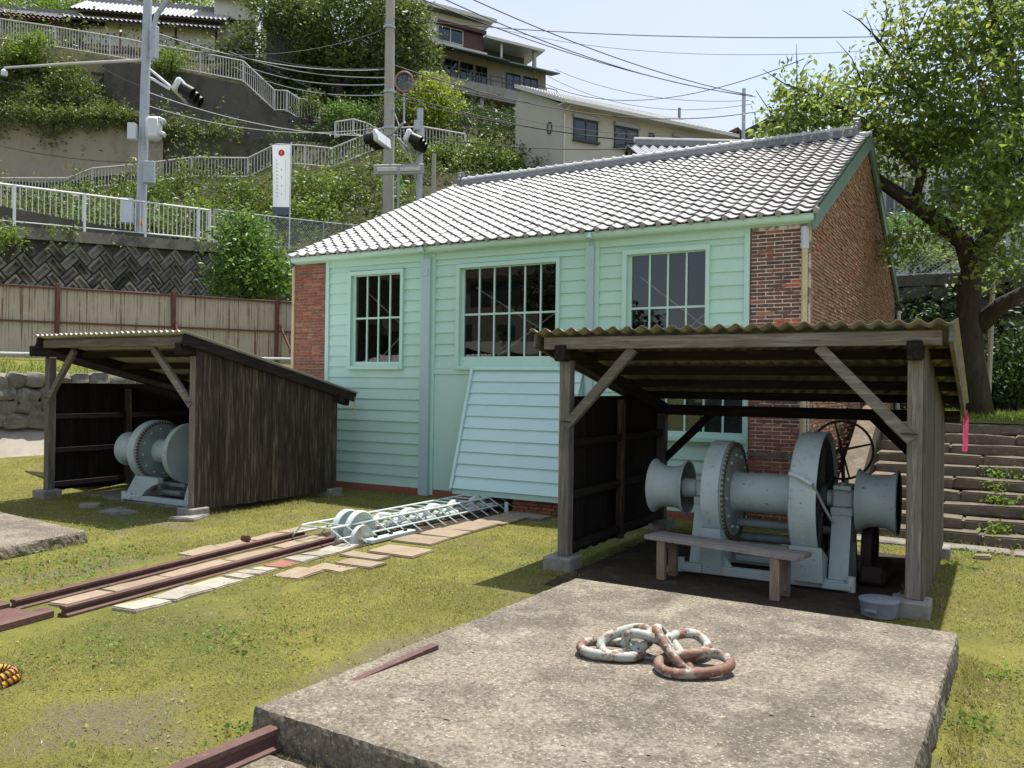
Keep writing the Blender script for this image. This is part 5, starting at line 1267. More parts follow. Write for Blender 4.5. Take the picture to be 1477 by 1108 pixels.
# ---------------------------------------------------------------- sheet metal fence on the left terrace
FA = Vector((-20.52, 11.27, 2.42)); FD = Vector((.4415, .8973, 0)).normalized(); FN = Vector((FD.y, -FD.x, 0))   # FN looks towards the yard
FE = thing('sheet_fence', FA, 'tan corrugated sheet fence with rusty posts and rails behind the left shed', 'fence')
def fz(t): return 2.42 + .006 * t
t = -3.2; i = 0
while t < 11:
    w = .84; mb = MB(); n_ = 44; h = 1.80 + random.uniform(-.012, .012)
    for k in range(n_ + 1):
        s_ = t + (w + .03) * k / n_; p = FA + FD * s_ + FN * (.009 * math.sin(2 * math.pi * s_ / .076) + .004 * (i % 2))
        mb.v += [(p.x, p.y, fz(s_)), (p.x, p.y, fz(s_) + h)]
    mb.f = [(2 * k, 2 * k + 2, 2 * k + 3, 2 * k + 1) for k in range(n_)]
    mb.build('sheet', 'fence_sheet', FE, True, fix=False); t += w; i += 1
for t in (-2.0, 1.2, 3.9, 6.65, 9.3):
    p = FA + FD * t + FN * .07; MB().cbox((p.x, p.y, fz(t) + .9), (.09, .09, 1.95), .008).build('post', 'fence_post', FE)
for hz in (1.76, .93):
    a = FA + FD * -3.2 + FN * .045; b = FA + FD * 11 + FN * .045
    MB().bar((a.x, a.y, fz(-3.2) + hz), (b.x, b.y, fz(11) + hz), .04, .045).build('rail', 'fence_post', FE)
a = FA + FD * 6.7 + FN * .12; b = FA + FD * 7.0 + FN * .7; MB().bar((a.x, a.y, fz(6) + 1.15), (b.x, b.y, fz(6) + .05), .05, .05).build('prop', 'fence_post', FE)
a = FA + FD * 3.95 + FN * .12; b = FA + FD * 4.0 + FN * .6; MB().bar((a.x, a.y, fz(4) + 1.05), (b.x, b.y, fz(4) + .05), .05, .05).build('prop', 'fence_post', FE)
a = WA + WD * -5 + WN * 2.9; b = WA + WD * 9 + WN * 2.4
tag(MB().tube([(a.x, a.y, 2.50), (b.x, b.y, 2.62)], .035, 8).build('pipe', 'pipe_grey', org=a), 'long pale pipe running along the foot of the sheet fence', 'pipe')

# ---------------------------------------------------------------- road retaining wall of herringbone blocks
BW = thing('block_wall', (RX, 12, 2.3), 'mossy dark retaining wall of herringbone blocks below the white railing', 'wall')
MB().bb(RX - .6, RX - .06, -6, 30, 2.2, 6.6).build('core', 'dark_concrete', BW)
w = .29; c45 = math.sqrt(.5)
def block(lx, lz):
    mb = MB(); g_ = .022; e = .085
    o_ = [(g_, g_), (lx - g_, g_), (lx - g_, lz - g_), (g_, lz - g_)]; i_ = [(e, e), (lx - e, e), (lx - e, lz - e), (e, lz - e)]; j_ = [(e + .03, e + .03), (lx - e - .03, e + .03), (lx - e - .03, lz - e - .03), (e + .03, lz - e - .03)]
    for ring, x in ((o_, -.06), (o_, .05), (i_, .06), (j_, -.01)):
        for a, b in ring: mb.v.append((x, (a - b) * c45, (a + b) * c45))
    for r_ in range(3):
        for k in range(4): k2 = (k + 1) % 4; mb.f.append((r_ * 4 + k, r_ * 4 + k2, (r_ + 1) * 4 + k2, (r_ + 1) * 4 + k))
    mb.f.append((12, 13, 14, 15)); return mb.mesh('block', 'block_stone')
BH, BV = block(2 * w, w), block(w, 2 * w)
for ix in range(-40, 80):
    for iz in range(-40, 80):
        r_ = (ix - iz) % 4
        if r_ not in (0, 3): continue
        y = 8.0 + (ix * w - iz * w) * c45; z = 2.6 + (ix * w + iz * w) * c45
        if not (7.2 < y < 20.6 and z > 3.2 and z + 2.1 * w < road_z(y) - .12): continue
        place('block', BH if r_ == 0 else BV, BW, (RX, y, z))
mb = MB()
for a, b in zip(ry[:-1], ry[1:]):
    if a < -12 or b > 40: continue
    mb.add([(rx(a) + .09, a, road_z(a) - .34), (rx(b) + .09, b, road_z(b) - .34), (rx(b) + .09, b, road_z(b) - .02), (rx(a) + .09, a, road_z(a) - .02), (rx(a) - .25, a, road_z(a) - .02), (rx(b) - .25, b, road_z(b) - .02)], [(0, 1, 2, 3), (3, 2, 5, 4)])
mb.build('cap', 'old_concrete', BW)
tag(MB().lathe((RX + .08, 10.4, 5.05), (1, 0, 0), [(0, .13), (.10, .13), (.10, .10), (0, .10)], 16).build('drain_pipe', 'pipe_grey', org=(RX, 10.4, 5)), 'round drain pipe mouth near the top of the herringbone wall', 'pipe')

# white railing along the road
RL = thing('road_railing', (RX, 12, 6), 'bright white steel railing along the road above the block wall', 'railing')
def rp(y, h): return (rx(y) - .08, y, road_z(y) + h)
for h, r_ in ((1.10, .032), (.12, .026)): MB().tube([rp(y, h) for y in (2, 8, 14, 19.7)], r_, 8).build('rail', 'rail_white', RL, 40)
bal = MB().tube([(0, 0, .12), (0, 0, 1.10)], .015, 6).mesh('baluster', 'rail_white'); pst = MB().cbox((0, 0, .56), (.085, .085, 1.14), .006).mesh('post', 'rail_white')
y = 7.0; k = 0
while y < 19.72:
    if k % 12 == 0: place('post', pst, RL, rp(y, 0))
    else: place('baluster', bal, RL, rp(y, 0))
    y += .17; k += 1
place('post', pst, RL, rp(19.7, 0))
# chain link fences
def chain_fence(name, pts, h, label, mat='galvanised', step=.11, dz=0.0, rw=.007):
    """pts: foot points; posts at each, diamond wires between"""
    T = thing(name, pts[0], label, 'fence')
    pts = [Vector(p) for p in pts]; Z = Vector((0, 0, 1))
    for p in pts: MB().tube([p, p + Z * (h + .03)], .03, 8).build('post', mat, T, 40)
    for a, b in zip(pts[:-1], pts[1:]):
        for q in (h, .06): MB().tube([a + Z * q, b + Z * q], .022 if q == h else .012, 6).build('rail', mat, T, 40)
        d = b - a; L_ = d.length; d.normalize(); m_ = MB(); s_ = -h
        while s_ < L_ + h:
            for sg in (1, -1):
                x0_, x1_ = (s_, s_ + h) if sg > 0 else (s_ + h, s_)
                f0 = 0; f1 = 1
                lo, hi = min(x0_, x1_), max(x0_, x1_)
                if hi < 0 or lo > L_: continue
                def pt(f): return a + d * (x0_ + (x1_ - x0_) * f) + Z * h * f
                fa = (0 - x0_) / (x1_ - x0_); fb = (L_ - x0_) / (x1_ - x0_); fa, fb = min(fa, fb), max(fa, fb); fa, fb = max(0, fa), min(1, fb)
                if fb > fa: m_.bar(pt(fa), pt(fb), rw, rw)
            s_ += step
        o = m_.build('wire_mesh', mat, T); tag(o, kind='stuff')
    return T
chain_fence('chain_link_fence', [rp(19.9, 0), rp(22.3, 0), rp(25, 0), rp(28, 0)], 1.15, 'grey chain link fence continuing from the end of the white railing')
chain_fence('chain_link_fence', [(-2.4, 24.7, 5.0), (.2, 24.7, 5.0), (2.8, 24.7, 5.0), (5.4, 24.7, 5.0)], 1.15, 'chain link fence with pale rails on the masonry wall behind the cherry tree', step=.12, rw=.010)

# ---------------------------------------------------------------- banner, poles, signals, wires
bp0 = at(417, 360, 26.5); bt = at(420, 208, 26.5)
BN = thing('banner_flag', bp0, 'tall white banner with a red round mark hanging from a thin pole', 'banner')
MB().tube([bp0, bt + Vector((0, 0, .05))], .018, 8).build('pole', 'rail_white', BN)
nn = -FW; nn = Vector((nn.x, nn.y, 0)).normalized(); ss = Vector((nn.y, -nn.x, 0)); ss = -ss if ss.dot(RT) > 0 else ss    # ss points away from the pole, to the banner's free edge
bh = 1.95; bw = .60; n_ = 14; mb = MB()
top = bt - Vector((0, 0, .03))
def bpnt(a, b, off=0.0): return top + ss * (a * bw * (1 - .10 * b)) + Vector((0, 0, -b * bh)) + nn * (.03 * math.sin(a * 4 + b * 3) * a + off)
for j in range(n_ + 1):
    for k in range(7): mb.v.append(tuple(bpnt(k / 6, j / n_)))
mb.f = [(j * 7 + k, j * 7 + k + 1, (j + 1) * 7 + k + 1, (j + 1) * 7 + k) for j in range(n_) for k in range(6)]
cl = mb.build('cloth', 'banner_cloth', BN, True, fix=False)
mk = MB(); pts = [bpnt(.5 + .165 * math.cos(t), .13 + .052 * math.sin(t), .012) for t in np.linspace(0, 2 * math.pi, 24)[:-1]]; mk.add(pts, [tuple(range(len(pts)))]); mk.build('round_mark', 'banner_red', BN, fix=False)
def glyph(a, b, s, mat, seed):
    g_ = random.Random(seed); m_ = MB()
    for q in range(3):
        y_ = b + (q - 1) * s * .34; m_.add([bpnt(a - s * .9, y_ - s * .05, .015), bpnt(a + s * .9, y_ - s * .05, .015), bpnt(a + s * .9, y_ + s * .05, .015), bpnt(a - s * .9, y_ + s * .05, .015)], [(0, 1, 2, 3)])
    for q in range(2):
        x_ = a + g_.uniform(-.6, .6) * s; m_.add([bpnt(x_ - s * .16, b - s * .45, .015), bpnt(x_ + s * .16, b - s * .45, .015), bpnt(x_ + s * .16, b + s * .45, .015), bpnt(x_ - s * .16, b + s * .45, .015)], [(0, 1, 2, 3)])
    m_.build('glyph', mat, BN, fix=False)
glyph(.5, .13, .05, 'banner_cloth', 0)
for k in range(11): glyph(.76, .25 + k * .058, .035, 'banner_red' if 6 <= k <= 7 else 'banner_blue', k)
for k, b in enumerate((.40, .52, .66, .79)): glyph(.50, b, .036, 'frame_grey', 20 + k)
m_ = MB().add([bpnt(.26, .24, .012), bpnt(.275, .24, .012), bpnt(.275, .9, .012), bpnt(.26, .9, .012)], [(0, 1, 2, 3)]); m_.build('thin_line', 'frame_grey', BN, fix=False)
fb = MB(); fb.v = [tuple(bpnt(a, b)) for b in (1.0, 1.13) for a in (0, .5, 1)]; fb.f = [(0, 1, 4, 3), (1, 2, 5, 4)]; fb.build('foot_band', 'banner_foot', BN, fix=False)

def signal(name, c, direc, label, scale=1.0, dn=0.25):
    """three-lamp traffic signal housing with hoods, lamps facing 'direc'"""
    T = thing(name, c, label, 'traffic light'); c = Vector(c); f = Vector(direc).normalized(); f = (f - Vector((0, 0, dn))).normalized(); s = f.cross(Vector((0, 0, 1))).normalized(); u_ = s.cross(f)
    rt = Matrix((s, f, u_)).transposed()
    MB().cbox(c, (1.15 * scale, .16 * scale, .40 * scale), .05 * scale, rt).build('housing', 'signal_white', T, 40)
    for k in (-1, 0, 1):
        p = c + s * k * .36 * scale + f * .08 * scale
        MB().lathe(p, f, [(0, 0), (0, .15 * scale), (.34 * scale, .15 * scale), (.34 * scale, .165 * scale), (0, .165 * scale)], 18, 0, math.pi * 2).build('hood', 'signal_black', T, 40)
    return T
pa0 = at(202.5, 352, 28.6); pa0.z = road_z(20) - .0
PA = thing('traffic_pole', pa0, 'tall grey steel pole beside the white railing carrying signals and boxes', 'pole')
ptop = at(214, -25, 28.6)
MB().tube([pa0, pa0.lerp(ptop, .5), ptop], [.17, .155, .14], 14).build('shaft', 'galvanised', PA, 40)
def onA(v): return pa0.lerp(ptop, (352 - v) / 377.0)
MB().tube([onA(88) + Vector((0, 0, 0)), at(100, 92, 28.0), at(6, 98, 27.6)], [.06, .05, .04], 8).build('arm', 'rail_far', PA, 40)
MB().lathe(at(6, 105, 27.6), (0, 0, 1), [(-.12, 0), (-.1, .09), (.05, .1), (.14, .03)], 12).build('sensor', 'signal_white', PA, 40)
MB().tube([at(221, 88, 28.4), at(222, 40, 28.4), at(226, 22, 28.4), at(245, -4, 28.4)], .085, 10).build('lamp_bracket', 'galvanised', PA, 40)
for (u, v, w_, h_) in ((217, 62, .22, 1.1),): MB().cbox(at(u + 6, v, 28.4), (w_, .2, h_), .02).build('equipment_box', 'galvanised', PA)
for a, b in (((216, 100), (246, 125)), ((216, 112), (244, 128))): MB().tube([at(*a, 28.5), at(*b, 27.9)], .045, 8).build('signal_arm', 'signal_white', PA, 40)
for (u, v, wu, hv, nm) in ((191, 190, 12, 24, 'small_box'), (215.5, 249, 15, 32, 'control_box'), (183.5, 304, 17, 36, 'meter_box')):
    d = 28.3; s = d / FPX; rt = Matrix.Rotation(yaw + .12, 3, 'Z'); MB().cbox(at(u, v, d), (wu * s, .22, hv * s), .02, rt).build(nm, 'signal_white' if nm != 'control_box' else 'galvanised', PA)
MB().cbox(at(203.6, 321, 28.38), (.10, .06, .14), .005, Matrix.Rotation(yaw, 3, 'Z')).build('sticker', 'sticker', PA)
PG = thing('pedestrian_signal', at(216, 205, 28.4), 'white two lamp pedestrian signal on the grey steel pole', 'traffic light')
d = 28.2; s = d / FPX; rt = Matrix.Rotation(yaw + .2, 3, 'Z')
MB().cbox(at(222, 186, d), (20 * s, .45, 33 * s), .09, rt).build('housing', 'signal_white', PG, 40)
for v in (174, 193): MB().cbox(at(233, v, d), (11 * s, .3, 6 * s), .03, rt @ Matrix.Rotation(.4, 3, 'Y')).build('hood', 'signal_white', PG)
signal('traffic_signal', at(264, 131, 27.8), RT * .95 + FW * .05, 'slanted traffic signal with black hoods beside the grey steel pole', 1.2, .55)
PB = at(560, 330, 33.0); PB.z = 7.5
ub = thing('utility_pole', PB, 'tall pale concrete utility pole standing behind the tiled roof', 'pole')
MB().tube([PB, at(563, -30, 33.0)], [.23, .17], 16).build('shaft', 'pole_concrete', ub, 40)
for v in (40, 133, 185): MB().lathe(at(561.5, v, 33), (0, 0, 1), [(-.06, .215), (-.05, .235), (.05, .235), (.06, .215)], 16).build('band', 'galvanised', ub, 40)
MB().tube([at(563, 195, 32.7), at(584, 176, 32.2)], .05, 8).build('bracket', 'galvanised', ub, 40)
MB().tube([at(566, 155, 32.9), at(576, 182, 32.6)], .02, 6).build('stay', 'galvanised', ub)
PC = at(604, 330, 31.0); PC.z = 7.5
uc = thing('signal_mast', PC, 'shorter blue grey steel mast beside the concrete utility pole', 'pole')
MB().tube([PC, at(606, 157, 31)], .115, 12).build('shaft', 'galvanised', uc, 40); MB().cbox(at(602, 181, 30.9), (.24, .2, .36), .02, Matrix.Rotation(yaw, 3, 'Z')).build('junction_box', 'galvanised', uc)
MB().tube([at(576, 200, 30.6), at(597, 240, 30.8), at(600, 262, 31)], .04, 8).build('arm', 'galvanised', uc, 40); MB().tube([at(573, 199, 30.5), at(604, 230, 31)], .05, 8).build('arm', 'galvanised', uc, 40)
signal('traffic_signal', at(551, 202, 30.8), -RT + FW * .25, 'traffic signal with black hoods on the concrete utility pole, facing down the road', 1.15, .12)
signal('traffic_signal', at(593, 202, 30.4), RT * .9 - FW * .1, 'traffic signal with black hoods beside the blue grey mast, facing up the road', 1.15, .45)
SG = thing('road_sign', at(575, 300, 30.2), 'grey back of a long rounded road sign on a thin post', 'sign')
c = at(575.5, 244.5, 30.2); s = 30.2 / FPX; rt = Matrix.Rotation(yaw + .05, 3, 'Z') @ Matrix.Rotation(-.05, 3, 'Y')
MB().cbox(c, (73 * s, .06, 15.5 * s), .03, rt).build('board', 'frame_grey', SG); MB().cbox(c - FW * .05, (62 * s, .03, 6 * s), .01, rt).build('stiffener', 'rail_far', SG)
q = at(574, 320, 30.2); MB().tube([(q.x, q.y, 7.3), at(575, 238, 30.15)], .05, 8).build('post', 'frame_grey', SG, 40)
q = at(625, 300, 31.5); tag(MB().tube([(q.x, q.y, 7.4), at(626, 222, 31.5)], .085, 10).build('bollard_post', 'pole_concrete', org=(q.x, q.y, 7.4)), 'slim pale post behind the left end of the tiled ridge', 'post')
mr = thing('traffic_mirror', at(583, 135, 44), 'round traffic mirror with a reddish rim beside the utility pole', 'mirror')
m_ = MB(); c = at(583, 118, 44); m_.tube([c + RT * .46 * math.cos(t) + UP * .52 * math.sin(t) for t in np.linspace(0, 2 * math.pi, 25)], .06, 6); m_.build('rim', 'mirror_frame', mr, 40)
MB().lathe(c + FW * .05, -FW, [(0, .45), (.03, .3), (.05, 0)], 24).build('glass', 'far_pane', mr, 40); q = at(583, 150, 44.1); MB().tube([(q.x, q.y, q.z - 1), at(583, 118, 44.1)], .05, 8).build('post', 'galvanised', mr)

def wire(a, b, sag, label, r_=.018, mat='wire', n_=18):
    a = Vector(a); b = Vector(b); pts = [a.lerp(b, k / n_) - Vector((0, 0, sag * 4 * (k / n_) * (1 - k / n_))) for k in range(n_ + 1)]
    return tag(MB().tube(pts, r_, 5, cap=False).build('overhead_wire', mat, org=a), label, 'wire')
WL = 'dark overhead wire strung across the sky above the tiled roof'
for i, (a, b, sg, r_) in enumerate([((562, 26, 33), (1600, 40, 24), .5, .016), ((562, -20, 33), (1090, 140, 48), .6, .022), ((640, -20, 33), (1085, 138, 48), .5, .024), ((590, -25, 33), (1075, 137, 48), .7, .024),
       ((562, 92, 33), (1110, 158, 46), 1.2, .024), ((705, 38, 62), (1300, 70, 40), 1.0, .014), ((780, 118, 64), (1160, 85, 36), 1.6, .02), ((790, 110, 64), (1085, 150, 50), 1.2, .016), ((800, 100, 64), (1080, 145, 50), .8, .016)]):
    o = wire(at(*a), at(*b), sg, WL, r_); o['group'] = 'wires across the sky'
WH = 'overhead wire running past the wooded hillside to the concrete utility pole'
for i, (a, b, sg, r_, mt) in enumerate([((340, 70, 46), (561, 98, 33), .4, .022, 'wire'), ((330, 74, 46), (561, 112, 33), .4, .022, 'wire_pale'), ((345, 92, 46), (561, 122, 33), .4, .022, 'wire_pale'), ((340, 98, 46), (561, 137, 33), .5, .022, 'wire_pale'),
       ((330, 60, 46), (561, 160, 33), .5, .018, 'wire'), ((205, 40, 28.5), (561, 100, 33), .5, .016, 'wire_pale'), ((205, 62, 28.5), (561, 40, 33), .7, .016, 'wire'), ((205, 130, 28.5), (575, 195, 33), .5, .016, 'wire_pale'), ((205, 150, 28.5), (540, 185, 33), .5, .014, 'wire_pale')]):
    o = wire(at(*a), at(*b), sg, WH, r_, mt); o['group'] = 'wires to the utility pole'
WR = 'overhead wire sloping down in front of the beige house'
for i, (a, b, sg, r_) in enumerate([((561, 132, 33), (985, 208, 34), .4, .022), ((561, 140, 33), (960, 205, 34), .3, .016), ((561, 190, 33), (940, 213, 33), .3, .022), ((561, 108, 33), (960, 195, 34), .6, .012)]):
    o = wire(at(*a), at(*b), sg, WR, r_); o['group'] = 'wires before the beige house'
WL2 = 'thin wire crossing the ivy slope to the grey steel pole'
for (a, b, sg) in (((-40, 105, 30), (205, 148, 28.5), .2), ((-40, 200, 31), (205, 235, 28.5), .2), ((130, 85, 34), (205, 125, 28.5), .1)):
    o = wire(at(*a), at(*b), sg, WL2, .014); o['group'] = 'wires over the ivy slope'

# ---------------------------------------------------------------- hillside: walls, stair railings
def far_rail(name, pts, d, h, label, pan=False):
    T = thing(name, at(*pts[0], d), label, 'railing'); P_ = [at(u, v, d) for u, v in pts]; Z = Vector((0, 0, 1))
    MB().tube(P_, .045, 6).build('hand_rail', 'rail_far', T); MB().tube([p - Z * (h - .1) for p in P_], .04, 6).build('lower_rail', 'rail_far', T)
    m_ = MB()
    for a, b in zip(P_[:-1], P_[1:]):
        n_ = max(2, int((b - a).length / .17))
        for k in range(n_):
            p = a.lerp(b, k / n_)
            m_.bar(p, p - Z * (h - .1), .032, .032, up=(1, 0, 0))
        MB().bar(a + Z * .02, a - Z * h, .09, .09, up=(1, 0, 0)).build('post', 'rail_far', T)
    MB().bar(P_[-1], P_[-1] - Z * h, .09, .09, up=(1, 0, 0)).build('post', 'rail_far', T)
    o = m_.build('balusters', 'rail_far', T); tag(o, kind='stuff'); return T
far_rail('stair_railing', [(-60, 256), (0, 257), (98, 257), (133, 243), (199, 237), (277, 227), (358, 228), (399, 208), (440, 210), (479, 214), (550, 185), (611, 183), (671, 193.5)], 44.9, 1.1, 'pale stepped railing climbing the hillside below the tan retaining wall')
far_rail('lane_railing', [(-60, 14), (0, 27), (80, 39), (159, 52), (228, 65), (289, 76), (351, 88), (396, 130), (414, 131), (431, 142), (461, 147)], 51.6, 1.3, 'long pale railing of the upper lane before the old tiled house')
far_rail('stair_railing', [(484, 176), (510, 172), (530, 178), (552, 190)], 47.5, .9, 'short dark stretch of railing at the top of the hillside stair')
rw = MB()
def wall_face(pts_top, pts_bot, d0, th=.5):
    """battered wall between an upper and a lower survey line"""
    m_ = MB(); a = [at(u, v, d0 + .25) for u, v in pts_top]; b = [at(u, v, d0) for u, v in pts_bot]; n_ = len(a)
    m_.v = [tuple(p) for p in a + b] + [tuple(p + fh * th) for p in a] + [tuple(p + fh * th) for p in b]
    for k in range(n_ - 1): m_.f += [(k, k + 1, n_ + k + 1, n_ + k), (k, 2 * n_ + k, 2 * n_ + k + 1, k + 1)]
    return m_
o = wall_face([(-80, 160), (0, 163), (90, 168), (170, 176), (235, 190)], [(-80, 292), (0, 292), (90, 292), (170, 276), (235, 270)], 47.0).build('retaining_wall', 'tan_concrete', org=at(80, 270, 47)); tag(o, 'tan stained concrete retaining wall under hanging ivy', 'wall')
o = wall_face([(230, 170), (280, 180), (335, 196), (420, 200)], [(230, 272), (280, 262), (335, 262), (420, 248)], 47.3).build('rock_face', 'rock_face', org=at(300, 250, 47)); tag(o, 'dark rough rock face right of the tan retaining wall', 'rock')
o = wall_face([(150, 84), (228, 97), (289, 109), (351, 122), (396, 160), (480, 182)], [(150, 215), (228, 215), (289, 220), (351, 225), (396, 232), (480, 240)], 51.0).build('retaining_wall', 'dark_concrete', org=at(300, 200, 51)); tag(o, 'dark concrete retaining wall under the railing of the upper lane', 'wall')
o = wall_face([(585, 222), (620, 216), (680, 226), (725, 238)], [(585, 320), (620, 320), (680, 320), (725, 320)], 43.0).build('rock_face', 'rock_face', org=at(650, 260, 43)); tag(o, 'ivy grown stone bank behind the traffic mast', 'rock')
o = wall_face([(665, 222), (715, 226), (760, 238)], [(665, 300), (715, 300), (760, 300)], 44.5).build('retaining_wall', 'dark_concrete', org=at(710, 260, 44)); tag(o, 'low grey concrete wall between the stone bank and the beige house', 'wall')

# ---------------------------------------------------------------- houses on the hill (built in their own axes, then turned)
def wave_roof(T, x0, x1, p0, p1, mat, pitch=.3, amp=.045, name='roof', th=.10, rows=1):
    """tiled slope from eave p0=(y,z) up to p1, ribs running up the slope, each course a little step"""
    mb = MB(); n_ = int((x1 - x0) / pitch * 6); d = Vector((0, p1[0] - p0[0], p1[1] - p0[1])); nr = Vector((0, -d.z, d.y)).normalized(); nr = nr if nr.z > 0 else -nr
    rows = max(1, int(d.length / .30)); m1 = n_ + 1
    for r_ in range(rows):
        for f, lift in ((r_ / rows, .03), ((r_ + 1) / rows, 0.0)):
            for k in range(m1):
                x = x0 + (x1 - x0) * k / n_; q = Vector((x, p0[0], p0[1])) + d * f + nr * (amp * math.cos(2 * math.pi * x / pitch) + lift); mb.v.append(tuple(q))
    tot = 2 * rows
    for j in range(tot - 1):
        for k in range(n_): mb.f.append((j * m1 + k, j * m1 + k + 1, (j + 1) * m1 + k + 1, (j + 1) * m1 + k))
    o = mb.build(name, mat, T, 50, fix=False)
    dk = MB(); a0 = Vector((0, p0[0], p0[1])) - nr * .05; a1 = a0 + d
    dk.prism([(x0, a0.y, a0.z), (x0, a1.y, a1.z), (x0, a1.y - nr.y * th, a1.z - nr.z * th), (x0, a0.y - nr.y * th, a0.z - nr.z * th)], (x1 - x0, 0, 0)); dk.build('eaves', 'house_dark', o)
    return o
def win(T, x0, x1, z0, z1, y, fm='frame_dark', cols=2, curtain=True, dep=.05):
    f = MB().bb(x0, x0 + .06, y - dep, y + .05, z0, z1).bb(x1 - .06, x1, y - dep, y + .05, z0, z1).bb(x0 + .06, x1 - .06, y - dep, y + .05, z1 - .06, z1).bb(x0 + .06, x1 - .06, y - dep, y + .05, z0, z0 + .06)
    for k in range(1, cols): x = x0 + (x1 - x0) * k / cols; f.bb(x - .03, x + .03, y - dep, y + .05, z0 + .06, z1 - .06)
    w_ = f.build('window', fm, T)
    for k in range(cols):
        xa = x0 + .05 + (x1 - x0 - .1) * k / cols; xb = x0 + .05 + (x1 - x0 - .1) * (k + 1) / cols
        MB().add([(xa, y - .01, z0 + .05), (xb, y - .01, z0 + .05), (xb, y - .01, z1 - .05), (xa, y - .01, z1 - .05)], [(0, 1, 2, 3)]).build('pane', 'far_pane', w_, fix=False)
        if curtain: MB().add([(xa, y + .03, z0 + .05), (xb, y + .03, z0 + .05), (xb, y + .03, z1 - .05), (xa, y + .03, z1 - .05)], [(0, 1, 2, 3)]).build('curtain', 'curtain' if (k % 2 == 0) else 'grey_siding', w_, fix=False)
    return w_
def house(name, label):
    return thing(name, (0, 0, 0), label, 'house')
def settle(T, p, a): T.location = p; T.rotation_euler = (0, 0, yaw + a)

# old tiled house on the upper lane
T = house('tiled_house', 'old low house with silver tiled roofs and white walls above the upper lane')
MB().bb(0, 8.8, 0, 6, -2.5, 3.2).build('wall', 'house_white', T)
for x in (.0, 2.4, 4.6, 6.0, 8.7): MB().bb(x, x + .14, -.03, .0, -2.4, 2.6).build('timber', 'house_brown', T)
MB().bb(0, 8.8, -.035, .0, .95, 1.10).build('timber', 'house_brown', T); MB().bb(0, 2.4, -.02, 0, -2.4, .95).build('wall_panel', 'pink_wall', T); MB().bb(6.15, 8.2, -.02, 0, -2.4, .95).build('wall_panel', 'pink_wall', T)
win(T, 4.8, 5.9, -.6, .9, -.03, curtain=False); win(T, 2.6, 4.4, -.6, .9, -.03, curtain=False)
wave_roof(T, -1.0, 9.3, (-1.0, 2.46), (.1, 3.02), 'cap_tile'); MB().bb(-.2, 9.0, -.06, .1, 2.7, 3.25).build('eaves_wall', 'house_dark', T)
wave_roof(T, -.7, 9.5, (-.55, 3.25), (2.8, 5.2), 'cap_tile'); wave_roof(T, -.7, 9.5, (6.2, 3.25), (2.8, 5.2), 'cap_tile')
MB().bb(-.3, 9.6, 2.6, 3.0, 5.1, 5.4).build('ridge', 'ridge_tile', T); MB().prism([(8.75, 0, 3.2), (8.75, 6, 3.2), (8.75, 2.8, 5.1)], (.05, 0, 0)).prism([(0, 0, 3.2), (0, 6, 3.2), (0, 2.8, 5.1)], (.05, 0, 0)).build('gable', 'house_white', T)
settle(T, at(118, 86, 57.5), R(9))
T = house('white_house', 'tall plain white house at the end of the old tiled house')
MB().bb(0, 2.8, 0, 5, -3, 4.3).build('wall', 'house_white', T); wave_roof(T, -.9, 3.3, (-.8, 4.2), (2.5, 5.3), 'cap_tile'); MB().bb(1.1, 2.7, -.5, -.02, 2.55, 2.65).build('canopy', 'house_brown', T); win(T, .4, 1.0, -1.2, .6, -.02)
settle(T, at(308, 82, 60), R(12))
T = house('tiled_house', 'low house at the frame edge showing only its worn reddish tile roof')
MB().bb(0, 10, 0, 5, -2, 1.7).build('wall', 'aged_wall', T); wave_roof(T, -.5, 10.4, (-.7, 1.4), (2.5, 2.9), 'dark_tile'); wave_roof(T, -.5, 10.4, (-.9, 1.15), (-.3, 1.5), 'terracotta'); MB().bb(-.4, 10.2, 2.3, 2.7, 2.85, 3.1).build('ridge', 'ridge_tile', T)
settle(T, at(-90, 45, 56), R(12))
T = house('garden_shed', 'dark grey board shed half hidden by the big hillside tree')
MB().bb(0, 4.2, 0, 3, -3, 1.9).build('wall', 'grey_siding', T); MB().bb(-.3, 4.5, -.5, 3.2, 1.9, 2.05).build('roof', 'frame_grey', T)
for k in range(14): MB().bb(.15 + k * .29, .17 + k * .29, -.03, 0, -1.5, 1.5).build('batten', 'frame_dark', T)
settle(T, at(384, 70, 60), R(6))

# stacked houses at the top right of the hill
T = house('balcony_house', 'stacked old house with maroon shutter and long concrete balcony high on the hill')
MB().bb(-2.2, 6.2, 0, 6, 4.2, 6.6).build('upper_wall', 'house_white', T)
MB().prism([(-2.2, 0, 6.6), (-2.2, 6, 6.6), (-2.2, 0, 6.75)], (8.4, 0, 0)).build('upper_gable', 'house_white', T)
MB().prism([(-2.6, -.8, 6.72), (6.8, -.8, 6.72), (6.8, 6.5, 6.2), (-2.6, 6.5, 6.2)], (0, 0, .14)).build('upper_roof', 'dark_tile', T)
MB().bb(-2.7, 6.9, -.9, -.78, 6.60, 6.9).build('fascia', 'house_trim', T)
win(T, 2.3, 4.45, 4.6, 5.75, -.03, 'house_trim'); MB().bb(4.5, 6.15, -.12, .0, 4.45, 5.7).build('shutter', 'maroon', T); MB().bb(2.2, 6.25, -.45, 0, 5.75, 6.0).build('awning', 'maroon', T)
MB().bb(1.7, 6.3, -.5, .05, 4.15, 4.3).build('ledge', 'house_trim', T); MB().prism([(1.0, -1.3, 3.75), (7.4, -1.3, 3.75), (7.4, .1, 4.1), (1.0, .1, 4.1)], (0, 0, .06)).build('lean_to', 'copper_green', T)
MB().bb(-2.2, 12, .1, 6, -2.5, 4.15).build('lower_wall', 'aged_wall', T); MB().bb(6.2, 10.6, 1.2, 6, 4.15, 5.3).build('loggia_wall', 'house_dark', T)
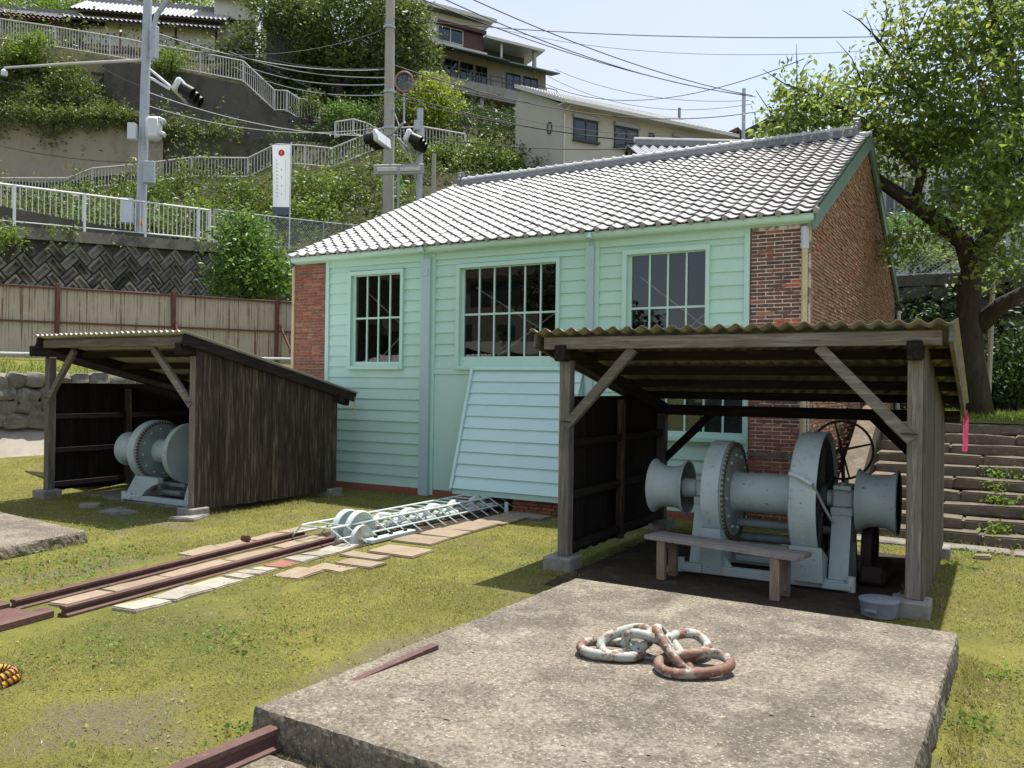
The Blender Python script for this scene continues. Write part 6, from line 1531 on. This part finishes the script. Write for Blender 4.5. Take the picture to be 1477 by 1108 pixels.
MB().prism([(6.1, -.7, 5.45), (11.4, -.7, 5.45), (11.4, 6, 5.0), (6.1, 6, 5.0)], (0, 0, .13)).build('loggia_roof', 'frame_grey', T); MB().bb(10.6, 10.85, -.3, -.05, 3.8, 5.4).build('loggia_post', 'pole_concrete', T); MB().bb(7.6, 7.75, -.3, -.2, 4.3, 5.4).build('loggia_post', 'house_trim', T)
MB().bb(6.1, 11.3, -.75, -.65, 5.36, 5.56).build('fascia', 'house_trim', T)
MB().prism([(6.6, -1.1, 3.72), (12.6, -1.1, 3.72), (12.6, .3, 4.0), (6.6, .3, 4.0)], (0, 0, .1)).build('lower_roof', 'copper_green', T)
for k, (xa, xb) in enumerate(((1.5, 2.6), (2.9, 4.1), (4.3, 5.4), (5.6, 6.6), (8.3, 9.6), (9.9, 11.2))): win(T, xa, xb, 1.7, 3.4, .05, 'frame_dark', 2, k % 2 == 0)
MB().bb(1.2, 12.2, -1.25, .1, .55, .75).build('balcony_floor', 'aged_wall', T); MB().bb(1.2, 12.2, -1.3, -1.18, .70, 1.55).build('balcony_wall', 'aged_wall', T)
for z in (1.95, 2.3): MB().bb(1.2, 12.2, -1.27, -1.22, z, z + .05).build('balcony_rail', 'frame_dark', T)
for k in range(12): MB().bb(1.2 + k, 1.26 + k, -1.27, -1.22, 1.55, 2.3).build('balcony_post', 'frame_dark', T)
for x in (2.5, 5.5, 8.5, 11): MB().bb(x, x + .3, -1.0, .1, -2.5, .55).build('pillar', 'pole_concrete', T)
for k in range(3): MB().prism([(3.0 + k * 1.6, -1.9, 3.45), (4.4 + k * 1.6, -1.9, 3.45), (4.4 + k * 1.6, -.6, 3.75), (3.0 + k * 1.6, -.6, 3.75)], (0, 0, .05)).build('rain_hood', 'grey_siding', T)
p = at(590, 5, 62); settle(T, Vector((p.x, p.y, p.z - 6.8)), R(30))

# beige modern house behind the tiled roof
T = house('beige_house', 'plain beige modern house with dark shuttered windows behind the tiled roof')
A_ = 10.6
MB().prism([(0, 0, -9), (0, 4.9, -9), (0, 4.9, 1.4), (0, 4.3, 1.95), (0, 0, -.12)], (A_, 0, 0)).build('wall', 'house_beige', T)
wave_roof(T, -.35, A_ + .4, (-.65, -.12), (4.4, 2.15), 'cap_tile', .32, .03)
MB().prism([(-.38, -.7, -.30), (-.38, 4.4, 1.97), (-.38, 4.4, 2.17), (-.38, -.7, -.10)], (.09, 0, 0)).build('bargeboard', 'house_trim', T)
MB().bb(-.35, A_ + .4, -.78, -.66, -.30, -.12).build('gutter', 'house_trim', T); MB().bb(-.3, A_ + .35, -.66, .0, -.26, -.20).build('soffit', 'house_trim', T)
MB().tube([(.06, -.6, -.3), (.06, -.07, -.62), (.06, -.06, -9)], .045, 8).build('downpipe', 'house_trim', T, 40)
for xa, xb in ((.62, 2.08), (3.12, 4.62), (6.95, 8.6)):
    win(T, xa, xb, -1.72, -.72, -.04); MB().cbox(((xa + xb) / 2, -.1, -.60), (xb - xa + .1, .22, .22), .02).build('shutter_box', 'frame_grey', T)
    MB().bb(xa - .05, xb + .05, -.22, -.02, -1.86, -1.76).build('window_sill', 'frame_dark', T)
win(T, 5.36, 5.68, -1.3, -.72, -.04, cols=1)
m_ = MB(); m_.tube([(-.06, 1.2 + .2 * math.cos(t), -.25 - .75 + .30 * math.sin(t)) for t in np.linspace(0, 6.28, 17)], .03, 6); m_.build('cable_coil', 'wire', T)
p = at(812, 147, 42); settle(T, p, R(28.6))
# small tiled roof just behind the ridge
T = house('tiled_house', 'small house with silver ribbed tile roof just behind the main ridge')
MB().bb(.2, 8.8, .2, 4.4, -5, -1.0).build('wall', 'aged_wall', T); wave_roof(T, 0, 9, (-.3, -1.25), (2.2, -.16), 'cap_tile', .34, .06); wave_roof(T, 0, 9, (4.7, -1.25), (2.2, -.16), 'cap_tile', .34, .06); MB().bb(.35, 8.8, 2.05, 2.35, -.15, .08).build('ridge', 'ridge_tile', T); MB().tube([(.3, 2.2, .1), (8.8, 2.2, .1)], .1, 8).build('ridge_cap', 'cap_tile', T)
MB().prism([(.1, .2, -1.1), (.1, 4.3, -1.1), (.1, 2.2, -.2)], (.08, 0, 0)).build('gable', 'aged_wall', T)
settle(T, at(918, 180, 31.0), R(2))
# far roofs by the cherry tree
T = house('far_house', 'small far house with a beige wall and brown gable roof')
MB().prism([(0, 0, -8), (5, 0, -8), (5, 0, -.9), (3.0, 0, .2), (0, 0, -1.3)], (0, 5, 0)).build('wall', 'house_beige', T); MB().prism([(2.9, -.3, .45), (5.3, -.3, -.9), (5.3, -.3, -1.1), (2.9, -.3, .2)], (0, 5.6, 0)).prism([(3.0, -.3, .45), (-.4, -.3, -1.4), (-.4, -.3, -1.6), (3.0, -.3, .2)], (0, 5.6, 0)).build('roof', 'house_brown', T)
settle(T, at(1012, 187, 62), R(20))
T = house('far_house', 'small far house with dark grey gable beside the brown roofed one')
MB().prism([(0, 0, -8), (6, 0, -8), (6, 0, -1.6), (3.2, 0, 0), (0, 0, -1.8)], (0, 5, 0)).build('wall', 'grey_siding', T); MB().prism([(3.1, -.4, .25), (6.6, -.4, -1.75), (6.6, -.4, -2.0), (3.1, -.4, .02)], (0, 5.8, 0)).prism([(3.2, -.4, .25), (-.6, -.4, -1.9), (-.6, -.4, -2.15), (3.2, -.4, .02)], (0, 5.8, 0)).build('roof', 'frame_dark', T)
settle(T, at(1050, 168, 58), R(12))
T = house('lattice_house', 'white house with barred windows seen through the cherry branches')
MB().bb(0, 9, 0, 5, -4, 3.4).build('wall', 'house_white', T); wave_roof(T, -.5, 9.5, (-.6, 3.2), (2.5, 4.4), 'dark_tile', .3, .05)
for k in range(4): win(T, .3 + k * 1.7, 1.7 + k * 1.7, .1, 1.7, -.04, 'frame_grey', 4, False)
for k in range(40): MB().bb(.2 + k * .19, .225 + k * .19, -.3, -.27, -1.1, .0).build('bar', 'frame_grey', T)
settle(T, at(1262, 322, 31), R(-4))
pd = at(1072, 230, 50); tag(MB().tube([pd, at(1073, 128, 50)], .11, 8).build('utility_pole', 'galvanised', org=pd), 'thin far utility pole beside the dark grey gable', 'pole')
pd = at(979, 200, 66); tag(MB().tube([pd, at(980, 156, 66)], .12, 8).build('utility_pole', 'pole_concrete', org=pd), 'thin far utility pole behind the beige house eave', 'pole')

# ---------------------------------------------------------------- trees, shrubs, ivy
gl = np.random.default_rng(31)
def bush(name, label, cat, spec, mat, size, seed, stem=True, group=None, **kw):
    """spec: (u, v, d, rx, ry, rz, n) lobes of leaves; one thing with crown and stems"""
    g_ = np.random.default_rng(seed); c0 = at(*spec[0][:3]); base = c0 - Vector((0, 0, spec[0][5] * 1.05))
    T = thing(name, base, label, cat, group); PP = []
    for (u, v, d, ax_, ay_, az_, n_) in spec:
        c = at(u, v, d); PP.append(blob_points(tuple(c), (ax_, ay_, az_), n_, g_, clump=10, cr=size * 1.3, **kw))
        if stem:
            for k in range(3):
                e = c + Vector((g_.normal() * ax_ * .4, g_.normal() * ay_ * .4, az_ * .3)); b0 = Vector(base) + Vector((g_.normal() * .1, g_.normal() * .1, -.3))
                MB().tube([b0, b0.lerp(e, .5) + Vector((0, 0, .1)), e], [.05 + .02 * ax_, .04, .015], 6).build('stem', 'bark', T)
    leaf_obj('crown', np.concatenate(PP), size, mat, T, seed); return T
def bush2(*a, **k): return bush(*a, **k)
bush2('broad_leaf_bush', 'big bright green broad leaved bush behind the sheet fence', 'bush', [(362, 385, 24.6, 1.1, 1.0, .95, 1900), (350, 345, 24.8, .85, .8, .7, 1100), (395, 400, 24.4, .6, .6, .6, 700), (325, 405, 24.8, .5, .5, .5, 500), (345, 320, 25.0, .35, .35, .3, 220)], 'broad_leaf', .16, 41)
bush2('round_shrub', 'small bright shrub hanging over the herringbone wall', 'bush', [(12, 342, 21.8, .42, .4, .32, 700)], 'bright_leaf', .08, 42)
bush2('lime_shrub', 'lime green shrub lit up beneath the balcony house', 'bush', [(628, 135, 48, 1.4, 1.2, 1.0, 1500), (640, 155, 47.5, 1.2, 1, .8, 900), (615, 170, 47, .9, .9, .8, 600)], 'lime_leaf', .2, 43)
bush2('clipped_shrub', 'dark clipped round shrub left of the lime green shrub', 'bush', [(575, 160, 48, 1.5, 1.2, 1.0, 1600), (610, 178, 47, 1.0, 1, .9, 600)], 'olive_leaf', .18, 44)
bush2('clipped_shrub', 'low clipped dark green hedge at the head of the hillside stair', 'bush', [(505, 165, 49.5, 1.6, 1.0, .55, 1500), (480, 160, 50, 1.0, .8, .5, 600)], 'broad_leaf', .16, 45)
bush2('lane_shrub', 'light green shrub growing through the lane railing beside the steel pole', 'bush', [(245, 88, 51, 1.4, .8, .7, 1200), (228, 100, 51, .8, .6, .5, 400)], 'bright_leaf', .17, 46)
bush2('lane_shrub', 'shaggy olive shrub in front of the tall white house', 'bush', [(355, 60, 55, 1.5, 1.2, 1.6, 1700), (345, 85, 55, 1.3, 1, 1.0, 700)], 'olive_leaf', .2, 47)
bush2('corner_shrub', 'bright layered shrub on the ivy slope below the lane railing', 'bush', [(35, 85, 50.2, 1.5, .9, .5, 1000), (50, 60, 50.2, 1.3, .8, .4, 600), (20, 70, 50.4, .9, .7, .4, 400)], 'bright_leaf', .19, 48)
bush2('stair_shrub', 'olive shrub leaning through the stair railing of the upper lane', 'bush', [(448, 152, 50.5, .9, .8, .7, 700)], 'olive_leaf', .16, 49)
bush2('bank_shrub', 'fresh green shrub beside the slim pale post', 'bush', [(640, 222, 43, .9, .7, .6, 600), (615, 225, 42.5, .6, .5, .5, 300)], 'bright_leaf', .16, 50)
bush2('bank_shrub', 'fresh green shrubs along the foot of the beige house', 'bush', [(700, 222, 44, 1.1, .7, .6, 700), (735, 236, 43, .8, .6, .5, 500), (680, 210, 44.5, .6, .5, .4, 300)], 'bright_leaf', .16, 51)
bush2('round_topiary', 'round clipped green bush behind the chain link fence', 'bush', [(1288, 328, 26.5, .45, .45, .42, 1600)], 'broad_leaf', .05, 52)
for i, (u, v, d, r_, n_) in enumerate([(1425, 545, 20.5, 1.1, 2000), (1470, 520, 20, 1.3, 2200), (1450, 450, 22, 1.2, 1800), (1477, 400, 22.5, 1.2, 1500)]):
    bush2('dark_shrub', ['dark leafy shrub at the foot of the cherry tree', 'dark leafy shrub beside the thin grey stake', 'dark tall shrub against the masonry wall', 'dark shrub reaching above the masonry wall'][i], 'bush', [(u, v, d, r_, r_, r_ * .8, n_)], 'dark_leaf', .13, 60 + i)
bush2('dark_shrub', 'dark leafy shrub at the masonry wall beside the far corner of the gable', 'bush', [(1345, 470, 21.6, .9, .6, .9, 1100), (1320, 520, 21.0, .7, .6, .6, 700)], 'dark_leaf', .12, 65)
bush2('fence_shrub', 'sunlit shrub hanging over the chain link fence on the masonry wall', 'bush', [(1320, 365, 25.2, .9, .6, .5, 900), (1370, 380, 25.2, .8, .6, .5, 700), (1420, 350, 25.6, .9, .6, .6, 600)], 'cherry_leaf', .11, 66)
bush2('terrace_shrub', 'dense shrub bank on the terrace behind the chain link fence', 'bush', [(1330, 335, 27.5, 1.6, 1, .7, 1500), (1400, 330, 28, 1.8, 1, .9, 1500), (1460, 300, 28, 1.8, 1, 1.2, 1500)], 'broad_leaf', .14, 67)
q = at(1425, 588, 18.5); tag(MB().tube([(q.x, q.y, 1.4), at(1435, 335, 18.5)], .05, 8).build('stake', 'pole_concrete', org=(q.x, q.y, 1.4)), 'thin grey stake standing beside the cherry tree trunk', 'pole')

def tree(name, label, spec, mat, size, seed, trunk, cat='tree'):
    g_ = np.random.default_rng(seed); base = Vector(trunk[0][0])
    T = thing(name, base, label, cat)
    for i, (pts, rr) in enumerate(trunk_list(trunk)): MB().tube(pts, rr, 10).build('trunk' if i == 0 else 'limb', 'bark', T, True)
    PP = [blob_points(tuple(at(u, v, d)), (a, b, c), n_, g_, clump=12, cr=size * 1.25) for (u, v, d, a, b, c, n_) in spec]
    leaf_obj('crown', np.concatenate(PP), size, mat, T, seed); return T
def trunk_list(t): return [(p, r_) for p, r_ in zip(t[0::2], t[1::2])] if False else t[1]
def simple_trunk(base, ends, r0_):
    b = Vector(base); m_ = b + Vector((0, 0, 2.0)); L_ = [([b, m_], [r0_, r0_ * .8])]
    for e in ends: e = Vector(e); L_.append(([m_ - Vector((0, 0, .3)), m_.lerp(e, .5) + Vector((0, 0, .4)), e], [r0_ * .6, r0_ * .4, r0_ * .12]))
    return ([b], L_)
b = at(490, 165, 56)
tree('hillside_tree', 'large dark spreading tree filling the hillside above the stair', [(480, 40, 56, 3.2, 2.6, 2.0, 4200), (420, 25, 57, 2.4, 2.2, 1.6, 2600), (560, 35, 55, 2.4, 2.0, 1.9, 2800), (600, 75, 54, 1.7, 1.6, 1.5, 1800), (390, 5, 58, 2.0, 2, 1.0, 1400), (520, 95, 56, 2.6, 2.2, 1.3, 2400), (455, 95, 57, 2.4, 2, 1.2, 1800), (590, 30, 55, 1.6, 1.4, 1.3, 1300), (500, -10, 57, 4, 2, 1.2, 2200)], 'olive_leaf', .27, 71,
     simple_trunk(b, [at(480, 60, 56), at(430, 50, 57), at(560, 60, 55), at(595, 80, 54)], .35))
tree('shade_tree', 'deep green tree in the shade behind the hillside stair', [(440, 120, 58, 2.4, 2, 1.6, 2200), (520, 130, 57.5, 2.6, 2, 1.4, 2400), (560, 120, 57, 1.8, 1.6, 1.4, 1600), (480, 90, 60, 3.5, 2, 1.6, 2200)], 'dark_leaf', .26, 72, simple_trunk(at(480, 180, 57.5), [at(440, 120, 58), at(530, 120, 57.5)], .25))
tree('bright_tree', 'bright yellow green tree crowns above the old tiled roofs', [(30, 5, 72, 3.5, 3, 1.6, 2200), (100, 8, 72, 3.2, 3, 1.5, 2200), (165, 0, 73, 3.0, 3, 1.2, 1700), (225, -8, 74, 3, 3, 1.2, 1300), (290, -6, 75, 3, 3, 1.1, 1200)], 'lime_leaf', .32, 73, simple_trunk(at(100, 50, 72), [at(60, 10, 72), at(130, 10, 72), at(180, 5, 73)], .3))
tree('edge_tree', 'dark green tree behind the worn reddish roof', [(-10, 20, 66, 3, 2, 1.2, 1500), (80, 25, 67, 3.2, 2, .9, 1500)], 'broad_leaf', .28, 74, simple_trunk(at(20, 60, 66), [at(-10, 20, 66), at(80, 25, 67)], .25))

# rounded bushes along the road bank
g_ = np.random.default_rng(77)
for i in range(26):
    u = g_.uniform(120, 600) if i < 22 else g_.uniform(-30, 120); d = g_.uniform(35, 43.2); p = hill_pt(u, d); r_ = g_.uniform(.55, 1.15)
    T = thing('bank_bush', p, 'fresh green rounded bush on the bank between the road and the hillside stair', 'bush', 'rounded bushes on the road bank')
    leaf_obj('foliage', np.concatenate([blob_points((p.x + g_.normal() * r_ * .5, p.y + g_.normal() * r_ * .5, p.z + r_ * .35), (r_, r_, r_ * .7), int(330 * r_), g_, clump=9, cr=.2) for _ in range(2)]), g_.uniform(.15, .24), ['bright_leaf', 'broad_leaf', 'ivy_leaf', 'lime_leaf'][int(g_.choice([0, 0, 1, 1, 2, 3]))], T, 300 + i)
    MB().tube([p - Vector((0, 0, .2)), p + Vector((0, 0, r_ * .6))], [.06, .02], 6).build('stem', 'bark', T)
# ivy and undergrowth on the slopes
def slope_leaves(name, label, cat, regions, mat, size, seed, lift=.35):
    g_ = np.random.default_rng(seed); PP = []
    for (u0_, u1_, d0, d1, n_) in regions:
        k = n_ // 8
        for _ in range(k):
            u = g_.uniform(u0_, u1_); d = g_.uniform(d0, d1); p = hill_pt(u, d)
            q = nz(p.x * .55, p.y * .55, p.z * .55) + .5 * nz(p.x * 1.7, p.y * 1.7, p.z)
            if q < -.30: continue
            l = lift * (.1 + 2.3 * max(0, q + .25))
            c = np.array(p) + np.array((-fh.x * l * .5, -fh.y * l * .5, l)) * g_.uniform(.2, 1.2)
            PP.append(c + g_.normal(size=(8, 3)) * size * 1.1)
    o = leaf_obj(name, np.concatenate(PP), size, mat, None, seed); tag(o, label, cat, kind='stuff'); return o
slope_leaves('ivy_bank', 'mass of ivy and shrubs on the bank between road and hillside stair', 'ivy', [(-60, 620, 34, 43.6, 26000), (560, 800, 40, 44.6, 4000)], 'ivy_leaf', .17, 81, .8)
slope_leaves('ivy_slope', 'mass of ivy on the slope below the upper lane', 'ivy', [(-80, 190, 48.3, 51.3, 15000), (235, 440, 48.4, 49.2, 1000)], 'ivy_leaf', .18, 82, .7)
slope_leaves('dark_ivy', 'dark ivy mass below the balcony house', 'ivy', [(630, 800, 45.5, 58, 9000), (420, 640, 48.3, 58, 9000)], 'dark_leaf', .2, 83, .45)
slope_leaves('hill_undergrowth', 'undergrowth of bushes on the upper hill', 'bushes', [(-100, 420, 53, 75, 9000)], 'olive_leaf', .28, 84, .8)
# ivy hanging over the tan wall, and creepers on the stone bank and herringbone wall
g_ = np.random.default_rng(90); PP = []
for _ in range(900):
    u = g_.uniform(-80, 240); top = itp([(-80, 158), (0, 160), (90, 166), (170, 172), (240, 186)], u); dr = abs(g_.normal()) * (18 + 16 * nz(u * .02, 0, 4)) * (1 if u < 140 else .45); PP.append(np.array(at(u, top + dr - 8, 46.9)) + g_.normal(size=(8, 3)) * .22)
for _ in range(420):
    u = g_.uniform(588, 725); v = g_.uniform(212, 300)
    if nz(u * .04, v * .04, 7) > -.12: PP.append(np.array(at(u, v, 42.9)) + g_.normal(size=(8, 3)) * .2)
for _ in range(110):
    u = g_.uniform(235, 345); v = g_.uniform(176, 196); PP.append(np.array(at(u, v, 47.0)) + g_.normal(size=(8, 3)) * .2)
o = leaf_obj('hanging_ivy', np.concatenate(PP), .17, 'ivy_leaf', None, 91); tag(o, 'ivy hanging over the tan wall and the stone bank', 'ivy', kind='stuff')
PP = []
for _ in range(260):
    y = g_.uniform(7.5, 20.5); z = road_z(y) - abs(g_.normal()) * .25 + .05
    if nz(y * .8, 0, 2) > .05: PP.append(np.array((RX + .12, y, z)) + g_.normal(size=(6, 3)) * .09)
for _ in range(160):
    y = g_.uniform(19.8, 27); PP.append(np.array((rx(y) + .1, y, road_z(y) - g_.uniform(-.6, .6))) + g_.normal(size=(6, 3)) * .14)
o = leaf_obj('wall_creeper', np.concatenate(PP), .09, 'bright_leaf', None, 92); tag(o, 'sparse bright creeper along the top of the herringbone wall', 'ivy', kind='stuff')

# ---------------------------------------------------------------- cherry tree on the upper lawn
base = at(1412, 592, 17.0); base.z = 1.40
CT = thing('cherry_tree', base, 'big cherry tree with dark leaning limbs on the upper lawn', 'tree')
def limb(nm, uvd, rr): return MB().tube([base if q is None else at(*q) for q in uvd], rr, 10).build(nm, 'bark', CT, True)
limb('trunk', [None, (1402, 520, 17.0), (1397, 450, 17.0), (1399, 400, 17.0), (1412, 365, 16.9), (1432, 335, 16.7), (1458, 308, 16.4), (1490, 285, 16.0), (1530, 250, 15.7)], [.30, .245, .225, .215, .195, .18, .165, .14, .10])
limb('limb', [(1404, 392, 17.0), (1390, 350, 17.1), (1360, 325, 17.3), (1318, 295, 17.5), (1278, 268, 17.8), (1235, 235, 18.0), (1190, 205, 18.1), (1140, 185, 18.2)], [.22, .19, .17, .15, .13, .10, .07, .03])
limb('limb', [(1446, 322, 16.5), (1440, 260, 16.6), (1470, 170, 16.8), (1462, 110, 16.9), (1440, 60, 17.0), (1428, 0, 17.1), (1420, -40, 17.2)], [.14, .13, .12, .10, .09, .06, .03])
limb('limb', [(1430, 338, 16.7), (1425, 270, 17.4), (1370, 190, 17.9), (1310, 120, 18.1), (1270, 60, 18.2)], [.12, .10, .08, .06, .02])
limb('limb', [(1318, 295, 17.5), (1330, 250, 17.3), (1300, 215, 17.2), (1240, 170, 17.2), (1180, 140, 17.3)], [.10, .09, .07, .05, .02])
limb('limb', [(1410, 470, 17.0), (1445, 440, 16.6), (1490, 415, 16.2)], [.2, .16, .12])
g_ = np.random.default_rng(101); PP = []
LOB = [(1180, 160, 17.4, 1.15, 1.0, .55, 1700), (1130, 190, 17.9, .8, .8, .40, 700), (1150, 125, 17.6, .6, .6, .35, 380), (1240, 185, 17.5, 1.2, 1.1, .6, 1900), (1250, 120, 17.8, .9, .9, .5, 900), (1320, 130, 17.8, 1.1, 1.1, .9, 2000), (1310, 60, 18, .9, .9, .5, 700),
       (1390, 60, 17.2, 1.2, 1.2, 1.0, 2600), (1460, 40, 16.6, 1.0, 1.1, 1.1, 2200), (1350, 200, 17.4, 1.4, 1.2, .75, 2900), (1430, 150, 16.6, 1.2, 1.2, .9, 2800), (1470, 230, 15.6, .9, 1.0, .9, 2000), (1300, 235, 18, 1.2, 1.0, .5, 800), (1390, 265, 16.6, 1.1, 1, .6, 900), (1440, 300, 15.4, .8, .9, .5, 1100),
       (1340, 320, 17.0, .9, .8, .45, 350), (1300, 365, 17.4, .6, .6, .3, 300), (1455, 375, 15.6, .7, .7, .5, 700), (1250, 245, 18.0, .6, .6, .35, 350), (1420, 400, 17.8, .6, .6, .4, 200), (1380, -20, 17.5, 1.8, 1.2, .8, 1500), (1550, 150, 16.8, 1.2, 1.2, 1.4, 1200)]
for (u, v, d, a, b_, c, n_) in LOB: PP.append(blob_points(tuple(at(u, v, d)), (a, b_, c), int(n_ * .72), g_, clump=9, cr=.15, shell=.15))
leaf_obj('crown', np.concatenate(PP), .130, 'cherry_leaf', CT, 102, droop=.55)
tw = MB()
for i in range(42):
    lb = LOB[int(g_.integers(0, 12))]; c = at(*lb[:3]); e = c + Vector((g_.normal() * lb[3] * .9, g_.normal() * .6, abs(g_.normal()) * lb[5] * 1.0)); tw.tube([c - Vector((0, 0, .2)), c.lerp(e, .5) + Vector((0, 0, .08)), e], [.016, .010, .004], 5)
for (a, b_, c_) in (((1270, 60, 18.2), (1240, 30, 18.2), (1215, 15, 18.2)), ((1270, 60, 18.2), (1280, 20, 18.2), (1275, -10, 18.2)), ((1290, 90, 18.2), (1262, 55, 18.1), (1248, 20, 18)), ((1180, 140, 17.3), (1130, 120, 17.4), (1100, 100, 17.4)), ((1140, 185, 18.2), (1110, 160, 18.2), (1090, 130, 18.2))):
    tw.tube([at(*a), at(*b_), at(*c_)], [.022, .014, .006], 5)
tag(tw.build('twigs', 'bark', CT, True), kind='stuff')

# ---------------------------------------------------------------- across the road behind the viewer: what the windows mirror
T = thing('apartment_block', (-39, -31, 0), 'brown apartment block across the road, mirrored in the windows', 'building')
MB().bb(-56, -27, -40, -30, 0, 15).build('wall', 'opposite_wall', T); MB().bb(-50, -44, -30.1, -30.0, 8.6, 12).build('wall_panel', 'opposite_orange', T)
for j in range(4):
    for k in range(7):
        x = -55 + k * 4; f = MB().bb(x, x + 2.0, -30.0, -29.92, 1.5 + j * 3.3, 3.2 + j * 3.3).build('window', 'frame_dark', T)
    MB().bb(-56, -27, -29.4, -29.3, 1.0 + j * 3.3, 1.9 + j * 3.3).build('balcony', 'house_trim', T) if j % 2 else None
def mirror_tree(c, r_, n_, seed, label):
    g_ = np.random.default_rng(seed); T = thing('street_tree', (c[0], c[1], 0), label, 'tree'); MB().tube([(c[0], c[1], 0), (c[0], c[1], c[2])], [.3, .15], 8).build('trunk', 'bark', T)
    leaf_obj('crown', blob_points(c, r_, n_, g_, cr=.4), .38, 'dark_leaf', T, seed)
mirror_tree((-21.5, -26, 4.6), (2.6, 2.4, 3.8), 3200, 111, 'round tree across the road, mirrored in the right window')
mirror_tree((-25.5, -27, 6.2), (3.0, 2.4, 5.0), 3600, 112, 'taller tree across the road, mirrored in the middle window')
mirror_tree((-50, -26, 4.0), (4, 2.4, 4.0), 3000, 113, 'wide tree across the road, mirrored in the left window')
